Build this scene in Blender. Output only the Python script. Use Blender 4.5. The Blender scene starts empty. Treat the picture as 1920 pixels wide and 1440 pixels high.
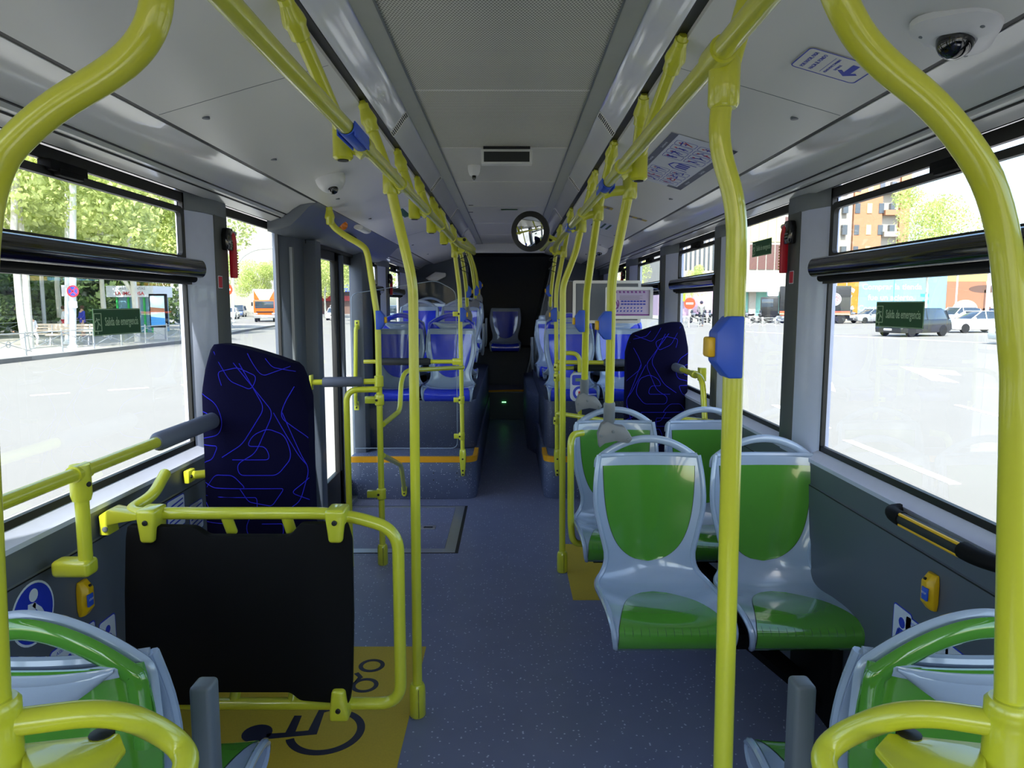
import bpy, math, random
from mathutils import Vector, Matrix, Euler
random.seed(7)
sc = bpy.context.scene
COL = sc.collection
# ------------------------------------------------------------------ camera
F = 1332.0
cam_d = bpy.data.cameras.new('camera'); cam_d.sensor_width = 36.0; cam_d.lens = F/1920*36.0
cam_d.clip_start = .02; cam_d.clip_end = 600
cam = bpy.data.objects.new('camera', cam_d); COL.objects.link(cam)
PITCH = math.atan(149/F); YAW = math.atan(5/F); H = 1.5
cam.location = (0, 0, H); cam.rotation_euler = (math.pi/2-PITCH, 0, -YAW)
sc.camera = cam
# ------------------------------------------------------------------ light
sc.view_settings.view_transform = 'Standard'; sc.view_settings.look = 'None'
sc.view_settings.gamma = 1; sc.view_settings.exposure = 0.25
try: sc.view_settings.use_curve_mapping = False
except Exception: pass
SUN_EL, SUN_AZ = math.radians(50), math.radians(188)
w = bpy.data.worlds.new('sky'); sc.world = w; w.use_nodes = True
wn = w.node_tree.nodes; wl = w.node_tree.links; wn.clear()
wo = wn.new('ShaderNodeOutputWorld'); wb = wn.new('ShaderNodeBackground'); ws = wn.new('ShaderNodeTexSky')
ws.sky_type = 'NISHITA'; ws.sun_disc = False; ws.sun_elevation = SUN_EL; ws.sun_rotation = SUN_AZ
ws.air_density = 1.0; ws.dust_density = 2.0; ws.ozone_density = 1.0
wb.inputs['Strength'].default_value = 0.6
wl.new(ws.outputs[0], wb.inputs['Color']); wl.new(wb.outputs[0], wo.inputs['Surface'])
sun_d = bpy.data.lights.new('sun', 'SUN'); sun_d.energy = 10.0; sun_d.angle = .009; sun_d.color = (1, .96, .9)
sun = bpy.data.objects.new('sun', sun_d); COL.objects.link(sun)
# sun stands behind the camera, a little to the left, high
sd = Vector((-.12, -1, 1.15)).normalized()
sun.rotation_euler = sd.to_track_quat('Z', 'Y').to_euler(); sun.location = (0, 0, 20)
sc.cycles.max_bounces = 10; sc.cycles.transparent_max_bounces = 24; sc.cycles.diffuse_bounces = 6; sc.cycles.glossy_bounces = 5
sc.cycles.sample_clamp_indirect = 6; sc.cycles.caustics_reflective = False; sc.cycles.caustics_refractive = False
sc.cycles.use_denoising = True

# ------------------------------------------------------------------ projection of photo pixels onto real planes
cp_, sp_, cy_, sy_ = math.cos(PITCH), math.sin(PITCH), math.cos(YAW), math.sin(YAW)
def ray(px, py):
    x = (px-960)/F; z = -(py-720)/F
    y2 = cp_+z*sp_; z2 = -sp_+z*cp_
    return x*cy_+y2*sy_, -x*sy_+y2*cy_, z2
def AY(px, py, Y): r = ray(px, py); t = Y/r[1]; return Vector((r[0]*t, Y, H+r[2]*t))
def AX(px, py, X): r = ray(px, py); t = X/r[0]; return Vector((X, r[1]*t, H+r[2]*t))
def AZ(px, py, Z): r = ray(px, py); t = (Z-H)/r[2]; return Vector((r[0]*t, r[1]*t, Z))
GZ = -.35

# ------------------------------------------------------------------ materials
def s2l(c): return tuple((v/12.92 if v <= .04045 else ((v+.055)/1.055)**2.4) for v in c)
MATS = {}
def mat(name, rgb, rough=.5, metal=0, coat=0, spec=.5, noise=.04, scale=30, bump=0, emit=0, raw=False, cr=.05):
    """rgb 0..255 as sRGB; a little procedural mottling in every surface"""
    m = bpy.data.materials.new(name); m.use_nodes = True; nt = m.node_tree; n = nt.nodes; l = nt.links
    b = n['Principled BSDF']; c = s2l([v/255 for v in rgb])
    b.inputs['Roughness'].default_value = rough; b.inputs['Metallic'].default_value = metal
    b.inputs['Coat Weight'].default_value = coat; b.inputs['Coat Roughness'].default_value = cr
    b.inputs['Specular IOR Level'].default_value = spec
    tc = n.new('ShaderNodeTexCoord'); nz = n.new('ShaderNodeTexNoise'); nz.inputs['Scale'].default_value = scale
    l.new(tc.outputs['Object'], nz.inputs['Vector'])
    mx = n.new('ShaderNodeMix'); mx.data_type = 'RGBA'
    mx.inputs['A'].default_value = (*[v*(1-noise) for v in c], 1); mx.inputs['B'].default_value = (*[min(1, v*(1+noise)) for v in c], 1)
    l.new(nz.outputs['Fac'], mx.inputs['Factor']); l.new(mx.outputs['Result'], b.inputs['Base Color'])
    if bump:
        bp = n.new('ShaderNodeBump'); bp.inputs['Strength'].default_value = bump; bp.inputs['Distance'].default_value = .002
        l.new(nz.outputs['Fac'], bp.inputs['Height']); l.new(bp.outputs['Normal'], b.inputs['Normal'])
    if emit:
        b.inputs['Emission Color'].default_value = (*c, 1); b.inputs['Emission Strength'].default_value = emit
    MATS[name] = m; return m
def glassmat(name, tint, refl=.06, rough=.0):
    m = bpy.data.materials.new(name); m.use_nodes = True; nt = m.node_tree; n = nt.nodes; l = nt.links; n.clear()
    o = n.new('ShaderNodeOutputMaterial'); t = n.new('ShaderNodeBsdfTransparent'); g = n.new('ShaderNodeBsdfGlossy')
    t.inputs['Color'].default_value = (*tint, 1); g.inputs['Roughness'].default_value = rough
    fr = n.new('ShaderNodeFresnel'); fr.inputs['IOR'].default_value = 1.45
    mu = n.new('ShaderNodeMath'); mu.operation = 'MULTIPLY'; mu.inputs[1].default_value = refl/.04
    mi = n.new('ShaderNodeMath'); mi.operation = 'MINIMUM'; mi.inputs[1].default_value = .6
    mx = n.new('ShaderNodeMixShader')
    l.new(fr.outputs[0], mu.inputs[0]); l.new(mu.outputs[0], mi.inputs[0]); l.new(mi.outputs[0], mx.inputs['Fac'])
    l.new(t.outputs[0], mx.inputs[1]); l.new(g.outputs[0], mx.inputs[2]); l.new(mx.outputs[0], o.inputs['Surface'])
    MATS[name] = m; return m
def speckle(name, rgb, dot, rough=.45, dens=.12, scale=90, dark=None):
    m = mat(name, rgb, rough=rough, noise=.12, scale=6); nt = m.node_tree; n = nt.nodes; l = nt.links; b = n['Principled BSDF']
    tc = n.new('ShaderNodeTexCoord'); v = n.new('ShaderNodeTexVoronoi'); v.inputs['Scale'].default_value = scale
    l.new(tc.outputs['Object'], v.inputs['Vector'])
    lt = n.new('ShaderNodeMath'); lt.operation = 'LESS_THAN'; lt.inputs[1].default_value = dens
    l.new(v.outputs['Distance'], lt.inputs[0])
    sp = n.new('ShaderNodeSeparateColor'); l.new(v.outputs['Color'], sp.inputs[0])
    g2 = n.new('ShaderNodeMath'); g2.operation = 'GREATER_THAN'; g2.inputs[1].default_value = .55; l.new(sp.outputs[0], g2.inputs[0])
    mm = n.new('ShaderNodeMath'); mm.operation = 'MULTIPLY'; l.new(lt.outputs[0], mm.inputs[0]); l.new(g2.outputs[0], mm.inputs[1])
    mx = n.new('ShaderNodeMix'); mx.data_type = 'RGBA'; src = b.inputs['Base Color'].links[0].from_socket
    l.new(src, mx.inputs['A']); mx.inputs['B'].default_value = (*s2l([c/255 for c in dot]), 1)
    l.new(mm.outputs[0], mx.inputs['Factor']); l.new(mx.outputs['Result'], b.inputs['Base Color'])
    return m
def perforated(name, rgb, hole, scale):
    m = mat(name, rgb, rough=.55, noise=.03); nt = m.node_tree; n = nt.nodes; l = nt.links; b = n['Principled BSDF']
    tc = n.new('ShaderNodeTexCoord'); mp = n.new('ShaderNodeMapping'); mp.inputs['Scale'].default_value = (scale, scale, scale)
    l.new(tc.outputs['Object'], mp.inputs['Vector'])
    sx = n.new('ShaderNodeSeparateXYZ'); l.new(mp.outputs[0], sx.inputs[0])
    def M(op, a, b_=None, c_=None):
        q = n.new('ShaderNodeMath'); q.operation = op
        for i, v in enumerate((a, b_, c_)):
            if v is None: continue
            if isinstance(v, (int, float)): q.inputs[i].default_value = v
            else: l.new(v, q.inputs[i])
        return q.outputs[0]
    row = M('FLOOR', sx.outputs[1]); off = M('MULTIPLY', M('MODULO', row, 2.0), .5)
    fx = M('SUBTRACT', M('FRACT', M('ADD', sx.outputs[0], off)), .5); fy = M('SUBTRACT', M('FRACT', sx.outputs[1]), .5)
    d = M('SQRT', M('ADD', M('MULTIPLY', fx, fx), M('MULTIPLY', fy, fy))); k = M('LESS_THAN', d, .27)
    mx = n.new('ShaderNodeMix'); mx.data_type = 'RGBA'; l.new(b.inputs['Base Color'].links[0].from_socket, mx.inputs['A'])
    mx.inputs['B'].default_value = (*s2l([c/255 for c in hole]), 1); l.new(k, mx.inputs['Factor']); l.new(mx.outputs['Result'], b.inputs['Base Color'])
    return m
YEL = mat('yellow_green_enamel', (208, 210, 56), rough=.28, coat=.6, noise=.03)
GREY = mat('grey_plastic', (162, 178, 202), rough=.18, coat=.9, noise=.03)
GREYD = mat('grey_moulding', (112, 118, 124), rough=.4)
GRN = mat('green_plastic', (80, 146, 48), rough=.12, coat=1, noise=.04, cr=.03)
BLU = mat('blue_plastic', (40, 62, 222), rough=.15, coat=1, cr=.03)
BTN = mat('blue_button_housing', (50, 92, 205), rough=.4)
GROOVE = mat('dark_groove', (20, 45, 30), rough=.6)
CEIL = mat('ceiling_laminate', (228, 227, 222), rough=.32, noise=.02, scale=3)
COVE = mat('coving_laminate', (224, 224, 222), rough=.22, coat=.3, noise=.02, scale=3)
TRIMG = mat('ceiling_trim_grey', (178, 180, 174), rough=.45)
LAMPC = mat('lamp_cover_plastic', (238, 240, 252), rough=.12, coat=.6, noise=.05, scale=4)
PERF = perforated('perforated_ceiling_panel', (214, 213, 202), (80, 76, 68), 110)
PANEL = mat('plain_ceiling_panel', (205, 204, 198), rough=.4)
BLACK = mat('black_rubber', (14, 14, 16), rough=.5)
BLACKG = mat('black_gloss', (10, 10, 12), rough=.12, coat=.5)
BLACKM = mat('matt_black_padding', (9, 9, 11), rough=.75, spec=.2)
WALL = mat('wall_laminate', (90, 96, 108), rough=.42, noise=.03, scale=5)
SILL = mat('sill_skylit_aluminium', (196, 200, 222), rough=.35, metal=.0)  # silver sill, its colour lightened to include the sky light on the ledge
PILL = mat('pillar_lit_paint', (204, 211, 238), rough=.35, coat=.3)  # pillar paint, made paler to carry window light on the near faces
DARKW = mat('dark_rear_wall', (84, 90, 100), rough=.6)
FLOOR = speckle('speckled_vinyl_floor', (116, 122, 152), (200, 205, 225), rough=.36, dens=.2, scale=60)
PODIUMD = speckle('dark_speckled_vinyl', (62, 68, 94), (150, 156, 180), dens=.18, scale=75)
POST = mat('dark_post_paint', (84, 92, 108), rough=.4)
PILD = mat('pillar_shaded_grey', (84, 88, 88), rough=.5)  # grey plastic far face; the weaker light it gets is in the colour
PODIUM = speckle('speckled_podium_vinyl', (88, 98, 128), (205, 210, 230), dens=.2, scale=75)
AMBER = mat('yellow_floor_mat', (196, 170, 48), rough=.6, noise=.12, scale=150)
NOSE = mat('yellow_step_nosing', (228, 160, 20), rough=.4)
NAVY = mat('navy_marking', (22, 24, 50), rough=.5)
FABRIC = mat('navy_seat_fabric', (10, 9, 42), rough=.95, spec=.1, noise=.25, scale=300, bump=.3)
STITCH = mat('blue_fabric_line', (48, 48, 210), rough=.8, spec=.1)
FOAM = mat('grey_foam_sleeve', (92, 98, 116), rough=.6)
FOAMD = mat('dark_foam_sleeve', (34, 38, 42), rough=.6)
RED = mat('red_plastic', (205, 22, 45), rough=.35)
WHITE = mat('white_plastic', (235, 235, 235), rough=.35)
LENS = mat('camera_lens', (5, 5, 7), rough=.03, coat=1)
CHROME = mat('mirror_glass', (240, 240, 240), rough=.01, metal=1, noise=0)
ALU = mat('brushed_aluminium', (190, 194, 200), rough=.35, metal=.8)
STK = mat('white_sticker', (225, 228, 240), rough=.4)
STKB = mat('sticker_blue', (40, 60, 190), rough=.4)
STKG = mat('exit_sign_green', (24, 84, 44), rough=.5)
STKGL = mat('exit_sign_letter', (185, 212, 180), rough=.5)
STKGREY = mat('sticker_grey', (105, 108, 125), rough=.5)
STKRED = mat('sticker_red', (205, 40, 60), rough=.5)
STKLIL = mat('sticker_lilac', (205, 190, 225), rough=.5)
PURP = mat('sticker_purple', (140, 70, 160), rough=.5)
ORANGE = mat('orange_lens', (240, 130, 20), rough=.15, coat=.6)
STOPY = mat('stop_button_yellow', (235, 185, 20), rough=.35)
GLASS = glassmat('window_glass', (.90, .93, .92), .008)
CLEAR = glassmat('clear_screen', (.93, .95, .95), .006)
LED = mat('green_led', (120, 255, 140), emit=6)

# ------------------------------------------------------------------ mesh builder
class MB:
    def __init__(s): s.v = []; s.f = []
    def add(s, vs, fs):
        o = len(s.v); s.v += [Vector(v) for v in vs]; s.f += [[i+o for i in f] for f in fs]; return s
    def box(s, a, b, m=None):
        (x0, y0, z0), (x1, y1, z1) = a, b
        vs = [(x0,y0,z0),(x1,y0,z0),(x1,y1,z0),(x0,y1,z0),(x0,y0,z1),(x1,y0,z1),(x1,y1,z1),(x0,y1,z1)]
        if m: vs = [m @ Vector(v) for v in vs]
        return s.add(vs, [(3,2,1,0),(4,5,6,7),(0,1,5,4),(1,2,6,5),(2,3,7,6),(3,0,4,7)])
    def cbox(s, c, d, m=None):
        return s.box([c[i]-d[i]/2 for i in range(3)], [c[i]+d[i]/2 for i in range(3)], m)
    def prism(s, poly, h0, h1, fr):
        """poly 2D, extruded; fr(u, v, h) -> 3D"""
        n = len(poly); vs = [fr(u, v, h0) for u, v in poly]+[fr(u, v, h1) for u, v in poly]
        fs = [list(range(n))[::-1], list(range(n, 2*n))]+[(i, (i+1) % n, (i+1) % n+n, i+n) for i in range(n)]
        return s.add(vs, fs)
    def tube(s, pts, r, seg=14, fil=0, nf=6, caps=True, ry=None, up=None, rf=None):
        pts = fillet(pts, fil, nf) if fil else [Vector(p) for p in pts]
        n = len(pts); T = []
        for i in range(n):
            a = pts[max(0, i-1)]; b = pts[min(n-1, i+1)]; T.append((b-a).normalized())
        u = Vector(up) if up else (Vector((0, 0, 1)) if abs(T[0].z) < .9 else Vector((1, 0, 0)))
        u = (u-T[0]*u.dot(T[0])).normalized(); rings = []
        for i in range(n):
            if i: u = (u-T[i]*u.dot(T[i])).normalized()
            w_ = T[i].cross(u); rr = (rf(i/(n-1)) if rf else 1)
            rings.append([pts[i]+(u*math.cos(a)*(ry or r)+w_*math.sin(a)*r)*rr for a in [2*math.pi*k/seg for k in range(seg)]])
        vs = [p for R in rings for p in R]; fs = []
        for i in range(n-1):
            for k in range(seg):
                a = i*seg+k; b = i*seg+(k+1) % seg; fs.append((a, b, b+seg, a+seg))
        if caps: fs.append(list(range(seg))[::-1]); fs.append([(n-1)*seg+k for k in range(seg)])
        return s.add(vs, fs)
    def lathe(s, prof, c=(0,0,0), seg=24, m=None):
        vs = []; fs = []
        for r, z in prof:
            for k in range(seg):
                a = 2*math.pi*k/seg; p = Vector((r*math.cos(a), r*math.sin(a), z))
                vs.append((m @ p if m else p)+Vector(c))
        n = len(prof)
        for i in range(n-1):
            for k in range(seg):
                a = i*seg+k; b = i*seg+(k+1) % seg; fs.append((a, b, b+seg, a+seg))
        fs.append(list(range(seg))[::-1]); fs.append([(n-1)*seg+k for k in range(seg)])
        return s.add(vs, fs)
    def build(s, name, m, parent=None, smooth=False, bev=0, bseg=2, sub=0, kind=None):
        me = bpy.data.meshes.new(name); me.from_pydata([tuple(v) for v in s.v], [], s.f); me.materials.append(m)
        o = bpy.data.objects.new(name, me); COL.objects.link(o)
        import bmesh
        bm = bmesh.new(); bm.from_mesh(me); bmesh.ops.recalc_face_normals(bm, faces=bm.faces)
        if bev:
            ed = [e for e in bm.edges if len(e.link_faces) == 2 and e.calc_face_angle(0) > .6]
            bmesh.ops.bevel(bm, geom=ed, offset=bev, segments=bseg, profile=.5, affect='EDGES', clamp_overlap=True)
        bm.to_mesh(me); bm.free()
        if smooth or bev:
            me.shade_smooth()
            try: me.set_sharp_from_angle(angle=math.radians(40))
            except Exception: pass
        if sub:
            md = o.modifiers.new('sub', 'SUBSURF'); md.levels = sub; md.render_levels = sub
        if parent: adopt(o, parent)
        if kind: o['kind'] = kind
        return o
def fillet(pts, d, nf=6):
    pts = [Vector(p) for p in pts]; out = [pts[0]]
    for i in range(1, len(pts)-1):
        a, b, c = pts[i-1], pts[i], pts[i+1]
        dd = d[i-1] if isinstance(d, (list, tuple)) else d
        da = min(dd, (a-b).length*.48); dc = min(dd, (c-b).length*.48)
        p0 = b+(a-b).normalized()*da; p2 = b+(c-b).normalized()*dc
        for k in range(nf+1):
            t = k/nf; out.append(p0*(1-t)**2+b*2*t*(1-t)+p2*t*t)
    out.append(pts[-1]); return out
def adopt(o, parent):
    o.parent = parent
    if parent.type == 'EMPTY': o.matrix_parent_inverse = Matrix.Translation(-Vector(parent.location))
def thing(name, label, cat, loc=(0,0,0), group=None):
    o = bpy.data.objects.new(name, None); COL.objects.link(o); o.location = loc; o.empty_display_size = .05
    o['label'] = label; o['category'] = cat
    if group: o['group'] = group
    return o
def tag(o, label, cat, group=None):
    o['label'] = label; o['category'] = cat
    if group: o['group'] = group
    return o
def dup(root, loc=None, rotz=None, label=None, group=None, scale=None):
    def cp(o, par):
        c = o.copy(); COL.objects.link(c)
        if par: c.parent = par
        for ch in list(o.children): cp(ch, c)
        return c
    r = cp(root, None)
    if loc is not None: r.location = loc
    if rotz is not None: r.rotation_euler = (0, 0, rotz)
    if scale: r.scale = scale
    if label: r['label'] = label
    if group: r['group'] = group
    return r
_font = bpy.data.fonts.load('<builtin>') if False else None
def text(string, size, m, name, parent, M, ext=.0006, align='CENTER', bold=0, sx=1, kind=None):
    cu = bpy.data.curves.new(name, 'FONT'); cu.body = string; cu.size = size; cu.extrude = ext; cu.align_x = align; cu.align_y = 'CENTER'
    cu.offset = bold; cu.resolution_u = 2
    t = bpy.data.objects.new(name+'_tmp', cu); COL.objects.link(t)
    me = bpy.data.meshes.new_from_object(t); bpy.data.objects.remove(t); bpy.data.curves.remove(cu)
    me.transform(M @ Matrix.Diagonal((sx, 1, 1, 1))); me.materials.clear(); me.materials.append(m); me.name = name
    o = bpy.data.objects.new(name, me); COL.objects.link(o)
    if parent: adopt(o, parent)
    if kind: o['kind'] = kind
    return o
def frame(o, x, y):
    """matrix with origin o, x axis x, y axis y, z = x cross y"""
    x = Vector(x).normalized(); z = x.cross(Vector(y)).normalized(); y = z.cross(x)
    m = Matrix((x, y, z)).transposed().to_4x4(); m.translation = Vector(o); return m
def flat(polys, M, h=.0008):
    mb = MB()
    for p in polys: mb.prism(p, 0, h, lambda u, v, q: M @ Vector((u, v, q)))
    return mb
def rrect(w, h, r, n=4, c=(0, 0)):
    out = []
    for sx, sy, a0 in ((1,1,0),(-1,1,90),(-1,-1,180),(1,-1,270)):
        for k in range(n+1):
            a = math.radians(a0+90*k/n); out.append((c[0]+sx*(w/2-r)+r*math.cos(a), c[1]+sy*(h/2-r)+r*math.sin(a)))
    return out
def circ(r, c=(0,0), n=20, ry=None): return [(c[0]+r*math.cos(2*math.pi*k/n), c[1]+(ry or r)*math.sin(2*math.pi*k/n)) for k in range(n)]
def ring2(mb, r0, r1, c, M, h=.0008, a0=0, a1=360, n=28, ry=1):
    vs = []; fs = []
    for k in range(n+1):
        a = math.radians(a0+(a1-a0)*k/n)
        for r in (r0, r1):
            for q in (0, h): vs.append(M @ Vector((c[0]+r*math.cos(a), c[1]+r*ry*math.sin(a), q)))
    for k in range(n):
        i = k*4; fs += [(i+1, i+3, i+7, i+5), (i, i+4, i+6, i+2), (i, i+1, i+5, i+4), (i+2, i+6, i+7, i+3)]
    mb.add(vs, fs)
def strip(mb, pts, w_, M, h=.0008):
    """a flat line of width w_ along 2D pts"""
    P = [Vector((p[0], p[1])) for p in pts]; L = []
    for i in range(len(P)):
        d = (P[min(i+1, len(P)-1)]-P[max(i-1, 0)]).normalized(); nn = Vector((-d.y, d.x))*w_/2; L.append((P[i]+nn, P[i]-nn))
    vs = []; fs = []
    for a, b in L:
        for p in (a, b):
            for q in (0, h): vs.append(M @ Vector((p.x, p.y, q)))
    for k in range(len(P)-1):
        i = k*4; fs += [(i+1, i+3, i+7, i+5), (i, i+4, i+6, i+2), (i, i+1, i+5, i+4), (i+2, i+6, i+7, i+3)]
    mb.add(vs, fs)
def RX(p, r): # extruder along y: (u->x, v->z)
    return None
XZ = lambda u, v, h: (u, h, v)
YZ = lambda u, v, h: (h, u, v)
XY = lambda u, v, h: (u, v, h)
# ================================================================== BUS SHELL
CX = -.025; XR, XL = 1.17, -1.23; Y0, Y1 = -2.2, 10.7
def st(o): o['kind'] = 'structure'; return o
YE = 9.25                                       # passenger ceiling ends here
# --- floor
mb = MB(); mb.box((XL-.06, Y0, -.12), (XR+.06, 9.35, 0)); st(mb.build('floor', FLOOR))
# --- ceiling: service flaps, light covers, centre
mb = MB()
for s in (-1, 1):
    pr = [(.465, 2.152), (.70, 2.088), (.945, 2.018), (.945, 2.034), (.70, 2.104), (.465, 2.168)]
    mb.prism([(CX+s*a, b) for a, b in pr], -1.9, YE, XZ)
fl = st(mb.build('ceiling', CEIL))
mb = MB(); mj_ = MB()
for s in (-1, 1):                               # cross joints and black long gaps
    for y in (-.2, 2.03, 5.9):
        mj_.prism([(CX+s*a, b) for a, b in ((.47, 2.1502), (.70, 2.0872), (.94, 2.0188), (.94, 2.03), (.47, 2.16))], y, y+.002, XZ)
    mb.prism([(CX+s*a, b) for a, b in ((.44, 2.165), (.468, 2.165), (.468, 2.20), (.44, 2.20))], -1.9, YE, XZ)
    mb.prism([(CX+s*a, b) for a, b in ((.94, 2.022), (.970, 2.020), (.970, 2.05), (.94, 2.05))], -1.9, YE, XZ)
mb.build('joint', BLACK, fl); mj_.build('cross_joint', GREYD, fl)
mb = MB()
for s in (-1, 1):                               # flap key locks
    for y in (2.15, 2.75, 3.75, 4.6, 5.7, 6.6, 7.8):
        c = Vector((CX+s*.86, y, 2.0425)); mb.lathe([(.011, -.004), (.011, .004)], c, 12)
mb.build('flap_lock', GREYD, fl)
n_ = 0
for s in (-1, 1):                               # side coving between flap and window
    pr = [(.966, 2.018), (1.0, 2.016), (1.045, 2.008), (1.085, 1.985), (1.105, 1.968), (1.13, 1.955), (1.133, 1.948), (1.18, 1.932), (1.2, 1.925), (1.2, 1.94), (1.133, 2.0), (.966, 2.04)]
    spans = [(-2.0, 3.72), (6.55, YE)] if s < 0 else [(-2.0, YE)]
    for a, b in spans:
        n_ += 1; mb = MB(); mb.prism([(CX+s*u, v) for u, v in pr], a, b, XZ); o = mb.build('trim_%d' % n_, COVE, smooth=True); st(o)
        mb = MB()
        for u, v in ((1.118, 1.960), (1.146, 1.9425)):
            mb.prism([(CX+s*(u-.002), v-.0015), (CX+s*(u+.002), v-.0035), (CX+s*u, v+.004)], a+.001, b-.001, XZ)
        mb.build('joint', BLACK, o)
# curved light covers with vent grilles
for s in (-1, 1):
    n_ += 1
    pr = []
    for k in range(9):
        t = k/8; pr.append((.442-.07*t, 2.168+.085*math.sin(t*math.pi/2)**1.0*(.55+.45*t)))
    pr += [(a, b+.012) for a, b in pr[::-1]]
    mb = MB(); mb.prism([(CX+s*a, b) for a, b in pr], -1.9, YE, XZ); o = st(mb.build('trim_%d' % n_, LAMPC, smooth=True))
    for yv in (1.55, 2.95, 4.35, 5.75, 7.15):
        mb = MB(); sl = MB()
        pv = [(a, b-.0025) for a, b in pr[:9]]+[(a, b) for a, b in pr[:9][::-1]]
        mb.prism([(CX+s*a, b) for a, b in pv], yv-.08, yv, XZ); g = mb.build('vent_grille', CEIL, o)
        for r in range(2):
            for k in range(12):
                i = (k+1.2)/14*8; i0 = int(i); f = i-i0; a = pr[i0][0]*(1-f)+pr[min(8, i0+1)][0]*f; b = pr[i0][1]*(1-f)+pr[min(8, i0+1)][1]*f
                sl.cbox((CX+s*a, yv-.058+r*.03, b-.003), (.0035, .022, .003))
        sl.build('slot', BLACK, g)
# centre ceiling: side rails and cross panels
n_ += 1
mb = MB()
for s in (-1, 1): mb.prism([(CX+s*a, b) for a, b in ((.313, 2.256), (.313, 2.249), (.372, 2.245), (.376, 2.253), (.376, 2.27), (.313, 2.27))], -1.9, YE, XZ)
o = st(mb.build('trim_%d' % n_, TRIMG)); mb = MB()
for s in (-1, 1): mb.prism([(CX+s*a, b) for a, b in ((.309, 2.2475), (.3135, 2.2475), (.3135, 2.256), (.309, 2.256))], -1.9, YE, XZ)
mb.build('joint', GREYD, o)
ys = [-.9, .65, 1.63, 2.62, 3.55, 4.5, 5.6, 6.75, 7.85, 9.0]
mb = MB(); mp = MB(); ml = MB()
for a, b in zip(ys, ys[1:]):
    (mb if b < 3.6 else mp).box((CX-.309, a+.004, 2.254), (CX+.309, b-.004, 2.262))
    ml.box((CX-.309, b-.011, 2.2515), (CX+.309, b-.004, 2.2545))
ml.box((CX-.309, -1.9, 2.258), (CX+.309, -.9, 2.262))
mb.build('perforated_panel', PERF, fl); mp.build('plain_panel', PANEL, fl); ml.build('panel_lip', CEIL, fl)
# roof above everything so no daylight leaks
n_ += 1
mb = MB(); mb.box((XL-.08, Y0-.1, 2.30), (XR+.08, Y1+.1, 2.36))
for s in (-1, 1): mb.box((CX+s*1.235-.02, Y0, 1.94), (CX+s*1.235+.02, Y1, 2.30))
mb.box((-1.25, YE, 2.2), (1.2, Y1, 2.3)); mb.box((-1.25, Y0-.1, 2.02), (1.2, -1.88, 2.3))
st(mb.build('trim_%d' % n_, DARKW))
# end fascia of the ceiling
n_ += 1
mb = MB(); mb.prism([(-.46, 2.19), (-.43, 2.14), (.44, 2.14), (.49, 2.19), (.46, 2.26), (-.43, 2.26)], 9.0, 9.04, XZ)
fa = st(mb.build('trim_%d' % n_, COVE, bev=.008))
text('Mercedes-Benz', .062, CEIL, 'raised_lettering', fa, frame((.03, 8.998, 2.175), (1, 0, 0), (0, 0, 1)), ext=.003, sx=1.15)
# --- lower side walls
SB = .935
for s, nm in ((1, 'wall_right'), (-1, 'wall_left')):
    xi = XR if s > 0 else XL
    segs = [(Y0, 9.3)] if s > 0 else [(Y0, 4.2), (6.02, 9.3)]
    mb = MB(); ms = MB(); mj = MB(); mg = MB()
    for a, b in segs:
        mb.prism([(xi, 0), (xi, .80), (xi+s*.006, .805), (xi+s*.006, .90), (xi+s*.07, .90), (xi+s*.07, 0)], a, b, XZ)
        ms.prism([(xi+s*.001, .888), (xi+s*.001, .902), (xi+s*.012, .91), (xi+s*.032, SB), (xi+s*.07, SB), (xi+s*.07, .888)], a, b, XZ)
        mj.prism([(xi-s*.0006, .7985), (xi-s*.0006, .8015), (xi+s*.003, .8015), (xi+s*.003, .7985)], a+.01, b-.01, XZ)
    o = st(mb.build(nm, WALL)); ms.build('sill_ledge', SILL, o, smooth=True); mj.build('joint', BLACK, o)
    if s > 0:
        mb = MB(); mb.box((xi-.0006, 3.35, .0), (xi+.001, 3.353, .8)); mb.build('joint', BLACK, o)
# outside skin between the body and glass, top header
n_ += 1; mb = MB()
for s in (-1, 1): mb.box((CX+s*1.255-.02, Y0, 1.935), (CX+s*1.255+.02, Y1, 2.34))
mb.box((1.215, Y0, -.3), (1.245, Y1, .93)); mb.box((-1.29, Y0, -.3), (-1.26, 4.3, .93)); mb.box((-1.29, 6.02, -.3), (-1.26, Y1, .93))
st(mb.build('trim_%d' % n_, BLACKG))
# --- pillars
def pillar(s, y0, y1, m=PILL, z0=.888, cap=True, groove=False):
    global n_
    n_ += 1; xi = XR if s > 0 else XL; d = y1-y0; b = d*.42
    P = [(xi-s*.010, y0+d*.62), (xi-s*.010, y1-.012), (xi-s*.002, y1), (xi+s*.07, y1), (xi+s*.07, y0), (xi+s*.038, y0), (xi+s*.026, y0+.02), (xi-s*.004, y0+d*.36)]
    mb = MB(); mb.prism(P, z0, 1.93, lambda u, v, h: (u, v, h)); o = st(mb.build('trim_%d' % n_, m, bev=.004))
    if cap:
        mc = MB(); mc.prism([(xi-s*.0125, y0+d*.56), (xi-s*.0125, y1+.001), (xi+s*.06, y1+.001), (xi+s*.06, y0+d*.56)], z0+.03, 1.92, lambda u, v, h: (u, v, h)); mc.build('side_face', PILD, o, bev=.004)
        P2 = [(u-s*.004, v) for u, v in P]; mc = MB(); mc.prism(P2, 1.865, 1.95, lambda u, v, h: (u, v, h)); mc.build('pillar_cap', GREYD, o, bev=.006)
    if groove:
        mc = MB(); mc.box((xi-s*.012, y0+.09, .95), (xi+s*.02, y0+.12, 1.82)); mc.build('groove', GREYD, o)
    return o
for y0, y1 in ((-2.0, -1.7), (-.62, -.32), (.92, 1.2), (2.71, 3.005), (3.8, 4.07), (5.1, 5.53), (6.7, 7.14), (8.25, 9.3)): pillar(1, y0, y1)
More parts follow.
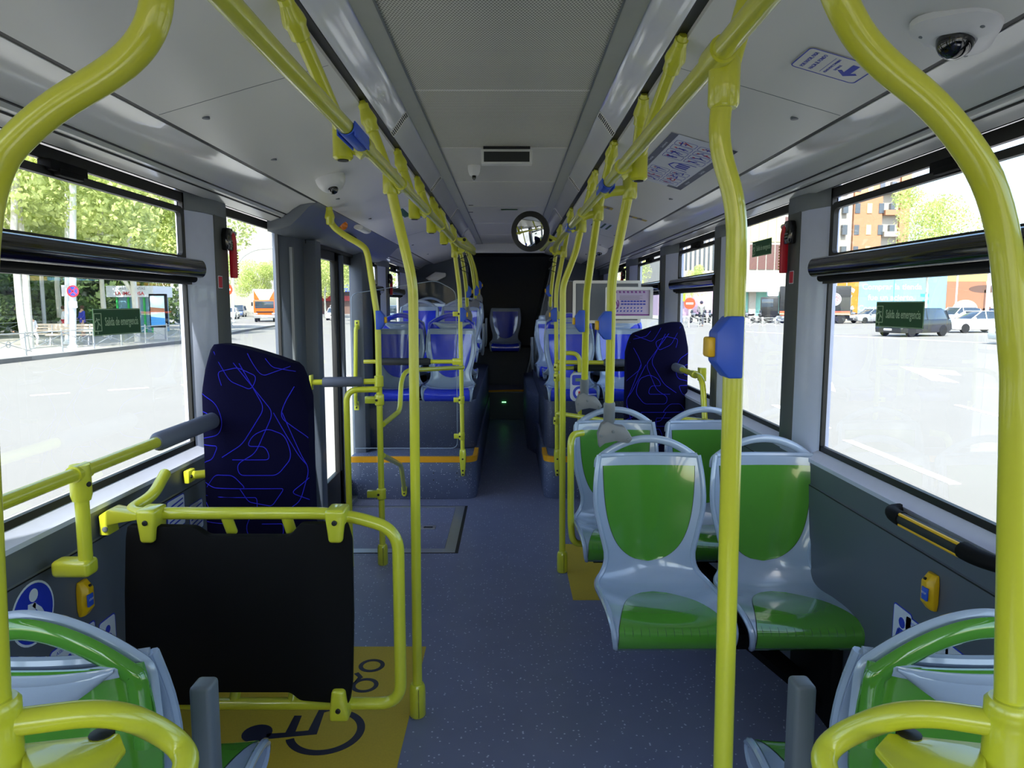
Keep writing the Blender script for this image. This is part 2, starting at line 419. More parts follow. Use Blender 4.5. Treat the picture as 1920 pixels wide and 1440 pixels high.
for y0, y1 in ((-2.0, -1.7), (-.62, -.32), (1.0, 1.3), (2.82, 3.125), (6.85, 7.3), (8.25, 9.3)): pillar(-1, y0, y1)
pillar(-1, 3.955, 4.28, POST, z0=0, cap=False, groove=True)
# --- windows
nw = 0
def window(s, y0, y1, hop=True, lo=.935, band=True):
    global nw
    nw += 1; xg = (XR+.045) if s > 0 else (XL-.045); xi = XR if s > 0 else XL
    X = lambda d: xg-s*d                       # d = distance inwards from the glass
    fr = MB(); w_ = .022
    def bar(a, b, z0, z1, d0=-.004, d1=.012): fr.box((min(X(d0), X(d1)), a, z0), (max(X(d0), X(d1)), b, z1))
    bar(y0, y1, lo, lo+w_); bar(y0, y0+w_*.6, lo, 1.93); bar(y1-w_*.6, y1, lo, 1.93); bar(y0, y1, 1.893, 1.93)
    if hop: bar(y0, y1, 1.578, 1.67, 0, .03)
    o = st(fr.build('window_%d' % nw, BLACK))
    g = MB(); g.box((min(X(-.003), X(.003)), y0+.01, lo+.01), (max(X(-.003), X(.003)), y1-.01, 1.60 if hop else 1.90)); g.build('pane', GLASS, o)
    if hop:
        # protruding padded bar between the lower pane and the hopper
        b = MB(); b.tube([(X(.052), y0-.035, 1.640), (X(.052), y1+.03, 1.640)], .024, 16, ry=.036, up=(0, 0, 1)); b.build('cross_bar', BLACKG, o, smooth=True)
        b = MB(); b.tube([(X(.034), y0-.01, 1.60), (X(.034), y1+.01, 1.60)], .014, 12, ry=.014, up=(0, 0, 1)); b.build('lower_bar', BLACKM, o, smooth=True)
        h = MB(); zt, zb = 1.862, 1.675                 # hopper sash, a rounded rectangle
        out = rrect(y1-y0-.05, zt-zb+.02, .03, 5, ((y0+y1)/2, (zt+zb)/2)); inn = rrect(y1-y0-.10, zt-zb-.025, .018, 5, ((y0+y1)/2, (zt+zb)/2))
        n = len(out); vs = [(X(.004), u, v) for u, v in out]+[(X(.022), u, v) for u, v in out]+[(X(.022), u, v) for u, v in inn]+[(X(.004), u, v) for u, v in inn]
        fs = [(k*n+i, k*n+(i+1) % n, ((k+1) % 4)*n+(i+1) % n, ((k+1) % 4)*n+i) for k in range(4) for i in range(n)]
        h.add(vs, fs); sash = h.build('hopper_sash', BLACK, o)
        g = MB(); g.box((min(X(.008), X(.014)), y0+.03, zb), (max(X(.008), X(.014)), y1-.03, zt-.005)); g.build('hopper_pane', GLASS, o)
        ym = (y0+y1)/2; lt = MB()
        lt.cbox((X(.02), ym, 1.878), (.04, .17, .03)); lt.cbox((X(.035), ym, 1.862), (.022, .11, .018)); lt.build('latch', BLACKM, o, bev=.004)
    return o
WR = [window(1, -1.7, -.62), window(1, -.32, .92), window(1, 1.2, 2.71), window(1, 3.005, 3.8, False), window(1, 4.07, 5.1), window(1, 5.53, 6.7), window(1, 7.14, 8.25)]
WL = [window(-1, -1.7, -.62), window(-1, -.32, 1.0), window(-1, 1.3, 2.82), window(-1, 3.125, 3.955, False), window(-1, 6.12, 6.85), window(-1, 7.3, 8.25)]
# --- front of the bus behind the camera
mb = MB(); mb.box((XL-.06, Y0-.06, -.1), (XR+.06, Y0, .85)); mb.box((XL-.06, Y0-.06, 1.98), (XR+.06, Y0, 2.3))
for x in (XL-.05, -.06, XR): mb.box((x, Y0-.06, .85), (x+.08, Y0, 1.98))
st(mb.build('wall_front', DARKW))
nw += 1
mb = MB(); mb.box((XL, Y0-.04, .84), (XR, Y0-.034, 1.99)); st(mb.build('window_%d' % nw, GLASS))
# --- rear end: dark niche behind the middle seat, slanted engine cover on the right
mb = MB(); mb.box((-1.3, 10.6, 0), (1.25, 10.66, 2.3)); mb.box((-1.3, 9.25, .0), (-1.2, 10.6, 2.3)); mb.box((1.19, 9.25, 0), (1.25, 10.6, 2.3))
mb.box((-1.25, 9.9, .36), (1.2, 10.6, .9))
st(mb.build('wall_rear', DARKW))
mb = MB(); mb.prism([(.215, .5), (.60, 2.22), (1.2, 2.22), (1.2, .5)], 9.2, 10.55, XZ)
mb.prism([(-1.25, .5), (-1.25, 2.22), (-.52, 2.22), (-.55, .5)], 9.25, 10.55, XZ)
r_ = mb.build('wall_engine', mat('engine_cover_grey', (92, 100, 112), rough=.5), bev=.01); st(r_)
mb = MB(); mb.tube([(.208, 9.195, .5), (.40, 9.195, 1.35), (.595, 9.195, 2.2)], .012, 8); mb.build('edge_strip', GREYD, r_, smooth=True)
# lamp box on the rear left wall
t = thing('reading_lamp', 'angular white lamp box high on the dark rear left wall', 'lamp', AY(818, 519, 9.2))
c = AY(818, 519, 9.2)
mb = MB(); mb.prism([(-.13, -.02), (.0, .06), (.13, .045), (.13, -.0), (.02, -.055), (-.09, -.05)], 0, .1, lambda u, v, h: (c.x+u, c.y-h, c.z+v)); mb.build('housing', COVE, t, bev=.01)
mb = MB(); mb.prism([(-.10, -.025), (.0, .0), (.11, -.005), (.02, -.05), (-.085, -.046)], .1, .104, lambda u, v, h: (c.x+u, c.y-h, c.z+v)); mb.build('diffuser', WHITE, t)
# --- raised platforms either side of the aisle
def platform(name, x0, x1, ya, z, inner, rad=.09):
    """outline with a rounded aisle corner; inner = +1 if the aisle is on the +x side"""
    a = []
    xi = x1 if inner > 0 else x0; xo = x0 if inner > 0 else x1; s = inner
    a.append((xo, ya)); 
    for k in range(7):
        t = math.radians(90*k/6); a.append((xi-s*rad+s*rad*math.sin(t), ya+rad-rad*math.cos(t)))
    a += [(xi, 9.2), (xo, 9.2)]
    return a
pod = []
for s, x0, x1, sg in ((-1, XL, -.255, 1), (1, .27, XR, -1)):
    a = platform('', x0, x1, 5.38, .33, sg)
    mb = MB(); mb.prism(a, 0, .33, XY); n_ += 1; o = st(mb.build('trim_%d' % n_, PODIUM, bev=.006))
    o['label'] = 'raised speckled podium'
    # nosing
    mb = MB(); nos = a[1:-1]; nos = [(a[0][0], a[0][1])]+a[1:8]+[(a[7][0], 5.75)]
    P = [Vector((u, v, 0)) for u, v in nos]
    rings = []
    for i, p in enumerate(P):
        d = (P[min(i+1, len(P)-1)]-P[max(i-1, 0)]).normalized(); nn = Vector((d.y, -d.x, 0))*(1 if s < 0 else -1)
        q = p+nn*.003
        rings.append([q+Vector((0, 0, .29)), q+Vector((0, 0, .333)), p-nn*.03+Vector((0, 0, .333)), p-nn*.03+Vector((0, 0, .331)), p+Vector((0, 0, .29))])
    vs = [p for r in rings for p in r]; fs = []
    for i in range(len(rings)-1):
        for k in range(5): fs.append((i*5+k, i*5+(k+1) % 5, (i+1)*5+(k+1) % 5, (i+1)*5+k))
    mb.add(vs, fs); mb.build('step_nosing', NOSE, o)
    b = platform('', x0, (-.27 if s < 0 else x1), 5.72, .7, sg) if s < 0 else platform('', .29, x1, 5.72, .7, sg)
    mb = MB(); mb.prism(b, .331, .73, XY); mb.build('seat_box', PODIUMD, o, bev=.012)
    if s < 0:
        mb = MB(); c0 = AY(1223/4.8+580, 1120/4.8+660, 5.38)
        M = frame((c0.x, 5.3795, c0.z), (1, 0, 0), (0, 0, 1)); pl = flat([rrect(.20, .075, .01)], M, .002); pb = pl.build('access_plate', PODIUM, o)
        mb = MB()
        for u in (-.09, .09):
            for v in (-.027, .027): mb.lathe([(.005, 0), (.004, .004)], (0, 0, 0), 8, frame(M @ Vector((u, v, .0025)), (1, 0, 0), (0, 0, 1)))
        mb.build('screw', BLACK, pb)
    pod.append(o)
# rear part of platform: second level, and irregular box on the right of the aisle
n_ += 1
mb = MB(); mb.box((XL, 7.0, .33), (-.33, 9.2, .60)); mb.box((.40, 7.0, .33), (XR, 9.2, .60))
mb.prism([(.185, 7.3), (.30, 6.9), (.45, 6.8), (.45, 9.2), (.185, 9.2)], 0, .62, XY)
o = st(mb.build('trim_%d' % n_, PODIUM, bev=.02))
# rear step with nosing and three green lamps
n_ += 1
mb = MB(); mb.box((XL, 9.2, 0), (XR, 10.6, .38)); mb.build
o = st(mb.build('trim_%d' % n_, FLOOR, bev=.01))
mb = MB(); mb.tube([(-.36, 9.19, .0), (-.35, 9.19, .33), (-.30, 9.19, .375), (.0, 9.19, .387), (.19, 9.19, .385)], .014, 8, fil=.04); mb.build('step_nosing', NOSE, o, smooth=True)
mb = MB(); mb.box((-.33, 9.185, .01), (.18, 9.2, .355)); mb.build('riser', DARKW, o)
c = AY(945, 754, 9.18)
for k in (-1, 0, 1):
    mb = MB(); mb.cbox((c.x+k*.019, 9.18, c.z), (.012, .006, .01)); mb.build('step_lamp', LED, o)
# --- wheelchair mat, second mat, ramp hatch
ms = MB(); ms.box((-1.23, 1.6, 0), (-.367, 2.985, .002)); fm = ms.build('trim_mat', AMBER); fm.name = 'floor_mat'
tag(fm, 'large yellow floor mat with wheelchair symbol beside the left wall', 'floor mat')
ms = MB(); ms.box((.325, 3.48, 0), (1.12, 4.33, .002)); fm2 = ms.build('floor_mat', AMBER); tag(fm2, 'yellow floor mat under the rear pair of green seats', 'floor mat')
# ================================================================== SEATS (local: seat faces -y, floor z = 0)
SP = [(-.425, .350), (-.452, .372), (-.458, .402), (-.440, .428), (-.36, .438), (-.24, .428), (-.12, .412), (-.045, .420), (.000, .462), (.018, .53), (.030, .62), (.042, .72), (.052, .82), (.060, .912)]
SW = [.190, .196, .200, .204, .210, .216, .218, .206, .182, .170, .190, .211, .209, .196]
SC = [.0, .0, .004, .012, .024, .034, .038, .040, .040, .042, .044, .046, .040, .026]
def cr(a, t):
    i = int(t); i = max(0, min(len(a)-2, i)); f = t-i
    p0, p1, p2, p3 = a[max(0, i-1)], a[i], a[i+1], a[min(len(a)-1, i+2)]
    return .5*(2*p1+(p2-p0)*f+(2*p0-5*p1+4*p2-p3)*f*f+(3*p1-p0-3*p2+p3)*f**3)
SY = [p[0] for p in SP]; SZ = [p[1] for p in SP]; NS = len(SP)-1
def surf(t, x, off=0):
    y, z = cr(SY, t), cr(SZ, t); e = .02
    ty, tz = cr(SY, min(NS, t+e))-cr(SY, max(0, t-e)), cr(SZ, min(NS, t+e))-cr(SZ, max(0, t-e))
    L = math.hypot(ty, tz) or 1; ny, nz = -tz/L, ty/L           # normal towards the sitter
    w_ = cr(SW, t); c = cr(SC, t)*min(1.3, abs(x)/w_)**2.1+off
    return Vector((x, y+ny*c, z+nz*c))
def t_of_z(z):
    lo, hi = 8., float(NS)
    for _ in range(30):
        m_ = (lo+hi)/2
        if cr(SZ, m_) < z: lo = m_
        else: hi = m_
    return (lo+hi)/2
def patch(mb, t0, t1, wf, off, nt=22, nx=12, back=None, thick=.002):
    """sheet following the seat surface; wf(t) half width"""
    A = []
    for i in range(nt+1):
        t = t0+(t1-t0)*i/nt; w_ = wf(t)
        for o_ in (off, off-thick): A.append([surf(t, w_*(-1+2*k/nx), o_) for k in range(nx+1)])
    vs = [p for r in A for p in r]; m_ = nx+1; fs = []
    for i in range(nt):
        a, b, c, d = 2*i*m_, (2*i+1)*m_, (2*i+2)*m_, (2*i+3)*m_
        for k in range(nx): fs += [(a+k, a+k+1, c+k+1, c+k), (b+k, d+k, d+k+1, b+k+1)]
        fs += [(a, c, d, b), (a+nx, b+nx, d+nx, c+nx)]
    for k in range(nx): fs += [(k, m_+k, m_+k+1, k+1), (2*nt*m_+k, 2*nt*m_+k+1, (2*nt+1)*m_+k+1, (2*nt+1)*m_+k)]
    mb.add(vs, fs)
def arch(r, ry, yo, xs=1., zt=.992, PW=2.1, DR=.03, DX=1.):
    P = []
    for k in range(27):
        u = -1+2*k/26; P.append((.196*u*xs, yo, zt-r-.084*abs(u)**PW))
    P = [(P[0][0]*DX, yo, P[0][2]-DR)]+P+[(P[-1][0]*DX, yo, P[-1][2]-DR)]
    mb = MB(); mb.tube(fillet(P, .02, 3), r, 12, ry=ry, up=(0, 1, 0)); return mb
def make_seat(name, label, shell, insert, group, handle=True, back=None, hcol=None, armrest=0, cat='seat'):
    t = thing(name, label, cat, (0, 0, 0), group)
    mb = MB(); patch(mb, 0, NS, lambda q: cr(SW, q), 0, 46, 16, thick=.016)
    sh = mb.build('shell', shell, t, smooth=True)
    # rolled rim along the sides
    for s in (-1, 1):
        mb = MB(); mb.tube([surf(NS*k/40, s*(cr(SW, NS*k/40)-.002), -.004) for k in range(41)], .0105, 8); mb.build('rim', shell, sh, smooth=True)
    mb = MB(); mb.tube([surf(NS-.03, .19*(-1+2*k/16), -.006-.004*(1-(-1+2*k/16)**2)) for k in range(17)], .011, 8); mb.build('top_rail', shell, sh, smooth=True)
    # back inset shield
    tb, tt = t_of_z(.497), t_of_z(.872)
    def wb(q):
        u = (tt-q)/(tt-tb); return max(.002, .178*(1-.06*u)*(1-u**3.0)**.52)
    mb = MB(); patch(mb, tb, tt, lambda q: wb(q)+.0022, .0012, 30, 12); mb.build('seam', GROOVE, t, smooth=True)
    mb = MB(); patch(mb, tb, tt, wb, .0024, 30, 12, thick=.003); mb.build('back_insert', insert, t, smooth=True)
    def wc(q):                                      # cushion inset, q from front lip (0) to the back (6.4)
        u = max(0, min(1, q/6.35)); a = .176+.012*(1-u)
        return max(.002, (a-.072*max(0, (u-.45)/.55)**1.2)*(1-max(0, u)**7)**.5)
    mb = MB(); patch(mb, .05, 6.35, lambda q: wc(q)+.0022, .0012, 30, 12); mb.build('seam', GROOVE, t, smooth=True)
    mb = MB(); patch(mb, .05, 6.35, wc, .0026, 34, 12, thick=.003); cu = mb.build('cushion_insert', insert, t, smooth=True)
    for k in range(13 if insert is GRN and not back else 0):
        x = .165*(-1+2*k/12); mb = MB(); mb.tube([surf(q, x, .0026) for q in (2.35, 2.6, 2.8, 3.05)], .0007, 4); mb.build('cushion_rib', GROOVE, cu)
    if handle and not back:
        arch(.0155, .012, .058).build('handle', shell, t, smooth=True)
    mb = MB()                                       # underside tray
    mb.prism([(-.17, -.40), (.17, -.40), (.14, .0), (-.14, .0)], .335, .392, XY); mb.build('under_tray', BLACKM, t, bev=.01)
    if back:
        mb = MB()
        tq = [t_of_z(.46)+(NS-.01-t_of_z(.46))*i/24 for i in range(25)]; A = []
        for q in tq:
            w_ = cr(SW, q); e_ = .024
            A.append([surf(q, x_, 0)+Vector((0, .018+e_*(1-abs(x_/w_)**3.5)+cr(SC, q)*min(1.3, abs(x_)/w_)**2.1, 0)) for x_ in [w_*(-1+2*k/14) for k in range(15)]])
        A2 = [[p+Vector((0, -.006, 0)) for p in r] for r in A]
        vs = [p for r in A for p in r]+[p for r in A2 for p in r]; N2 = len(A)*15; fs = []
        for i in range(24):
            for k in range(14):
                a = i*15+k; fs += [(a, a+1, a+16, a+15), (N2+a, N2+a+15, N2+a+16, N2+a+1)]
            fs += [(i*15, i*15+15, N2+i*15+15, N2+i*15), (i*15+14, N2+i*15+14, N2+i*15+29, i*15+29)]
        for k in range(14): fs += [(k, N2+k, N2+k+1, k+1), (24*15+k, 24*15+k+1, N2+24*15+k+1, N2+24*15+k)]
        mb.add(vs, fs); bc = mb.build('back_cover', back, t, smooth=True)
        arch(.0185, .012, .080, xs=.96, PW=1.8, DR=.12, DX=1.03).build('handle_band', back, t, smooth=True); arch(.0185, .010, .060, xs=.985, zt=.998, PW=1.8, DR=.1, DX=1.03).build('handle_rim', shell, t, smooth=True)
        mb = MB(); mb.tube([(.162*u_/10, surf(NS-.02, .162*u_/10, 0).y+.018+.024*(1-abs(.162*u_/10/.196)**3.5)+.026*min(1.3, abs(.162*u_/10)/.196)**2.1-.006, .905-.010*(1-(u_/10)**2)) for u_ in range(-10, 11)], .010, 8, ry=.013, up=(0, 0, 1)); mb.build('opening_lip', GREY, bc, smooth=True)
        # grey lens panel below the grab opening
        vs = []; fs = []; n = 20; m_ = 6
        for i in range(n+1):
            u = -1+2*i/n; x = .158*u; zt = .912-.018*(1-u*u); zb = .905-.105*(1-abs(u)**1.15); 
            for k in range(m_+1):
                z = zt+(zb-zt)*k/m_; q = t_of_z(min(z, .911)); p = surf(q, x, 0); e_ = .018+.024*(1-abs(x/cr(SW, q))**3.5)+cr(SC, q)*min(1.3, abs(x)/cr(SW, q))**2.1+.005*math.sin(math.pi*k/m_)**.5+.001
                vs.append(Vector((x, p.y+e_, z)))
        N3 = len(vs); vs += [v+Vector((0, -.012, 0)) for v in vs]; m1 = m_+1
        for i in range(n):
            for k in range(m_):
                a = i*m1+k; fs += [(a, a+m1, a+m1+1, a+1), (N3+a, N3+a+1, N3+a+m1+1, N3+a+m1)]
            fs += [(i*m1, N3+i*m1, N3+(i+1)*m1, (i+1)*m1), (i*m1+m_, (i+1)*m1+m_, N3+(i+1)*m1+m_, N3+i*m1+m_)]
        mb = MB(); mb.add(vs, fs); mb.build('back_panel', GREY, t, smooth=True)
        mb = MB(); mb.prism([(x, z) for x, z in ((-.19, .905), (-.15, .918), (.15, .918), (.19, .905), (.19, .88), (-.19, .88))], .05, .09, XZ)
    if armrest:
        mb = MB(); s = armrest
        mb.tube([(s*.235, .03, .40), (s*.245, .00, .45), (s*.25, -.06, .60), (s*.25, -.05, .735)], .014, 10, fil=.08, ry=.026, up=(0, 1, 0)); mb.build('armrest', GREYD, t, smooth=True)
    return t
g0 = make_seat('passenger_seat', 'green and grey bus seat nearest the aisle in the front pair on the right', GREY, GRN, 'green seats facing the camera on the right')
g0.location = (.545, 2.69, -.0)
g1 = dup(g0, (1.0, 2.69, 0), label='green and grey seat nearest the window in the front pair on the right')
g2 = dup(g0, (.54, 3.55, -.012), label='green and grey seat nearest the aisle in the second pair on the right')
g3 = dup(g0, (1.01, 3.55, -.012), label='green and grey seat nearest the window in the second pair on the right')
c0 = make_seat('passenger_seat', 'green bus seat seen from behind in the bottom right corner of the photo', GREY, GRN, 'green seats seen from behind in the front corners', back=GRN)
c0.location = (.79, 1.19, .0); c0.rotation_euler = (0, 0, math.pi)
c1 = dup(c0, (-.80, 1.19, 0), math.pi, label='green seat seen from behind in the bottom left corner, before the round sticker')
# folded armrests of the two corner seats
for s, lb in ((1, 'upright dark grey armrest beside the green seat in the bottom right corner'), (-1, 'upright dark grey armrest beside the green seat in the bottom left corner')):
    t = thing('upright_side_arm', lb, 'armrest', (s*.598-.012, 1.33, 0), 'folded armrests')
    x = s*.598-.012
    mb = MB(); mb.cbox((x, 1.345, .61), (.042, .05, .285)); mb.build('arm_pad', GREYD, t, bev=.009, bseg=3)
    mb = MB(); mb.cbox((x+s*.0, 1.34, .44), (.03, .035, .10)); mb.build('hinge', BLACKM, t, bev=.004)
# benches frames under the green pairs
def bench(yb, lb, xa=.40):
    t = thing('bench_underframe', lb, 'seat frame', (.9, yb-.2, 0), 'black seat frames under the green pairs')
    mb = MB()
    mb.box((xa, yb-.30, .27), (1.15, yb-.25, .33)); mb.box((xa, yb-.12, .27), (1.15, yb-.07, .33)); 
    for x in (xa+.03, xa+.24, xa+.48, xa+.68): mb.box((x, yb-.36, .318), (x+.04, yb-.02, .34))
    mb.build('cross_beam', BLACKM, t, bev=.006)
    for dy in (-.275, -.095):
        mb = MB(); mb.tube([(.86, yb+dy, .29), (1.155, yb+dy, .04)], .026, 4); mb.build('brace', BLACKM, t)
    mb = MB(); mb.box((1.13, yb-.36, .0), (1.168, yb-.0, .36)); mb.build('wall_plate', BLACKM, t, bev=.004)
bench(2.72, 'black steel seat frame under the front pair of green seats on the right'); bench(3.58, 'black steel seat frame under the second pair of green seats')
for s in (-1, 1):
    x = s*.80
    t = thing('seat_pedestal', 'dark pedestal under the corner seat at the bottom %s' % ('right' if s > 0 else 'left'), 'pedestal', (x, 1.4, 0))
    mb = MB(); mb.box((x-.16, 1.22, 0), (x+.16, 1.55, .34)); mb.build('pedestal_box', DARKW, t, bev=.02)

# blue seats
b0 = make_seat('passenger_seat', 'blue seat facing the camera on the left platform, nearest the aisle', GREY, BLU, 'blue seats facing the camera on the platforms', handle=False)
ZB = .37
b0.location = (-.505, 6.15, ZB)
b1 = dup(b0, (-.955, 6.15, ZB), label='blue seat facing the camera on the left platform, nearest the window')
b2 = dup(b0, (.52, 6.15, ZB), label='blue seat facing the camera on the right platform, behind the card reader')
b3 = dup(b0, (.965, 6.15, ZB), label='blue seat facing the camera on the right platform, nearest the window')
r0 = make_seat('passenger_seat', 'blue seat back with arched handle on the left platform, nearest the aisle', GREY, BLU, 'blue seats with their backs to the camera', back=BLU)
r0.location = (-.515, 6.42, ZB+.06); r0.rotation_euler = (0, 0, math.pi)
r1 = dup(r0, (-.965, 6.42, ZB+.06), math.pi, label='blue seat back with arched handle on the left platform, behind the door pole')
r2 = dup(r0, (.53, 6.42, ZB+.06), math.pi, label='blue seat back with arched handle on the right platform, behind the empty frame')
r3 = dup(r0, (.975, 6.42, ZB+.06), math.pi, label='blue seat back with arched handle on the right platform, under the lilac notice')
q0 = make_seat('passenger_seat', 'blue seat with grey handle in the third left row, nearest the aisle', GREY, BLU, 'rear blue seats with grey handles', armrest=1)
q0.location = (-.53, 7.75, .56)
q1 = dup(q0, (-.98, 7.75, .56), label='blue seat with grey handle in the third left row, nearest the window')
bpy.data.objects.remove([c for c in q1.children if c.name.startswith('armrest')][0])
q2 = dup(q0, (-.53, 8.7, .60), label='blue seat with grey handle in the last left row nearest the aisle')
q3 = dup(q0, (-.98, 8.7, .60), label='blue seat with grey handle in the last left row nearest the window')
bpy.data.objects.remove([c for c in q3.children if c.name.startswith('armrest')][0])
q4 = make_seat('passenger_seat', 'narrowly seen blue seat in the third row on the right of the aisle', GREY, BLU, 'rear blue seats with grey handles', armrest=-1, handle=False)
q4.location = (.49, 7.6, .42)
q5 = dup(q4, (.56, 8.55, .45), label='blue seat with side armrest in the last row on the right of the aisle')
m0 = make_seat('passenger_seat', 'lone blue seat in the middle of the rear wall, at the aisle end', GREY, BLU, 'single rear seat', handle=False)
m0.location = (-.055, 9.95, .53)
# chrome runners below the blue seats facing the camera
for x0, x1, yy, zz, lb in ((-1.15, -.31, 5.80, .70, 'steel runner under the left pair of blue seats'), (.33, 1.14, 5.80, .70, 'steel runner under the right pair of blue seats'), (-.26, .15, 9.6, .868, 'thin steel runner under the lone rear seat')):
    t = thing('seat_runner', lb, 'seat rail', ((x0+x1)/2, yy, zz))
    mb = MB(); mb.box((x0, yy, zz+.025), (x1, yy+.02, zz+.035)); mb.build('bar', ALU, t)
    for x in (x0+.02, x1-.10):
        mb = MB(); mb.box((x, yy-.004, zz), (x+.08, yy+.016, zz+.02)); mb.build('end_bracket', GREYD, t, bev=.003)
# tall upholstered wheelchair backrests
def fabric_panel(cx, y, zb, zt, wid, flip, lb, name='wheelchair_rest_panel'):
    t = thing(name, lb, 'backrest', (cx, y, zb), 'navy patterned backrests')
    s = -1 if flip else 1
    def outline(u):   # top height for -.5..5 across
        return zt-.11*max(0, (u*s+.5)-.22)**1.35*1.2-.14*max(0, (-.5-u*s+.14)/.14)**2-.11*max(0, (u*s-.38)/.12)**2
    n = 24; R = []
    def F(u, z): return y-.035*(1-(2*abs(u))**4)-.02*(1-((z-zb)/(zt-zb)))
    nz_ = 30; vs = []; fs = []
    for i in range(n+1):
        u = -.5+i/n; top = outline(u)
        for k in range(nz_+1):
            v = k/nz_; z = zb+(top-zb)*v; e = .03*max(0, (v-.93)/.07)**2
            vs.append(Vector((cx+u*wid*(1-.06*(1-v)*0), F(u, z)+e, z)))
    N = len(vs); vs += [Vector((v.x, y+.075, v.z)) for v in vs]; m1 = nz_+1
    for i in range(n):
        for k in range(nz_):
            a = i*m1+k; fs += [(a, a+m1, a+m1+1, a+1), (N+a, N+a+1, N+a+m1+1, N+a+m1)]
        fs += [(i*m1, N+i*m1, N+(i+1)*m1, (i+1)*m1), (i*m1+nz_, (i+1)*m1+nz_, N+(i+1)*m1+nz_, N+i*m1+nz_)]
    for k in range(nz_): fs += [(k, k+1, N+k+1, N+k), (n*m1+k, N+n*m1+k, N+n*m1+k+1, n*m1+k+1)]
    mb = MB(); mb.add(vs, fs); c = mb.build('cushion', FABRIC, t, smooth=True)
    # line motif: looping rounded outlines of the woven fabric
    L = [([(.08,1.02),(.30,.84),(.50,.80),(.56,.86),(.38,.90),(.18,.88),(.22,.82)], .04),
         ([(.30,1.0),(.62,.72),(.40,.56),(.20,.50)], .05), ([(.34,.92),(.70,.70),(.52,.52),(.34,.47),(.36,.42),(.72,.42),(.86,.50),(.80,.60),(.64,.63),(.50,.60),(.44,.55),(.62,.55),(.66,.49),(.30,.49)], .05),
         ([(0,.78),(.16,.74),(.22,.66),(.18,.60),(0,.58)], .06), ([(0,.70),(.08,.69),(.08,.63),(0,.62)], .03), ([(0,.55),(.16,.55),(.10,.49),(0,.47)], .03),
         ([(1,.90),(.80,.74),(.76,.68),(.96,.60),(1,.58)], .05), ([(.78,.70),(.94,.50),(1,.44),(.92,.30),(.80,.26),(1,.22)], .04), ([(.70,.70),(.92,.50),(.98,.46)], .04),
         ([(0,.38),(.10,.36),(.42,.36),(.30,.42),(.12,.42),(.02,.36)], .04), ([(0,.32),(.52,.32),(.52,.26),(.04,.26),(.0,.29)], .02), ([(.36,.36),(.78,.36),(.66,.28),(.44,.30),(.36,.36)], .03),
         ([(.46,.24),(.80,.24),(.86,.16),(.74,.10),(.46,.12),(.40,.18),(.46,.24)], .06), ([(.56,.20),(.76,.20),(.76,.15),(.56,.15)], .02), ([(0,.20),(.26,.20),(.34,.10),(.22,0)], .04), ([(.08,.14),(.26,.14),(.20,.04),(0,.02)], .04),
         ([(.60,.95),(.70,.90),(.90,.88)], .03), ([(.46,.96),(.60,.86),(.84,.90),(.98,.93)], .05), ([(.88,.1),(1,.12)], .0), ([(.84,.06),(1,.06)], .0), ([(.84,.02),(1,.02)], .0), ([(1,.40),(.84,.34),(1,.30)], .04)]
    mb = MB()
    for P, f in L:
        Q = fillet([(a, b, 0) for a, b in P], f, 6) if f else [Vector((a, b, 0)) for a, b in P]
        D = []
        for a, b in zip(Q, Q[1:]):
            for k in range(3): D.append(a.lerp(b, k/3))
        D.append(Q[-1]); W = []
        for p in D:
            u = min(.495, max(-.495, (p.x-.5)))*s; z = zb+(zt-zb)*p.y
            if z > outline(u)-.012: 
                if len(W) > 2: mb.tube(W, .0016, 4)
                W = []; continue
            k = (z-zb)/(outline(u)-zb); W.append(Vector((cx+u*wid, F(u, z)+.03*max(0, (k-.93)/.07)**2-.0002, z)))
        if len(W) > 2: mb.tube(W, .0016, 4)
    mb.build('woven_line', STITCH, c)
    mb = MB(); mb.box((cx-wid*.47, y+.076, zb+.02), (cx+wid*.47, y+.09, zt-.2)); mb.build('back_board', BLACKM, t, bev=.004)
    mb = MB(); mb.box((cx-.06, y+.09, .0), (cx+.06, y+.12, zb+.3)); mb.build('support_post', BLACKM, t, bev=.004)
    return t
fabric_panel(-.965, 2.68, .50, 1.352, .40, False, 'tall navy backrest patterned with blue lines beside the left pillar')
fabric_panel(.985, 4.72, .45, 1.385, .41, True, 'tall navy backrest patterned with blue lines behind the green seats on the right')
# ================================================================== HAND RAILS AND POLES
R_ = .0175
def collar(mb, p, q, r=.026, seg=14): mb.tube([p, q], r, seg)
def sleeve(name, p, q, r, parent, m=YEL, bev=.004):
    mb = MB(); d = (Vector(q)-Vector(p)).normalized(); L = (Vector(q)-Vector(p)).length
    mb.lathe([(r*.86, 0), (r, .006), (r, L-.006), (r*.86, L)], p, 18, d.to_track_quat('Z', 'Y').to_matrix()); return mb.build(name, m, parent, smooth=True)
def bracket(p, parent, to, m=YEL):
    """flared ceiling foot at p, towards point to"""
    d = (Vector(to)-Vector(p)).normalized(); mb = MB()
    mb.lathe([(.010, -.012), (.016, .01), (.026, .045), (.0275, .055), (.0225, .066), (.0225, .088), (.0185, .092)], p, 18, d.to_track_quat('Z', 'Y').to_matrix())
    return mb.build('ceiling_bracket', m, parent, smooth=True)
def socket(p, parent, h=.12, r=.030):
    mb = MB(); mb.lathe([(r*.86, 0), (r, .006), (r, h*.75), (r*.93, h-.01), (r*.75, h)], p, 20); o = mb.build('floor_socket', YEL, parent, smooth=True)
    mb = MB(); mb.cbox((p[0]+.008, p[1]-r+.002, p[2]+h*.48), (.0016, .006, h*.86)); mb.build('seam', GROOVE, o); return o
def bolt(p, d, parent, r=.007, m=BLACK):
    mb = MB(); mb.lathe([(r, -.002), (r, .003), (r*.6, .004)], p, 10, Vector(d).normalized().to_track_quat('Z', 'Y').to_matrix()); return mb.build('bolt', m, parent)
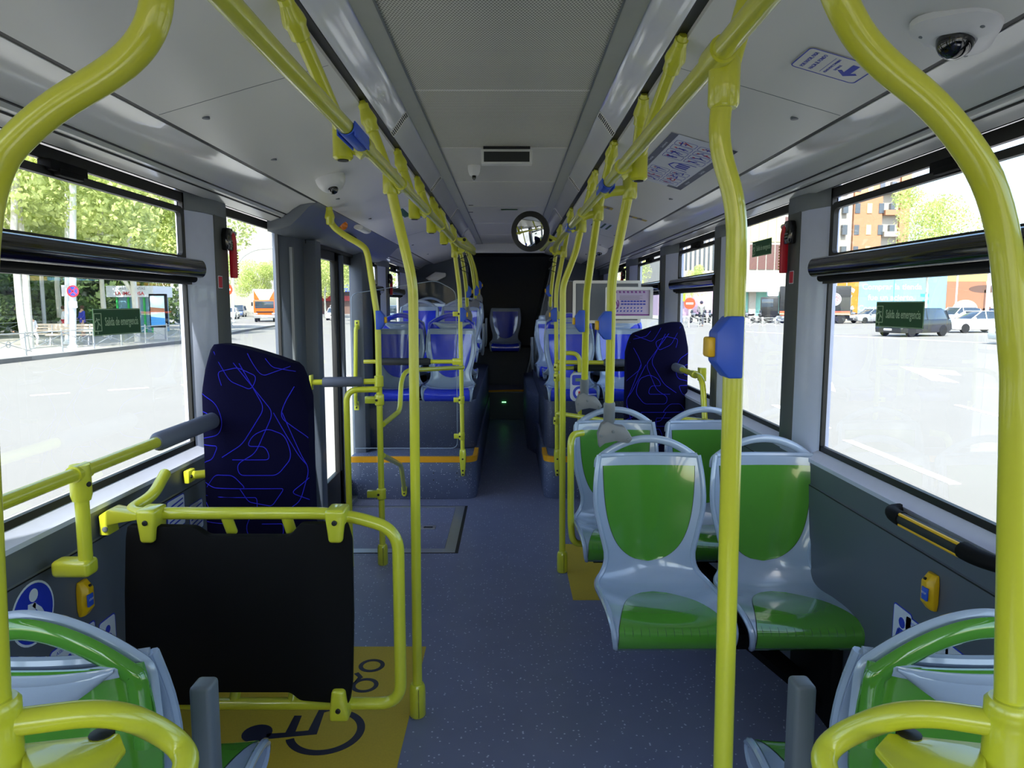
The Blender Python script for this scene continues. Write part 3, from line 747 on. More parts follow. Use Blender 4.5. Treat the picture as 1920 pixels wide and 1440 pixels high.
def clamp(pole, rail, parent, up=.03):
    """collar on the pole and a short arm that cradles the rail"""
    pole = Vector(pole); rail = Vector(rail)
    mb = MB(); mb.lathe([(.021, -.042), (.0255, -.036), (.0255, .032), (.022, .042)], pole, 18); k = mb.build('clamp', YEL, parent, smooth=True)
    mb = MB(); d = rail-pole; mb.tube([pole+d*.15-Vector((0, 0, .01)), pole+d*.72-Vector((0, 0, .012)), rail+Vector((0, 0, -.021))], .014, 10, ry=.017, fil=.01)
    mb.tube([rail+Vector((0, -.034, 0)), rail+Vector((0, .034, 0))], .0225, 14); mb.build('clamp_arm', YEL, k, smooth=True)
# --- the two long overhead rails
def overhead(lb, pts, clip, s):
    t = thing('overhead_rail', lb, 'handrail', pts[0], 'long overhead handrails')
    mb = MB(); mb.tube(pts, R_, 16, fil=.1); mb.build('tube', YEL, t, smooth=True); return t
def RL(y): return Vector((-.375+.03*min(1, (y-1.2)/2.6) if y > 1.2 else -.375, y, 1.90))
def RR(y): return Vector((.337-.022*min(1, (y-1.2)/2.6) if y > 1.2 else .337, y, 1.90))
overhead('long yellow overhead handrail left of the ceiling panels', [RL(-1.6), RL(1.2), RL(3.8), RL(4.8), Vector((-.29, 5.3, 1.90)), Vector((-.29, 5.9, 1.92))], 0, -1)
overhead('long yellow overhead handrail right of the ceiling panels', [RR(-1.6), RR(1.2), RR(3.8), RR(4.9), Vector((.335, 5.34, 1.89))], 0, 1)
for f, yy, lb in ((RL, 1.74, 'blue plastic hanger clip on the left overhead rail'), (RR, 2.47, 'blue plastic hanger clip on the right overhead rail, nearer one'), (RR, 3.75, 'blue plastic hanger clip on the right overhead rail, farther one')):
    p = f(yy); t = thing('hanger_clip', lb, 'rail clip', p, 'blue rail clips')
    mb = MB()
    for k in range(13):
        pass
    A = [math.radians(200-220*k/12) for k in range(13)]
    prof = [(.0215*math.cos(a), .0215*math.sin(a)) for a in A]+[(.0180*math.cos(a), .0180*math.sin(a)) for a in A[::-1]]
    mb.prism([(p.x+u, p.z-v*1) for u, v in prof], p.y-.085, p.y+.085, XZ)
    for sx in (-1, 1): mb.prism([(p.x+sx*.018, p.z-.02), (p.x+sx*.0215, p.z-.02), (p.x+sx*.0215, p.z+.012), (p.x+sx*.018, p.z+.012)], p.y-.08, p.y+.08, XZ)
    mb.build('clip', BTN, t, bev=.001)
# --- stubs: short hangers from the ceiling slot to the rail
GL, GR = CX-.455, CX+.452
def stub(s, yb, yc, lb, zc=1.915):
    f = RL if s < 0 else RR; r = f(yc); p = Vector((r.x+s*.055, yc, zc)); b = Vector((GL if s < 0 else GR, yb, 2.152))
    t = thing('rail_hanger', lb, 'rail hanger', b, 'short yellow hangers holding the overhead rails')
    mb = MB(); mb.tube([b, p+Vector((0, 0, .02))], R_, 14); mb.build('tube', YEL, t, smooth=True); bracket(b, t, p)
    mb = MB(); mb.lathe([(.019, -.05), (.0255, -.044), (.0255, .03), (.021, .042)], p, 18); c = mb.build('clamp', YEL, t, smooth=True)
    mb = MB(); mb.lathe([(.014, -.0525), (.014, -.049)], p, 16); mb.build('end_plug', BLACK, c)
    mb = MB(); d = r-p; mb.tube([p+d*.15-Vector((0, 0, .01)), p+d*.7-Vector((0, 0, .012)), r-Vector((0, 0, .021))], .013, 10, ry=.017, fil=.01)
    mb.tube([r+Vector((0, -.034, 0)), r+Vector((0, .034, 0))], .0225, 14); mb.build('clamp_arm', YEL, c, smooth=True); return t
stub(-1, 1.60, 1.86, 'short yellow rail hanger nearest the camera on the left')
stub(-1, 3.14, 3.12, 'yellow rail hanger next beyond the tall left floor pole'); stub(-1, 3.79, 3.72, 'yellow rail hanger second beyond the tall left floor pole'); stub(-1, 4.50, 4.42, 'yellow rail hanger farthest along the left rail')
stub(1, 1.84, 2.16, 'short yellow rail hanger above the safety notice on the right')
# --- poles; each path is made of world points
def pole(name, lb, pts, group, r=R_, fil=.06, floor=None, ceil=None, cl=None, socket_h=.12, cat='pole'):
    t = thing(name, lb, cat, pts[0], group)
    mb = MB(); mb.tube(pts, r, 16, fil=fil); mb.build('tube', YEL, t, smooth=True)
    if floor: socket(pts[0], t, socket_h)
    if ceil: bracket(pts[-1], t, pts[-2])
    if cl: clamp(cl[0], cl[1], t)
    return t
PG = 'yellow stanchion poles'
pole('grab_pole', 'tall yellow floor pole beside the wheelchair mat on the left', [(-.337, 2.46, 0), (-.330, 2.46, 1.575), (-.396, 2.455, 1.87), (-.402, 2.45, 1.93), (GL, 2.42, 2.152)], PG, floor=1, ceil=1, cl=((-.400, 2.45, 1.91), RL(2.45)), socket_h=.125)
pole('grab_pole', 'nearest tall yellow pole on the right, carrying the largest blue stop box', [(.405, 1.24, 0), (.384, 1.22, 1.665), (.345, 1.215, 1.765), (.352, 1.21, 1.86), (GR, 1.2, 2.152)], PG, floor=1, ceil=1, cl=((.352, 1.21, 1.862), RR(1.2)))
SG = 'poles rising from the seat corners'
def seat_pole(lb, base, mid, clampp, yb, s, group=SG):
    pts = [base, mid, clampp, Vector(clampp)+Vector((s*.012, -.02, .06)), (GR if s > 0 else GL, yb, 2.152)]
    t = pole('seat_pole', lb, pts, group, ceil=1, cl=(clampp, (RR if s > 0 else RL)(clampp[1])))
    return t
def joint(t, base, s=1, to=None):
    """grey cap and cranked plate joining the pole to the seat corner"""
    b = Vector(base); 
    mb = MB(); mb.lathe([(.012, -.03), (.021, -.012), (.0225, .0), (.0225, .062), (.0195, .07)], b, 18, ((Vector(to)-b).normalized() if to else Vector((0, 0, 1))).to_track_quat('Z', 'Y').to_matrix()); mb.build('grey_sleeve', GREYD, t, smooth=True)
    P = [(.88*a_, .88*b_) for a_, b_ in [(-.045, -.125), (-.052, -.065), (-.035, -.02), (-.012, -.005), (.03, -.025), (.065, -.03), (.085, -.055), (.102, -.085), (.085, -.105), (.03, -.095), (-.02, -.105)]]
    mb = MB(); mb.prism([(b.x+s*u, b.z+v) for u, v in P], b.y-.028, b.y+.022, XZ); k = mb.build('joint_plate', mat('joint_grey', (124, 126, 130), rough=.4) if 'joint_grey' not in MATS else MATS['joint_grey'], t, bev=.005)
    for u, v in ((-.034, -.062), (.013, -.045), (.072, -.077)):
        bolt((b.x+s*u, b.y-.029, b.z+v), (0, -1, 0), k, .006, GREYD)
bp = (.39, 2.745, 1.055); t = seat_pole('yellow pole rising from the aisle corner of the front green pair', bp, (.380, 2.66, 1.60), (.418, 2.52, 1.905), 2.34, 1); joint(t, bp, 1, (.380, 2.66, 1.60))
bp = (.383, 3.60, 1.06); t = seat_pole('yellow pole rising from the aisle corner of the second green pair', bp, (.372, 3.45, 1.55), (.392, 3.2, 1.91), 2.98, 1); joint(t, bp, 1, (.372, 3.45, 1.55))
pole('grab_pole', 'yellow floor pole on the aisle with a sharp bend, left of the second green pair', [(.298, 3.87, 0), (.288, 3.86, 1.60), (.352, 3.8, 1.78), (.372, 3.72, 1.905), (.384, 3.70, 1.96), (GR, 3.61, 2.152)], PG, floor=1, ceil=1, cl=((.372, 3.72, 1.91), RR(3.72)), fil=.04)
# partition poles on the platform fronts
for s, X0, lb, x1, x2 in ((-1, -.357, 'yellow partition pole at the aisle end of the left glass screen', -.371, -.402), (1, .367, 'yellow partition pole at the aisle end of the right platform screen', .350, .40)):
    pts = [(X0, 5.36, .25), (x1, 5.36, 1.60), (x2, 5.3, 1.885), (x2+s*.01, 5.25, 1.94), (GL if s < 0 else GR, 5.0, 2.152)]
    t = pole('partition_pole', lb, pts, 'platform partition poles', r=.0165, ceil=1, cl=(Vector(pts[2]), (RL if s < 0 else RR)(5.3)))
    mb = MB(); mb.prism([(X0-.012, .19), (X0+.012, .19), (X0+.020, .25), (X0+.026, .36), (X0+.022, .40), (X0-.022, .40), (X0-.026, .36), (X0-.020, .25)], 5.335, 5.378, XZ); k = mb.build('foot_bracket', YEL, t, bev=.008)
    for z in (.205, .235, .325): bolt((X0, 5.334, z), (0, -1, 0), k)
    for z, sd in ((.50, -s), (.78, -s), (1.43, -s)) if s < 0 else ((.62, 0), (.95, 0), (1.03, 0), (1.42, 0)):
        mb = MB(); mb.lathe([(.019, -.03), (.023, -.026), (.023, .026), (.019, .03)], (X0*.5+x1*.5, 5.36, z), 16)
        mb.box((X0*.5+x1*.5+(-.06 if s < 0 else -.0), 5.345, z-.018), (X0*.5+x1*.5+(0 if s < 0 else .03), 5.375, z+.018)); k = mb.build('clamp', YEL, t, bev=.003)
        bolt((X0*.5+x1*.5-.015, 5.336, z), (0, -1, 0), k)
# more poles among the rear seats
def rear_pole(lb, x, y, z, s, blue=None, plate=True):
    pts = [(x, y, z), (x+s*.002, y-.05, 1.62), (x+s*.03, y-.2, 1.92), (GL if s < 0 else GR, y-.35, 2.152)]
    t = thing('seat_pole', lb, 'pole', pts[0], 'poles rising from the rear seat corners')
    mb = MB(); mb.tube(pts, .0165, 12, fil=.12); mb.build('tube', YEL, t, smooth=True); bracket(pts[-1], t, pts[-2])
    if plate: joint(t, pts[0], s if s > 0 else -1)
    return t
rear_pole('yellow pole at the corner of the left blue seat back, first of the rear poles', AY(877, 585, 6.42).x, 6.36, 1.46, -1)
rear_pole('yellow pole in the left rear group with a cable wound round it', AY(892, 575, 7.7).x, 7.66, 1.56, -1)
rear_pole('slim yellow pole farthest back on the left', AY(898, 560, 8.6).x, 8.62, 1.63, -1)
rear_pole('yellow pole at the corner of the right blue seat back', AY(1031, 580, 6.42).x, 6.36, 1.46, 1)
# cross stubs where the rails end: two bosses with black plugs
for s, px, py in ((-1, 871, 450), (1, 1032, 450)):
    c = AY(px, py, 5.5); t = thing('rail_end_joint', 'yellow rail end joint with black plug at the far end of the %s rail' % ('left' if s < 0 else 'right'), 'rail joint', c, 'joints at the far ends of the overhead rails')
    mb = MB(); mb.tube([c+Vector((s*.06, .06, .01)), c], .017, 14); mb.tube([c+Vector((0, -.02, 0)), c+Vector((-s*.045, .5, -.03))], .019, 14); k = mb.build('tee', YEL, t, smooth=True)
    mb = MB(); mb.lathe([(.013, 0), (.012, .004)], c+Vector((0, -.0215, 0)), 14, Vector((0, -1, 0)).to_track_quat('Z', 'Y').to_matrix()); mb.build('end_plug', BLACK, k)
# black cable wound round the rear poles
for s, x0 in ((-1, -.375), (1, .36)):
    P = []
    for k in range(36):
        a = k*.55; P.append((x0+.035*math.cos(a)+s*.0, 5.9+.012*k*.2+.02*math.sin(a), 1.98-.0065*k))
    mb = MB(); mb.tube(P, .0028, 6); tag(mb.build('cable', BLACK, smooth=True), 'thin black cable coiled round the poles at the far %s end of the rails' % ('left' if s < 0 else 'right'), 'cable')
# --- door pole and arched grab frame on the left
dp = [(-.735, 3.99, 0), (-.736, 3.99, 1.42), (-.782, 3.98, 1.78), (-.80, 3.97, 1.82), (-.90, 3.95, 1.875), (-.968, 3.92, 1.93), (-.968, 3.90, 2.02)]
pole('grab_pole', 'yellow pole by the middle door, curving over to the left coving', dp, PG, floor=1, ceil=1, fil=.05)
t = thing('door_guard_rail', 'yellow arched guard rail between the door and its pole, behind the black board', 'guard rail', (-.93, 3.95, 0))
mb = MB(); mb.tube([(-.915, 3.96, 0), (-.915, 3.96, 1.025), (-.74, 3.98, 1.025)], .0175, 14, fil=.07); mb.build('tube', YEL, t, smooth=True)
mb = MB(); mb.box((-.912, 3.963, .06), (-.755, 3.969, .99)); mb.build('glass_screen', CLEAR, t, bev=.002)
t = thing('door_grab_bar', 'short yellow bar with grey foam sleeve between door post and pole', 'grab bar', (-.9, 3.95, 1.07))
a, b = Vector((-1.10, 3.93, 1.07)), Vector((-.735, 3.985, 1.07))
mb = MB(); mb.tube([a, b], .016, 14); mb.build('tube', YEL, t, smooth=True)
mb = MB(); mb.tube([a.lerp(b, .16), a.lerp(b, .19), a.lerp(b, .74), a.lerp(b, .77)], .0285, 18, rf=lambda q: .75 if q in (0, 1) else 1); mb.build('foam_sleeve', FOAM, t, smooth=True)
mb = MB(); mb.cbox(a, (.012, .05, .085)); k = mb.build('end_flange', YEL, t, bev=.003)
mb = MB(); mb.lathe([(.0215, -.032), (.026, -.028), (.026, .028), (.0215, .032)], b, 16); mb.build('clamp', YEL, t, smooth=True)
for z in (.965, .42):
    t = thing('pole_clamp', 'yellow screen clamp on the door pole, %s' % ('upper one below the grab bar' if z > .5 else 'lower one near the hatch'), 'clamp', (-.735, 3.985, z), 'screen clamps on the door pole')
    mb = MB(); mb.lathe([(.0215, -.032), (.0265, -.028), (.0265, .028), (.0215, .032)], (-.735, 3.988, z), 16); mb.box((-.815, 3.97, z-.02), (-.735, 4.0, z+.02)); mb.build('clamp_body', YEL, t, bev=.003); bolt((-.748, 3.962, z), (0, -1, 0), t)
# guard tubes from the door pole to the platform, left
def gp(px, py, y): return AY(px, py, y)
t = thing('guard_rail', 'bent yellow tube joining the door pole to the left partition pole', 'guard rail', gp(720, 795, 4.0))
mb = MB(); mb.tube([gp(718, 796, 4.01), gp(750, 770, 4.4), gp(753, 695, 4.5), gp(868, 689, 5.34)], .0155, 14, fil=[.06, .12]); mb.build('tube', YEL, t, smooth=True)
t = thing('guard_rail', 'lower bent yellow tube from the door pole down to the left platform front', 'guard rail', gp(720, 855, 4.0))
mb = MB(); mb.tube([gp(718, 854, 4.01), gp(752, 872, 5.0), gp(758, 918, 5.35)], .0165, 14, fil=.10); mb.build('tube', YEL, t, smooth=True)
c = gp(758, 922, 5.365); mb = MB(); mb.prism([(c.x-.022, c.z+.04), (c.x+.022, c.z+.04), (c.x+.02, c.z-.02), (c.x+.008, c.z-.035), (c.x-.008, c.z-.035), (c.x-.02, c.z-.02)], 5.355, 5.378, XZ); k = mb.build('foot_flange', YEL, t, bev=.004); bolt((c.x, 5.354, c.z-.012), (0, -1, 0), k)
# padded bar and glass in front of the left platform
t = thing('padded_bar', 'yellow bar with black foam sleeve in front of the left blue seats', 'grab bar', (-.8, 5.36, 1.08), 'padded bars across the platform screens')
za = gp(780, 678, 5.36).z
mb = MB(); mb.tube([(-1.1, 5.36, za), (-.37, 5.36, za)], .0155, 14); mb.build('tube', YEL, t, smooth=True)
mb = MB(); mb.tube([(-.985, 5.36, za), (-.97, 5.36, za), (-.61, 5.36, za), (-.595, 5.36, za)], .027, 18, rf=lambda q: .75 if q in (0, 1) else 1); mb.build('foam_sleeve', FOAMD, t, smooth=True)
mb = MB(); mb.cbox((-.395, 5.36, za), (.07, .045, .05)); mb.build('clamp', YEL, t, bev=.006)
def screen(lb, P, y, grp='clear screens before the platforms'):
    t = thing('glass_screen', lb, 'glass screen', (P[0][0], y, P[0][1]), grp)
    mb = MB(); Q = fillet([(u, v, 0) for u, v in P+[P[0]]], .05, 4); mb.prism([(q.x, q.y) for q in Q[:-1]], y, y+.006, XZ); mb.build('pane', CLEAR, t)
    mb = MB(); mb.tube([(q.x, y+.003, q.y) for q in Q], .0028, 5, caps=False); mb.build('polished_edge', GREY, t)
    return t
screen('clear screen standing before the left blue seats', [(-1.19, .40), (-.40, .40), (-.40, 1.60), (-.55, 1.68), (-1.19, 1.58)], 5.385)
screen('clear screen standing before the right blue seats', [(.40, .40), (1.13, .40), (1.13, 1.62), (.40, 1.68)], 5.385)
# right platform: guard arch, bars with sleeve
t = thing('guard_rail', 'yellow arched guard tube beside the right partition pole', 'guard rail', (.36, 5.3, 1.1))
mb = MB(); a = gp(1050, 662, 5.3); mb.tube([a, gp(1087, 662, 5.3), gp(1087, 790, 5.3)], .0165, 14, fil=.07); mb.build('tube', YEL, t, smooth=True)
t = thing('padded_bar', 'yellow bar with grey foam sleeve in front of the right blue seats', 'grab bar', (.8, 5.33, 1.08), 'padded bars across the platform screens')
a = gp(1045, 679, 5.33); b = gp(1225, 681, 5.33)
mb = MB(); mb.tube([a, (1.12, 5.33, b.z)], .0165, 14); mb.build('tube', YEL, t, smooth=True)
mb = MB(); mb.tube([a.lerp(b, .48), a.lerp(b, .5), b, b+Vector((.01, 0, 0))], .029, 18, rf=lambda q: .75 if q in (0, 1) else 1); mb.build('foam_sleeve', FOAM, t, smooth=True)
t = thing('padded_bar', 'yellow bar with short black foam sleeve just below the grey padded bar', 'grab bar', (.8, 5.33, 1.0), 'padded bars across the platform screens')
a = gp(1045, 690, 5.42); b = gp(1225, 690, 5.42)
mb = MB(); mb.tube([a, (1.12, 5.42, b.z)], .0155, 14); mb.build('tube', YEL, t, smooth=True)
mb = MB(); mb.tube([a.lerp(b, .17), a.lerp(b, .19), b, b+Vector((.01, 0, 0))], .026, 18, rf=lambda q: .75 if q in (0, 1) else 1); mb.build('foam_sleeve', FOAMD, t, smooth=True)
t = thing('guard_rail', 'straight yellow tube behind the green seats, low on the right partition pole', 'guard rail', (.36, 5.2, .7))
mb = MB(); mb.tube([(.362, 5.3, .68), (.362, 5.3, .685), (.70, 4.95, .685), (1.16, 4.95, .685)], .0165, 14, fil=.04); mb.build('tube', YEL, t, smooth=True)
# arm loop on the aisle side of the second green pair
t = thing('side_loop', 'upright yellow loop on the aisle side of the second green pair', 'guard rail', (.31, 3.3, .5))
mb = MB(); mb.tube([gp(1092, 812, 3.45), gp(1070, 815, 3.4), gp(1070, 860, 3.38), gp(1070, 985, 3.38), gp(1074, 1018, 3.40), gp(1100, 1020, 3.45)], .0165, 14, fil=.06, nf=8); mb.build('tube', YEL, t, smooth=True)
# --- black padded board in its yellow frame, on the left
t = thing('wheelchair_guard', 'large black padded board in a yellow tube frame on the left', 'guard board', (-.8, 2.10, .3))
Yb = 2.10
def g(px, py): return AY(px, py, Yb)
top = g(600, 962).z; bot = g(600, 1319).z; xr = g(748, 1100).x
wl_ = g(232, 962).x
mb = MB(); mb.tube([(-1.165, Yb+.26, top+.06), (-1.14, Yb+.12, top+.02), (wl_, Yb, top), (g(640, 962).x, Yb, top), (xr, Yb, top-.052), (xr, Yb, bot), (-1.0, Yb, bot), (-1.195, Yb+.03, bot)], .0185, 16, fil=[.05, .06, .1, .07, .07, .05], nf=8); fr = mb.build('frame_tube', YEL, t, smooth=True)
mb = MB(); mb.prism([(-1.229, top-.06), (-1.229, top+.0), (wl_-.03, top+.02), (wl_+.10, top-.005), (wl_, top-.022), (-1.205, top-.03), (-1.20, top-.06)], Yb-.03, Yb+.03, XZ); k = mb.build('wall_bracket', YEL, t, bev=.004); bolt((-1.21, Yb-.031, top-.04), (0, -1, 0), k, .008, GREYD)
P = [(252, 978), (375, 980), (400, 997), (550, 997), (570, 974), (655, 974), (664, 1005), (667, 1150), (665, 1270), (660, 1307), (570, 1300), (552, 1285), (405, 1285), (385, 1308), (330, 1308), (250, 1290), (247, 1100), (249, 1000)]
Q = fillet([(g(a, b).x, g(a, b).z, 0) for a, b in P]+[(g(*P[0]).x, g(*P[0]).z, 0)], .012, 3)
mb = MB(); mb.prism([(q.x, q.y) for q in Q[:-1]], Yb-.045, Yb-.012, XZ); mb.build('padded_board', BLACKM, t, bev=.006)
for px in (423, 536):
    for z0, z1, dd in ((top, top-.07, .02), (bot, bot+.08, .02)):
        x = g(px, 990).x
        mb = MB(); mb.tube([(x, Yb, z0), (x+.008, Yb+.03, z1)], .0165, 12); mb.build('strut', YEL, t, smooth=True)
for px, py, up in ((291, 962, 0), (636, 962, 0), (643, 1319, 1)):
    c = g(px, py); sg = 1 if up else -1
    mb = MB(); mb.prism([(c.x-.03, c.z-sg*.026), (c.x+.03, c.z-sg*.026), (c.x+.029, c.z+sg*.0), (c.x+.02, c.z+sg*.075), (c.x-.02, c.z+sg*.075), (c.x-.029, c.z)], Yb-.062, Yb+.02, XZ); k = mb.build('strap_clamp', YEL, t, bev=.010, bseg=3)
    bolt((c.x, Yb-.063, c.z+sg*.012), (0, -1, 0), k, .008)
# --- handrail along the left window sill
t = thing('sill_handrail', 'yellow handrail with grey foam end below the long left window', 'handrail', (-1.13, 1.9, 1.05))
xs = -1.12; a = AX(0, 948, xs); b = AX(292, 830, xs)
mb = MB(); mb.tube([a+Vector((0, -.9, (a-b).z*.0)), (xs, 1.5, b.z), (xs, b.y+.5, b.z)], R_, 16); mb.build('tube', YEL, t, smooth=True)
mb = MB(); mb.tube([(xs, b.y, b.z), (xs, b.y+.02, b.z), (xs, b.y+.56, b.z), (xs, b.y+.58, b.z)], .0305, 20, rf=lambda q: .72 if q in (0, 1) else 1); mb.build('foam_sleeve', FOAM, t, smooth=True)
yp = AX(150, 890, xs).y
for yq in (yp, .9):
    mb = MB(); mb.tube([(xs, yq, b.z), (xs, yq, .83)], .0175, 14); k = mb.build('support_post', YEL, t, smooth=True)
    mb = MB(); mb.lathe([(.022, -.075), (.026, -.06), (.026, .0), (.024, .02)], (xs, yq, b.z), 16); mb.tube([(xs, yq-.03, b.z), (xs, yq+.03, b.z)], .0225, 14); mb.build('collar', YEL, k, smooth=True); bolt((xs+.024, yq-.006, b.z-.03), (1, -.4, 0), k)
    mb = MB(); mb.cbox((xs-.03, yq, .81), (.10, .055, .045)); mb.build('wall_foot', YEL, k, bev=.012, bseg=3)
# wall stub holding the navy backrest
t = thing('wall_stub', 'short yellow tube from the left wall towards the navy backrest', 'bracket', (-1.2, 2.5, .9))
p_ = AX(352, 892, -1.225); mb = MB(); mb.tube([(-1.222, p_.y, p_.z), (-1.12, p_.y+.06, p_.z)], .0165, 14); mb.build('tube', YEL, t, smooth=True)
mb = MB(); mb.cbox((-1.218, p_.y, p_.z), (.022, .06, .05)); k = mb.build('flange', YEL, t, bev=.006); bolt((-1.206, p_.y-.012, p_.z), (1, 0, 0), k)
# right window rail behind the seats
t = thing('sill_handrail', 'yellow bar on the third right pillar, between navy backrest and green seats', 'handrail', (1.1, 4.2, 1.1))
xq = 1.10
q1_ = AX(1292, 698, xq); q2_ = AX(1345, 716, xq)
mb = MB(); mb.tube([(xq, 4.95, q1_.z), (xq, 4.02, q1_.z), (xq, 3.95, .86)], .0165, 14, fil=.09, nf=8); mb.build('tube', YEL, t, smooth=True)
mb = MB(); mb.cbox((xq+.045, 4.2, q1_.z), (.04, .055, .08)); mb.tube([(xq, 4.17, q1_.z), (xq, 4.23, q1_.z)], .023, 14); mb.build('pillar_bracket', YEL, t, bev=.004)
mb = MB(); mb.tube([(xq, 4.50, q1_.z), (xq, 4.52, q1_.z), (xq, 5.0, q1_.z), (xq, 5.02, q1_.z)], .029, 16, rf=lambda q: .75 if q in (0, 1) else 1); mb.build('foam_sleeve', FOAM, t, smooth=True)
t = thing('folding_seat_hinge', 'yellow hinge tubes low on the right wall behind the second green pair', 'hinge', (1.1, 4.25, .85))
mb = MB(); mb.tube([(1.165, 4.0, .83), (.98, 4.02, .845)], .019, 14); mb.build('upper_tube', YEL, t, smooth=True)
mb = MB(); mb.tube([(.94, 4.05, .62), (.94, 4.05, .80), (1.08, 4.05, .80)], .0175, 14, fil=.03); mb.build('lower_tube', YEL, t, smooth=True)
# --- tubes close to the camera at both top corners, down to the corner sockets
def near(s, lb):
    pix = [(1893, 1330), (1906, 700), (1880, 370), (1765, 205), (1625, 95), (1568, -10), (1560, -60)] if s > 0 else [(-8, 1330), (-40, 700), (-30, 330), (75, 215), (240, 118), (293, 40), (296, -60)]
    ys = [.85, .85, .85, .84, .83, .82, .82]; pts = [AY(a, b, y) for (a, b), y in zip(pix, ys)]
    pts = [Vector((pts[0].x, .85, .0))]+pts+[Vector((pts[-1].x, .82, 2.16))]
    t = thing('grab_pole', lb, 'pole', pts[0], 'thick bent poles nearest the camera')
    mb = MB(); mb.tube(pts, R_, 20, fil=[.02, .02, .12, .05, .05, .06, .02], nf=8); mb.build('tube', YEL, t, smooth=True)
    q = pts[1]; mb = MB(); mb.lathe([(.024, -.16), (.0275, -.15), (.0275, -.02), (.0265, -.012), (.0285, -.008), (.0285, .008), (.024, .014)], q, 24); mb.build('collar', YEL, t, smooth=True)
    # loop bar in front of the seat back
    L = [(1885, 1350), (1700, 1330), (1560, 1385), (1535, 1440), (1640, 1520)] if s > 0 else [(25, 1350), (215, 1330), (330, 1385), (360, 1440), (250, 1520)]
    zz = [1.0, .98, .97, .96, .95]; P = [AY(a, b, y) for (a, b), y in zip(L, (.86, .90, .96, .93, .86))]
    P[-1] = P[-2]+Vector((s*.05, -.07, -.06)); P.append(P[-1]+Vector((s*.2, -.05, -.03)))
    k = thing('guard_loop', 'yellow looped guard bar with a flat plate in the bottom %s corner' % ('right' if s > 0 else 'left'), 'guard rail', P[0], 'looped guard bars in the bottom corners')
    mb = MB(); mb.tube([q+Vector((0, 0, P[0].z-q.z))]+P[1:], R_, 18, fil=.055, nf=8); mb.build('tube', YEL, k, smooth=True)
    A = [(1665, 1372), (1850, 1392), (1850, 1500), (1730, 1500), (1640, 1400)] if s > 0 else [(225, 1372), (40, 1392), (40, 1500), (160, 1500), (235, 1400)]
    z0 = P[1].z-.035; pl = [AZ(a, b, z0) for a, b in A]
    mb = MB(); mb.add([p for p in pl]+[p-Vector((0, 0, .012)) for p in pl], [(0,1,2,3,4), (9,8,7,6,5)]+[(i, (i+1) % 5, (i+1) % 5+5, i+5) for i in range(5)]); mb.build('plate', YEL, k, bev=.004)
    c = AY(1705 if s > 0 else 190, 1366, .90); mb = MB(); mb.lathe([(.005, -.012), (.016, -.008), (.016, .008), (.005, .012)], c-Vector((0, 0, .012)), 14, Matrix.Diagonal((1, 1, .7))); mb.build('rubber_stop', BLACK, k, smooth=True)
near(1, 'thick yellow pole swooping down the right edge of the photo beside the ceiling camera')
near(-1, 'thick yellow pole bending off the left edge of the photo')
# ================================================================== BUTTONS, SIGNS, CAMERAS, MIRROR
def stop_box(lb, px, py, y, h=.105, s=-1, polew=.0175):
    """angular blue housing on a pole, its yellow button facing s along x"""
    c = AY(px, py, y); t = thing('stop_button', lb, 'stop button', c, 'blue stop button boxes on the poles')
    W = .034; P = [(s*-.012, -h/2), (s*-.012, h/2), (s*.012, h/2), (s*W, h*.24), (s*W, -h*.24), (s*.012, -h/2)]
    mb = MB(); mb.prism([(c.x+u, c.z+v) for u, v in P], c.y-.028, c.y+.024, XZ); mb.build('housing', BTN, t, bev=.003)
    mb = MB(); mb.cbox((c.x+s*(W+.005), c.y-.002, c.z), (.014, .036, .034)); mb.build('button', STOPY, t, bev=.004)
    return t
stop_box('largest blue stop box with a yellow button on the nearest right pole', 1372, 650, 1.22)
t = thing('stop_lamp', 'small grey half-round lamp beside the largest blue stop box', 'lamp', AY(1334, 650, 1.24)); c = AY(1333, 650, 1.24)
mb = MB(); mb.prism([(c.x+.006, c.z-.018), (c.x+.006, c.z+.017), (c.x, c.z+.017), (c.x-.008, c.z+.006), (c.x-.01, c.z-.006), (c.x-.008, c.z-.018)], c.y-.015, c.y+.015, XZ); mb.build('cover', GREYD, t, bev=.002)
stop_box('blue stop box on the pole of the front green pair', 1139, 610, 2.66)
stop_box('blue stop box on the pole of the second green pair, above the card reader', 1091, 602, 3.47)
stop_box('small blue stop box on the right partition pole', 1041, 590, 5.34)
stop_box('smallest blue stop box on the rear right pole', 1031, 545, 6.33)
stop_box('blue stop box on the curved door pole on the left', 710, 600, 3.99, s=1)
stop_box('blue stop box on the left partition pole', 866, 590, 5.36, s=1)
stop_box('blue stop box on the first rear left pole', 877, 547, 6.32, s=1)
stop_box('blue stop box on the rear left pole with the cable', 892, 545, 7.6, s=1)
stop_box('farthest blue stop box on the rear left side', 898, 535, 8.58, s=1)
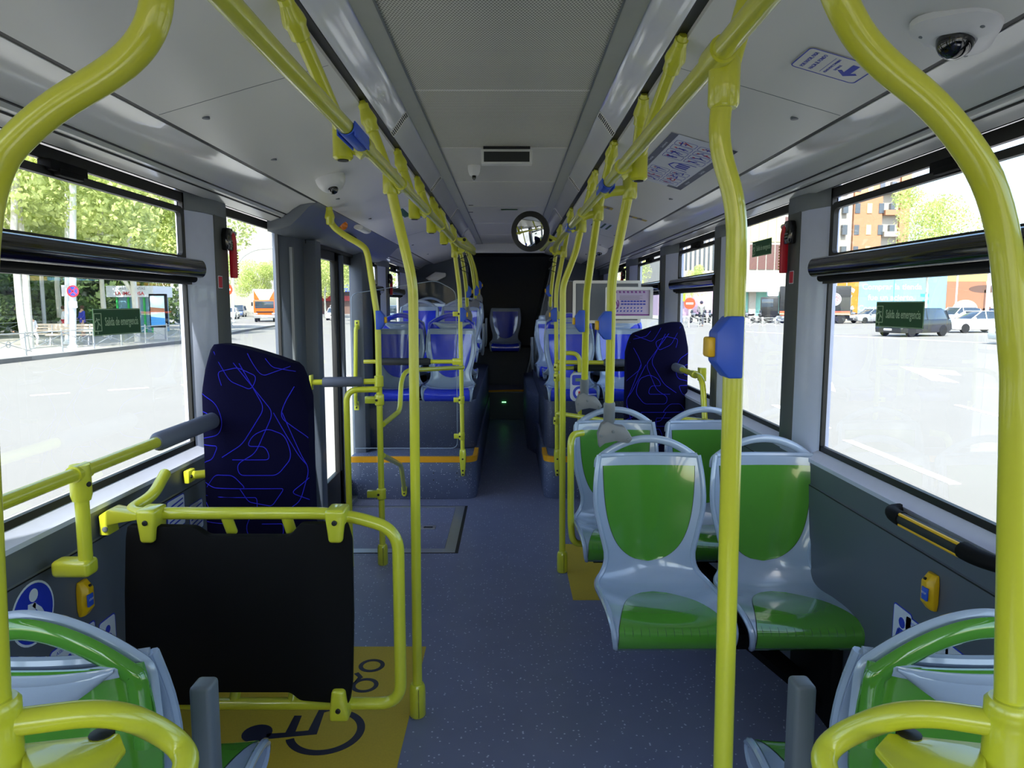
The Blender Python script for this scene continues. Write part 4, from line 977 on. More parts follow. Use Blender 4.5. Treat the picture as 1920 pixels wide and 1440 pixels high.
def wall_stop(lb, s, px, py):
    X = XR if s > 0 else XL; c = AX(px, py, X); t = thing('wall_stop_button', lb, 'stop button', c, 'yellow stop buttons on the side walls')
    P = [(-.030, .0), (-.030, .012), (-.012, .030), (.012, .030), (.030, .012), (.030, 0)]
    h = .05
    mb = MB(); vs = []
    for z, k in ((-.052, .45), (-.030, 1), (.028, 1), (.050, .45)):
        vs += [Vector((X-s*(.001+d*k), c.y+u*(.8 if k < 1 else 1), c.z+z)) for u, d in ((-.024, 0), (-.024, .016), (-.012, .030), (.012, .030), (.024, .016), (.024, 0))]
    fs = [(i*6+k, i*6+(k+1) % 6, (i+1)*6+(k+1) % 6, (i+1)*6+k) for i in range(3) for k in range(6)]+[tuple(range(6)), tuple(range(18, 24))]
    mb.add(vs, fs); mb.build('housing', STOPY, t, bev=.002)
    mb = MB(); mb.cbox((X-s*.031, c.y-.008, c.z-.004), (.006, .026, .036), None); b = mb.build('button', BTN, t, bev=.002)
    text('STOP', .009, WHITE, 'lettering', b, frame((X-s*.0346, c.y-.008, c.z-.002), (0, s*-1, 0) if s > 0 else (0, 1, 0), (0, 0, 1)), ext=.0002)
    bolt((X-s*.028, c.y, c.z+.036), (-s, 0, .5), t, .004)
wall_stop('yellow stop button on the right wall below the black and yellow handle', 1, 1752, 1108)
wall_stop('yellow stop button on the left wall beside the round blue sticker', -1, 152, 1120)
# card reader on its post
c = AY(1087, 726, 4.9); t = thing('card_reader', 'grey card reader with blue face and small screen behind the green seats', 'card reader', c)
M = frame((c.x, c.y, c.z), (1, 0, 0), (0, 0, 1)); k_ = 4.9/F
def rp(u, v): return ((u-1087)*k_, -(v-726)*k_)
mb = MB(); mb.prism([(c.x+u, c.z+v) for u, v in rrect(.128, .20, .035, 5)], c.y, c.y+.045, XZ); mb.build('housing', mat('reader_grey', (200, 206, 215), rough=.35), t, bev=.008)
mb = flat([rrect(.108, .072, .012, 4, (0, .05))], frame((c.x, c.y-.0005, c.z), (1, 0, 0), (0, 0, 1)), .003); mb.build('display_panel', STKB, t)
mb = flat([rrect(.062, .022, .003, 3, (0, .052))], frame((c.x, c.y-.0035, c.z), (1, 0, 0), (0, 0, 1)), .001); mb.build('screen', mat('reader_screen', (110, 140, 110), rough=.3), t)
M2 = frame((c.x, c.y-.0005, c.z-.04), (1, 0, 0), (0, 0, 1))
mb = flat([circ(.048)], M2, .003); mb.build('target_ring', STKB, t)
mb = flat([circ(.03)], frame((c.x, c.y-.0035, c.z-.04), (1, 0, 0), (0, 0, 1)), .001); mb.build('target_centre', STK, t)
mb = flat([[(-.01, -.01), (.01, -.01), (.01, .012), (-.01, .012)]], frame((c.x, c.y-.0046, c.z-.04), (1, 0, 0), (0, 0, 1)), .001); mb.build('target_mark', RED, t)
mb = MB(); mb.tube([(c.x, c.y+.05, c.z+.06), (c.x, 5.3, c.z+.06)], .014, 10); mb.build('arm', YEL, t, smooth=True)
# notice frames on the right screen
def notice_frame(lb, x0, y0, x1, y1, y, m, m2=None):
    a = AY(x0, y0, y); b = AY(x1, y1, y); t = thing('notice_frame', lb, 'notice frame', ((a.x+b.x)/2, y, b.z), 'silver notice frames on the right screen')
    w_ = .022; mb = MB(); out = rrect(b.x-a.x, a.z-b.z, .012, 3, ((a.x+b.x)/2, (a.z+b.z)/2)); inn = rrect(b.x-a.x-2*w_, a.z-b.z-2*w_, .002, 3, ((a.x+b.x)/2, (a.z+b.z)/2)); n = len(out)
    vs = [(u, y, v) for u, v in out]+[(u, y-.014, v) for u, v in out]+[(u, y-.014, v) for u, v in inn]+[(u, y, v) for u, v in inn]
    mb.add(vs, [(k*n+i, k*n+(i+1) % n, ((k+1) % 4)*n+(i+1) % n, ((k+1) % 4)*n+i) for k in range(4) for i in range(n)]); mb.build('clip_frame', ALU, t)
    mb = MB(); mb.box((a.x+w_, y-.004, b.z+w_), (b.x-w_, y, a.z-w_)); s_ = mb.build('sheet', m, t); return t, a, b, s_
notice_frame('empty grey notice frame between the yellow poles', 1074, 526, 1200, 606, 5.37, mat('empty_notice_grey', (120, 126, 136), rough=.4))
t, a, b, sh = notice_frame('silver framed lilac notice with wheelchair sign and small pictograms', 1135, 538, 1223, 598, 5.0, STKLIL)
M = frame((a.x, 4.9955, b.z), (1, 0, 0), (0, 0, 1)); W_, H_ = b.x-a.x, a.z-b.z
mb = MB(); ring2(mb, .036, .044, (.055, .105), M, a0=-200, a1=40); strip(mb, [(.05, .16), (.055, .12), (.078, .118), (.09, .085)], .008, M)
for k in range(9): mb.prism([(.04+.028*k, H_-.042), (.055+.028*k, H_-.042), (.05+.028*k, H_-.028), (.038+.028*k, H_-.030)], 0, .0006, lambda u, v, q: M @ Vector((u, v, q)))
mb.prism([(.024, .024), (W_-.024, .024), (W_-.024, .034), (.024, .034)], 0, .0006, lambda u, v, q: M @ Vector((u, v, q))); mb.build('purple_print', PURP, sh)
mb = MB()
for r, zz in enumerate((.118, .098)):
    for k in range(8): mb.prism([(.11+.022*k, zz), (.128+.022*k, zz), (.128+.022*k, zz+.010), (.11+.022*k, zz+.010)], 0, .0006, lambda u, v, q: M @ Vector((u, v, q)))
for r in range(2):
    for k in range(8): mb.prism([(.08+.024*k, .05+.022*r), (.09+.024*k, .05+.022*r), (.093+.024*k, .06+.022*r), (.083+.024*k, .06+.022*r)], 0, .0006, lambda u, v, q: M @ Vector((u, v, q)))
mb.build('blue_print', STKB, sh)
mb = MB(); 
for k in range(4): strip(mb, [(.10, .16-.008*k), (.26-.02*(k % 2), .16-.008*k)], .0022, M)
mb.build('grey_print', STKGREY, sh)
# emergency exit stickers on the panes
def exit_sign(lb, s, px0, py0, px1, py1, h=None):
    X = (XR+.0415) if s > 0 else (XL-.0415); a = AX(px0, py0, X); b = AX(px1, py1, X)
    # a = left end centre as read, b = right end centre
    t = thing('exit_sticker', lb, 'sticker', ((a+b)/2), 'green emergency exit stickers')
    w_ = abs(a.y-b.y); hh = h or w_*.30; zc = (a.z+b.z)/2; yc = (a.y+b.y)/2
    xd = (0, 1, 0) if s < 0 else (0, -1, 0); M = frame((X, yc, zc), xd, (0, 0, 1))
    mb = flat([rrect(w_, hh, .003)], M, .001); mb.build('backing', STKG, t)
    M = frame((X-s*.0011, yc, zc), xd, (0, 0, 1))
    mb = MB(); q = .0022
    for P in ([(-w_/2+q, -hh/2+q), (w_/2-q, -hh/2+q)], [(-w_/2+q, hh/2-q), (w_/2-q, hh/2-q)], [(-w_/2+q, -hh/2), (-w_/2+q, hh/2)], [(w_/2-q, -hh/2), (w_/2-q, hh/2)]): strip(mb, P, .002, M, .0004)
    x0 = -w_*.42; d = hh*.32
    strip(mb, [(x0-d*.6, -d), (x0-d*.6, d), (x0+d*.8, d), (x0+d*.8, -d), (x0-d*.6, -d)], .004, M, .0004)
    for P in ([(x0-.2*d, .5*d), (x0+.2*d, -.1*d)], [(x0+.2*d, -.1*d), (x0-.1*d, -.8*d)], [(x0+.2*d, -.1*d), (x0+.6*d, -.4*d)], [(x0-.5*d, 0), (x0-.1*d, .3*d), (x0+.5*d, .3*d)], [(x0, -d), (x0, -1.35*d)]): strip(mb, P, .004, M, .0004)
    mb.build('pictogram', STKGL, t)
    text('Salida de emergencia', hh*.46, STKGL, 'lettering', t, M @ Matrix.Translation((w_*.085, 0, 0)), ext=.0003, sx=(w_*.80)/(hh*.46*9.4), bold=.0003)
    return t
exit_sign('green exit sticker reading Salida de emergencia on the long left window', -1, 174, 605, 263, 601)
exit_sign('green exit sticker reading Salida de emergencia on the long right window', 1, 1643, 590, 1733, 590)
exit_sign('small green exit sticker high on the narrow right window', 1, 1411, 468, 1447, 461, h=.075)
mb = MB(); X = XR+.0415; c = AX(1527, 822, X)
for r in range(3):
    for k in range(4): mb.box((X-.0008, c.y+k*.006-.01, c.z+r*.007-.01), (X, c.y+k*.006-.007, c.z+r*.007-.006))
tag(mb.build('glass_marking', BLACK), 'tiny black printed marking in the lower corner of the long right window', 'marking')
# emergency hammers
def hammer(lb, s, px, py, X=None):
    X = X or ((XR-.012) if s > 0 else (XL+.012)); c = AX(px, py, X); t = thing('emergency_hammer', lb, 'hammer', c, 'red emergency hammers in black holders')
    q = lambda u, v, d: Vector((X-s*d, c.y+u, c.z+v))
    mb = MB(); mb.prism([(-.03, -.045), (.035, -.045), (.04, .02), (.02, .05), (-.02, .05), (-.035, .02)], .0, .032, q); k = mb.build('holder', BLACKG, t, bev=.006)
    mb = MB()
    for z in (-.03, -.018, -.006): mb.prism([(-.022, z), (.01, z), (.01, z+.004), (-.022, z+.004)], .032, .0335, q)
    mb.build('holder_rib', GREYD, k)
    mb = MB(); mb.prism([(.008, .035), (.036, .03), (.052, .0), (.05, -.16), (.02, -.16), (.02, -.02), (.005, .01)], .010, .036, q); h_ = mb.build('handle', RED, t, bev=.005)
    mb = MB()
    for j in range(9): mb.prism([(.046, -.055-.0115*j), (.053, -.055-.0115*j), (.053, -.049-.0115*j), (.046, -.049-.0115*j)], .008, .038, q)
    mb.build('grip_notch', mat('pale_yellow', (230, 215, 120)) if 'pale_yellow' not in MATS else MATS['pale_yellow'], h_)
    mb = MB(); mb.lathe([(.012, 0), (.012, .055), (.004, .065)], q(.0, .03, .022), 12, Vector((0, 1, 0)).to_track_quat('Z', 'Y').to_matrix()); mb.build('head', ALU, t)
    return t
hammer('red emergency hammer in black holder on the first left pillar', -1, 420, 450)
hammer('red emergency hammer in black holder on the first right pillar', 1, 1488, 437)
hammer('small red emergency hammer on the pillar behind the left platform', -1, 728, 523, XL+.012)
hammer('small red emergency hammer far back on the right pillars', 1, 1172, 515)
for lb, s, px, py in (('small red notice under the left hammer', -1, 413, 529), ('small red notice under the right hammer', 1, 1484, 520)):
    X = (XR-.0125) if s > 0 else (XL+.0125); c = AX(px, py, X); t = thing('red_notice', lb, 'sticker', c, 'small red notices on the pillars'); xd = (0, -s, 0)
    mb = flat([rrect(.045, .052, .003)], frame(c, xd, (0, 0, 1)), .0008); mb.build('backing', STK, t)
    mb = flat([rrect(.038, .046, .002)], frame(c-Vector((s*.0009, 0, 0)), xd, (0, 0, 1)), .0006); mb.build('red_field', STKRED, t)
# wall stickers
def wall_sheet(lb, s, px, py, w_, h_, rot=0, name='wall_sticker', blue=False):
    X = XR if s > 0 else XL; c = AX(px, py, X); t = thing(name, lb, 'sticker', c, 'stickers on the lower side walls')
    xd = (0, -s, 0); M = frame((X-s*.0004, c.y, c.z), xd, (0, 0, 1)); o = flat([rrect(w_, h_, .012)], M, .0006).build('backing', STKB, t)
    o = flat([rrect(w_-.008, h_-.008, .009)], frame((X-s*.0011, c.y, c.z), xd, (0, 0, 1)), .0006).build('face', STK, t)
    return t, frame((X-s*.0018, c.y, c.z), xd, (0, 0, 1))
def person_pic(mb, x, y, h, M, cane=False, child=False):
    r = h*.11; mb.prism(circ(r, (x, y+h-r), 12), 0, .0005, lambda u, v, q: M @ Vector((u, v, q)))
    for P, w_ in (([(x, y+h*.76), (x, y+h*.42)], h*.2), ([(x-.05*h, y+h*.45), (x-.06*h, y)], h*.09), ([(x+.05*h, y+h*.45), (x+.07*h, y)], h*.09), ([(x-.1*h, y+h*.72), (x-.2*h, y+h*.45)], h*.07), ([(x+.1*h, y+h*.72), (x+.22*h, y+h*.5)], h*.07)): strip(mb, P, w_, M, .0005)
def reserved(lb, s, px, py):
    t, M = wall_sheet(lb, s, px, py, .21, .14)
    text('ASIENTOS RESERVADOS', .0145, STKB, 'lettering', t, M @ Matrix.Translation((0, .052, 0)), ext=.0002)
    mb = MB()
    for k in range(4): person_pic(mb, -.07+.045*k, -.055, .082, M)
    mb.build('pictogram', STKB, t); return t
reserved('white sticker reading Asientos Reservados low on the right wall', 1, 1735, 1225)
reserved('white sticker reading Asientos Reservados low on the left wall', -1, 140, 1235)
for lb, s, px, py, w_, h_ in (('small white sticker with a blue figure beside the reserved seats sticker, left wall', -1, 203, 1205, .09, .16), ('white sticker with a blue figure left of the reserved seats sticker, right wall', 1, 1690, 1200, .10, .20), ('white sticker half hidden behind the bottom right seat back', 1, 1800, 1250, .13, .08)):
    t, M = wall_sheet(lb, s, px, py, w_, h_); mb = MB(); person_pic(mb, 0, -.4*h_, .75*h_, M); mb.build('pictogram', STKB, t)
X = XL; c = AX(62, 1150, X); t = thing('round_sticker', 'round blue sticker with a white figure on the left wall', 'sticker', c)
xd = (0, 1, 0); flat([circ(.083, n=36)], frame((X+.0004, c.y, c.z), xd, (0, 0, 1)), .0006).build('rim', STK, t)
flat([circ(.077, n=36)], frame((X+.0011, c.y, c.z), xd, (0, 0, 1)), .0006).build('field', STKB, t)
M = frame((X+.0018, c.y, c.z), xd, (0, 0, 1)); mb = MB(); mb.prism(circ(.017, (.004, .047), 16), 0, .0005, lambda u, v, q: M @ Vector((u, v, q)))
for P, w_ in (([(-.004, .028), (-.012, -.02)], .03), ([(.0, .024), (.026, .0), (.034, -.014)], .012), ([(-.018, -.015), (.014, -.02)], .022), ([(-.01, -.02), (-.012, -.065)], .014), ([(.008, -.02), (.010, -.06)], .012)): strip(mb, P, w_, M, .0005)
mb.build('figure', STK, t)
# two notices near the navy backrest on the left wall
for lb, px, py, w_ in (('white barred notice low on the left wall behind the board frame', 330, 962, .14), ('blue edged notice low on the left wall beside the navy backrest', 368, 968, .12)):
    t, M = wall_sheet(lb, -1, px, py, w_, .12); mb = MB()
    for k in range(5): strip(mb, [(-.4*w_, -.04+.018*k), (.4*w_, -.03+.018*k)], .006, M)
    mb.build('print', STKB, t)
# ceiling notices: world frames on the sloping flap
def flapz(x): u = abs(x-CX); return 2.152-(u-.465)*(.134/.48)
def flap_frame(c, xd, s=1):
    """origin on flap, x axis given as (dx,dy); normal points down"""
    sl = .134/.48*(-1 if c[0] > CX else 1)
    x = Vector((xd[0], xd[1], xd[0]*sl)).normalized(); nrm = Vector((sl, 0, -1)).normalized()
    y = nrm.cross(x)
    m = Matrix((x, y, nrm)).transposed().to_4x4(); m.translation = Vector((c[0], c[1], flapz(c[0])-.0006)); return m

def on(M, dz): return M @ Matrix.Translation((0, 0, dz))
def ff(x, y):
    """notice frame on a ceiling flap: local x towards the front of the bus, local y towards the aisle on the right side, normal down"""
    sg = 1 if x > CX else -1; k = .134/.48; xx = Vector((0, -sg, 0)); yy = Vector((-sg, 0, k)).normalized()
    m = Matrix((xx, yy, xx.cross(yy))).transposed().to_4x4(); m.translation = Vector((x, y, flapz(x)-.0008)); return m
M = ff(.765, 1.75); t = thing('arrow_notice', 'blue outlined ceiling notice with an arrow asking passengers to move back', 'sticker', M.translation)
flat([rrect(.125, .165, .014)], M, .0005).build('backing', CEIL, t)
mb = MB(); strip(mb, rrect(.121, .161, .012)+[rrect(.121, .161, .012)[0]], .003, on(M, .0006), .0004); 
strip(mb, [(-.045, .012), (.045, .012)], .001, on(M, .0006), .0003)
mb.prism([(-.035, -.042), (-.012, -.018), (-.004, -.025), (-.013, -.034), (.036, -.034), (.036, -.050), (-.013, -.050), (-.004, -.059), (-.012, -.066)], .0006, .0010, lambda u, v, q: M @ Vector((u, v, q))); mb.build('arrow_print', STKB, t)
for k, (tx, sz) in enumerate((('POR FAVOR, PASA', .0135), ('HACIA EL FONDO', .0135))): text(tx, sz, STKB, 'lettering', t, on(M, .0009) @ Matrix.Translation((0, .058-.022*k, 0)), ext=.0002, sx=.85)
for k, tx in enumerate(('PLEASE MOVE TOWARDS', 'THE BACK')): text(tx, .009, STKB, 'lettering', t, on(M, .0009) @ Matrix.Translation((0, .001-.014*k, 0)), ext=.0002, sx=.85)
# big pictogram sheet
M = ff(.70, 3.05); t = thing('safety_notice', 'large ceiling notice of red and blue pictograms in boxes between grey bars', 'sticker', M.translation)
L_, W_ = .86, .25
flat([rrect(L_, W_, .004)], M, .0004).build('sheet', STK, t)
mb = MB(); m1 = on(M, .0006)
for y0 in (W_/2-.014, -W_/2+.014): mb.prism([(-L_/2, y0-.014), (L_/2, y0-.014), (L_/2, y0+.014), (-L_/2, y0+.014)], 0, .0003, lambda u, v, q: m1 @ Vector((u, v, q)))
for x0 in (-L_/2+.02, L_/2-.02): mb.prism([(x0-.02, -W_/2), (x0+.02, -W_/2), (x0+.02, -W_/2+.07), (x0-.02, -W_/2+.07)], 0, .0003, lambda u, v, q: m1 @ Vector((u, v, q)))
mb.build('grey_bar', STKGREY, t)
for x0, tx in ((-.25, 'Viaje Seguro'), (.0, 'Travel Safely'), (.25, 'Zona Reservada')):
    for y0 in (W_/2-.014, -W_/2+.014): text(tx, .014, STK, 'lettering', t, on(M, .001) @ Matrix.Translation((x0, y0, 0)), ext=.0001)
random.seed(5); mbB = MB(); mbR = MB(); mbK = MB(); m2 = on(M, .0005)
for bx in (-.36, -.29, -.22, -.15, .10, .17, .24, .31):
    for by in (-.045, .045):
        strip(mbB, rrect(.060, .080, .008, 2, (bx+.02, by))+[rrect(.060, .080, .008, 2, (bx+.02, by))[0]], .002, m2, .0004)
        for k in range(4):
            a = random.uniform(0, 3); l = random.uniform(.012, .026); cx, cy = bx+.02+random.uniform(-.01, .01), by+random.uniform(-.018, .018)
            strip(random.choice((mbB, mbR, mbB)) if bx > .1 or bx < -.25 else mbB, [(cx-l*math.cos(a), cy-l*math.sin(a)), (cx+l*math.cos(a), cy+l*math.sin(a))], .006, m2, .0004)
        mbR.prism(circ(.006, (bx+.02, by+.022), 8), .0001, .0004, lambda u, v, q: m2 @ Vector((u, v, q)))
strip(mbB, [(-.07, -.06), (-.06, 0), (-.02, .03), (.03, .02), (.06, -.03), (.06, -.07)], .008, m2, .0004)
for k in range(3): mbB.prism([(-.04+.03*k, -.05), (-.02+.03*k, -.05), (-.02+.03*k, 0), (-.04+.03*k, 0)], 0, .0004, lambda u, v, q: m2 @ Vector((u, v, q)))
mbB.build('blue_print', STKB, t); mbR.build('red_print', STKRED, t)
def small_notice(lb, x, y, w_, h_, m, bars=(), barm=None):
    M = ff(x, y); t = thing('ceiling_notice', lb, 'sticker', M.translation, 'small notices on the ceiling flaps'); flat([rrect(w_, h_, .003)], M, .0004).build('sheet', m, t)
    if bars:
        mb = MB(); mm = on(M, .0006)
        for u0, v0, u1, v1 in bars: mb.prism([(u0*w_, v0*h_), (u1*w_, v0*h_), (u1*w_, v1*h_), (u0*w_, v1*h_)], 0, .0003, lambda u, v, q: mm @ Vector((u, v, q)))
        mb.build('print', barm or STKB, t)
    return t
small_notice('white and green door notice on the left ceiling flap', -.70, 4.75, .42, .13, STK, [(-.45, -.1, .45, .25)], STKG)
small_notice('dark blue square notice next to the white and green one on the left flap', -.60, 5.1, .09, .08, STKB)
YN = mat('olive_yellow_notice', (190, 168, 70)); 
small_notice('narrow olive yellow notice on the right flap, nearer the aisle', .60, 4.55, .08, .10, YN, [(-.4, -.3, .4, -.1), (-.4, .1, .4, .3)], STKGREY)
small_notice('narrow olive yellow notice on the right flap, nearer the window', .80, 4.62, .06, .16, YN, [(-.4, -.3, .4, -.1), (-.4, .1, .4, .3)], STKGREY)
small_notice('pale green and white notice on the right flap above the silver frames', .68, 5.35, .34, .16, STK, [(-.45, .2, .1, .4), (-.45, -.4, .4, -.3), (-.45, -.15, .4, -.05)], STKG)
t = tag(MB().box((CX-.04, 5.75, 2.2485), (CX+.09, 5.79, 2.2505)).build('exit_strip', STKG), 'tiny green strip sticker on the far centre ceiling panel', 'sticker')
# black slots on the centre panel
for k, py in enumerate((385, 398, 412)):
    c = AZ(883, py, 2.253); tag(MB().cbox((c.x, c.y, 2.2535), (.035, .02, .003)).build('ceiling_slot', BLACK), 'small black slot in the left of the centre ceiling, %s of three' % ('nearest', 'middle', 'farthest')[k], 'slot', 'slots in the centre ceiling')
# passenger display
a = AZ(902, 283, 2.25); b = AZ(998, 283, 2.25); t = thing('message_display', 'dark message display in a pale frame under the centre ceiling', 'display', ((a.x+b.x)/2, a.y, 2.2))
y = 3.50; a = AY(902, 281, y); b = AY(998, 307, y)
mb = MB(); mb.box((a.x, y, b.z), (b.x, y+.06, a.z+.004)); mb.build('housing', CEIL, t, bev=.003)
mb = MB(); mb.box((a.x+.013, y-.001, b.z+.009), (b.x-.013, y+.004, a.z-.008)); mb.build('screen', mat('dark_display', (26, 30, 27), rough=.4), t)
mb = MB(); mb.box((a.x+.01, y+.01, a.z), (b.x-.01, y+.05, 2.256)); mb.build('mount', BLACK, t)
# dome cameras
def dome(lb, c, nrm, r, tri=False, grp='security cameras on the ceiling'):
    t = thing('security_camera', lb, 'camera', c, grp); R = Vector(nrm).normalized().to_track_quat('Z', 'Y').to_matrix()
    if tri:
        P = []
        for k in range(36):
            a = 2*math.pi*k/36; rr = r*(1+.13*math.cos(3*(a-math.radians(10)))); P.append((rr*math.cos(a), rr*math.sin(a)))
        mb = MB()
        rings = [(1.0, 0), (.97, .012), (.75, .024), (.5, .03), (.44, .028)]
        vs = [Vector(c)+R @ Vector((u*k, v*k, h)) for k, h in rings for u, v in P]; n = 36
        fs = [(i*n+j, i*n+(j+1) % n, (i+1)*n+(j+1) % n, (i+1)*n+j) for i in range(4) for j in range(n)]+[tuple(range(4*n, 5*n))]
        mb.add(vs, fs); mb.build('base', WHITE, t, smooth=True)
        for a in (130, 250, 10):
            p = Vector(c)+R @ Vector((r*.78*math.cos(math.radians(a)), r*.78*math.sin(math.radians(a)), .022)); bolt(p, nrm, t, .005, GREYD)
        mb = MB(); mb.lathe([(r*.44*math.cos(k*math.pi/12), .026+r*.44*math.sin(k*math.pi/12)) for k in range(7)], c, 24, R); mb.build('dome', LENS, t, smooth=True)
    else:
        mb = MB(); mb.lathe([(r, -.004), (r, .01), (r*.93, .03), (r*.75, .048), (r*.5, .056)], c, 26, R); mb.build('base', WHITE, t, smooth=True)
        mb = MB(); mb.lathe([(r*.36, .050), (r*.34, .062), (r*.24, .074), (r*.08, .08)], Vector(c), 20, R); mb.build('dome', LENS, t, smooth=True)
    return t
c = AZ(1800, 28, 2.055); dome('large three cornered white camera with black dome in the top right corner', (c.x, c.y, flapz(c.x)-.001), (-.27, -.1, -1), .078, True)
c = AZ(619, 337, 2.055); dome('white dome camera on the left ceiling flap', (c.x, c.y, flapz(c.x)-.001), (.3, -.3, -1), .066)
c = AZ(1126, 455, 2.08); dome('small white dome camera far along the right ceiling flap', (c.x, c.y, flapz(c.x)-.001), (-.2, -.3, -1), .075)
c = AZ(889, 312, 2.25); dome('small chrome rimmed dome camera on the centre ceiling beside the display', (c.x, c.y, 2.25), (0, -.25, -1), .034)
# round convex mirror
y = 4.7; c = AY(994, 434, y); t = thing('convex_mirror', 'round convex mirror hanging between the overhead rails', 'mirror', c)
r = 35.5*y/F; nrm = Vector((-.36, -.93, -.12)).normalized(); R = nrm.to_track_quat('Z', 'Y').to_matrix()
mb = MB(); pr = [(r*k/10, .014*(1-(k/10)**2)) for k in range(10, -1, -1)]; pr[-1] = (.0005, .014); mb.lathe(pr, c, 40, R); mb.build('glass', CHROME, t, smooth=True)
mb = MB(); mb.lathe([(r*1.0, .006), (r*1.035, .004), (r*1.035, -.012), (r*.7, -.03), (.02, -.035)], c, 40, R); mb.build('rim', BLACK, t, smooth=True)
mb = MB(); d = AY(1032, 443, 4.78); mb.tube([c-nrm*.03, c-nrm*.06+Vector((.03, 0, 0)), d+Vector((0, .02, .0)), Vector((.33, 4.8, 1.92))], .012, 10, fil=.03); mb.build('arm', YEL, t, smooth=True)
# --- black and yellow grab handle on the right wall
t = thing('wall_grab_handle', 'black grab handle with yellow stripes on the right wall below the window', 'handle', (1.12, 1.8, .9))
a = AX(1688, 972, 1.115); b = AX(1812, 1035, 1.115); 
mb = MB(); mb.tube([a, b], .0165, 16, ry=.019, up=(0, 0, 1)); k = mb.build('grip', FOAMD, t, smooth=True)
for dz, dx in ((.0145, -.009), (-.0145, -.009)):
    mb = MB(); mb.tube([a.lerp(b, .04)+Vector((dx, 0, dz)), a.lerp(b, .96)+Vector((dx, 0, dz))], .005, 8); mb.build('yellow_stripe', STOPY, k, smooth=True)
for p, s in ((a, 1), (b, -1)):
    mb = MB(); mb.tube([p+Vector((0, -s*.012, 0)), p+Vector((0, s*.035, 0)), p+Vector((.02, s*.085, -.002)), p+Vector((.056, s*.105, -.004))], .021, 14, fil=.03, rf=lambda q: 1.05-.2*q); mb.build('end_mount', BLACKM, t, smooth=True)
# --- floor hatch (ramp) and wheelchair symbol
t = thing('ramp_hatch', 'grey framed wheelchair ramp hatch in the floor before the left platform', 'floor hatch', (-.7, 4.7, 0))
P = [AZ(876, 950, 0), AZ(860, 1030, 0)]; x1 = -.312; ya, yb = 4.17, 5.19
mb = MB(); mb.box((-1.20, ya, 0), (x1, yb, .0015)); mb.build('surround', BLACK, t)
mb = MB(); A = [(-1.19, ya+.01), (x1-.02, ya+.01), (x1-.02, yb-.01), (-1.19, yb-.01)]; B = [(-1.15, ya+.06), (x1-.085, ya+.06), (x1-.085, yb-.06), (-1.15, yb-.06)]
vs = [Vector((u, v, .002)) for u, v in A]+[Vector((u, v, .009)) for u, v in B]+[Vector((u, v, .001)) for u, v in A]+[Vector((u, v, .001)) for u, v in B]
mb.add(vs, [(i, (i+1) % 4, (i+1) % 4+4, i+4) for i in range(4)]+[(i+8, (i+1) % 4+8, (i+1) % 4, i) for i in range(4)]+[(i+4, (i+1) % 4+4, (i+1) % 4+12, i+12) for i in range(4)]); mb.build('edge_frame', ALU, t)
mb = MB(); mb.box((-1.15, ya+.062, .0016), (x1-.087, yb-.062, .006)); mb.build('lid', FLOOR, t)
c = AZ(803, 989, .006); mb = MB(); mb.box((c.x-.05, c.y-.04, .006), (c.x+.05, c.y+.04, .008)); l = mb.build('latch_plate', ALU, t, bev=.001)
mb = MB(); mb.box((c.x-.02, c.y-.012, .008), (c.x+.03, c.y+.012, .009)); mb.prism([(c.x-.02, c.y-.022), (c.x-.02, c.y+.022), (c.x-.035, c.y)], .008, .009, XY); mb.build('latch_slot', BLACK, l)
t = thing('wheelchair_symbol', 'dark wheelchair user symbol printed on the near yellow floor mat', 'floor marking', (-.7, 2.4, .002))
def Z(px, py): p = AZ(px, py, .002); return (p.x, p.y)
MM = Matrix.Translation((0, 0, .0022)); mb = MB()
hc = Z(482, 1375); mb.prism(circ(.052, hc, 24), 0, .0006, lambda u, v, q: MM @ Vector((u, v, q)))
def poly(pts): mb.prism([Z(a, b) for a, b in pts], 0, .0006, lambda u, v, q: MM @ Vector((u, v, q)))
poly([(500, 1376), (535, 1374), (552, 1342), (566, 1342), (554, 1372), (578, 1370), (598, 1331), (625, 1331), (608, 1336), (594, 1377), (500, 1386)])
wc_ = Z(611, 1371); ring2(mb, .108, .136, wc_, MM, .0006, a0=-158, a1=78, n=36)
mb.build('figure', NAVY, t)
t = thing('pushchair_symbol', 'dark pushchair symbol on the yellow mat behind the black board', 'floor marking', (-.6, 2.8, .002)); mb = MB()
for px, py in ((697, 1248), (684, 1285)):
    q = Z(px, py); ring2(mb, .036, .054, q, MM, .0006, n=28)
strip(mb, [Z(668, 1262), Z(676, 1270), Z(660, 1283), Z(640, 1262)], .02, MM, .0006); mb.prism(circ(.09, Z(560, 1270), 20), 0, .0006, lambda u, v, q: MM @ Vector((u, v, q))); mb.build('figure', NAVY, t)
# --- middle door, header, leaves and post
hd = AX(585, 395, -1.2)
n_ += 1
mb = MB(); pr = [(.957, 2.02), (1.0, 2.0), (1.06, 1.94), (1.10, 1.905), (1.16, 1.885), (1.22, 1.875), (1.22, 1.95), (.957, 2.05)]
mb.prism([(CX-u, v) for u, v in pr], 3.725, 6.545, XZ); hdr = st(mb.build('trim_%d' % n_, mat('door_header_grey', (108, 114, 122), rough=.35), smooth=True))
def hpt(px, py): return AZ(px, py, 1.965)
c = hpt(645, 425); t = thing('door_lamp', 'small round orange lamp in the panel above the middle door', 'lamp', c)
mb = MB(); mb.lathe([(.030, .012), (.028, -.004), (.018, -.014), (.003, -.018)], (c.x, c.y, 1.965), 18, Euler((0, -.75, 0)).to_matrix()); mb.build('lens', ORANGE, t, smooth=True)
c = hpt(680, 432); t = thing('header_light', 'white oblong light in the panel above the middle door', 'lamp', c)
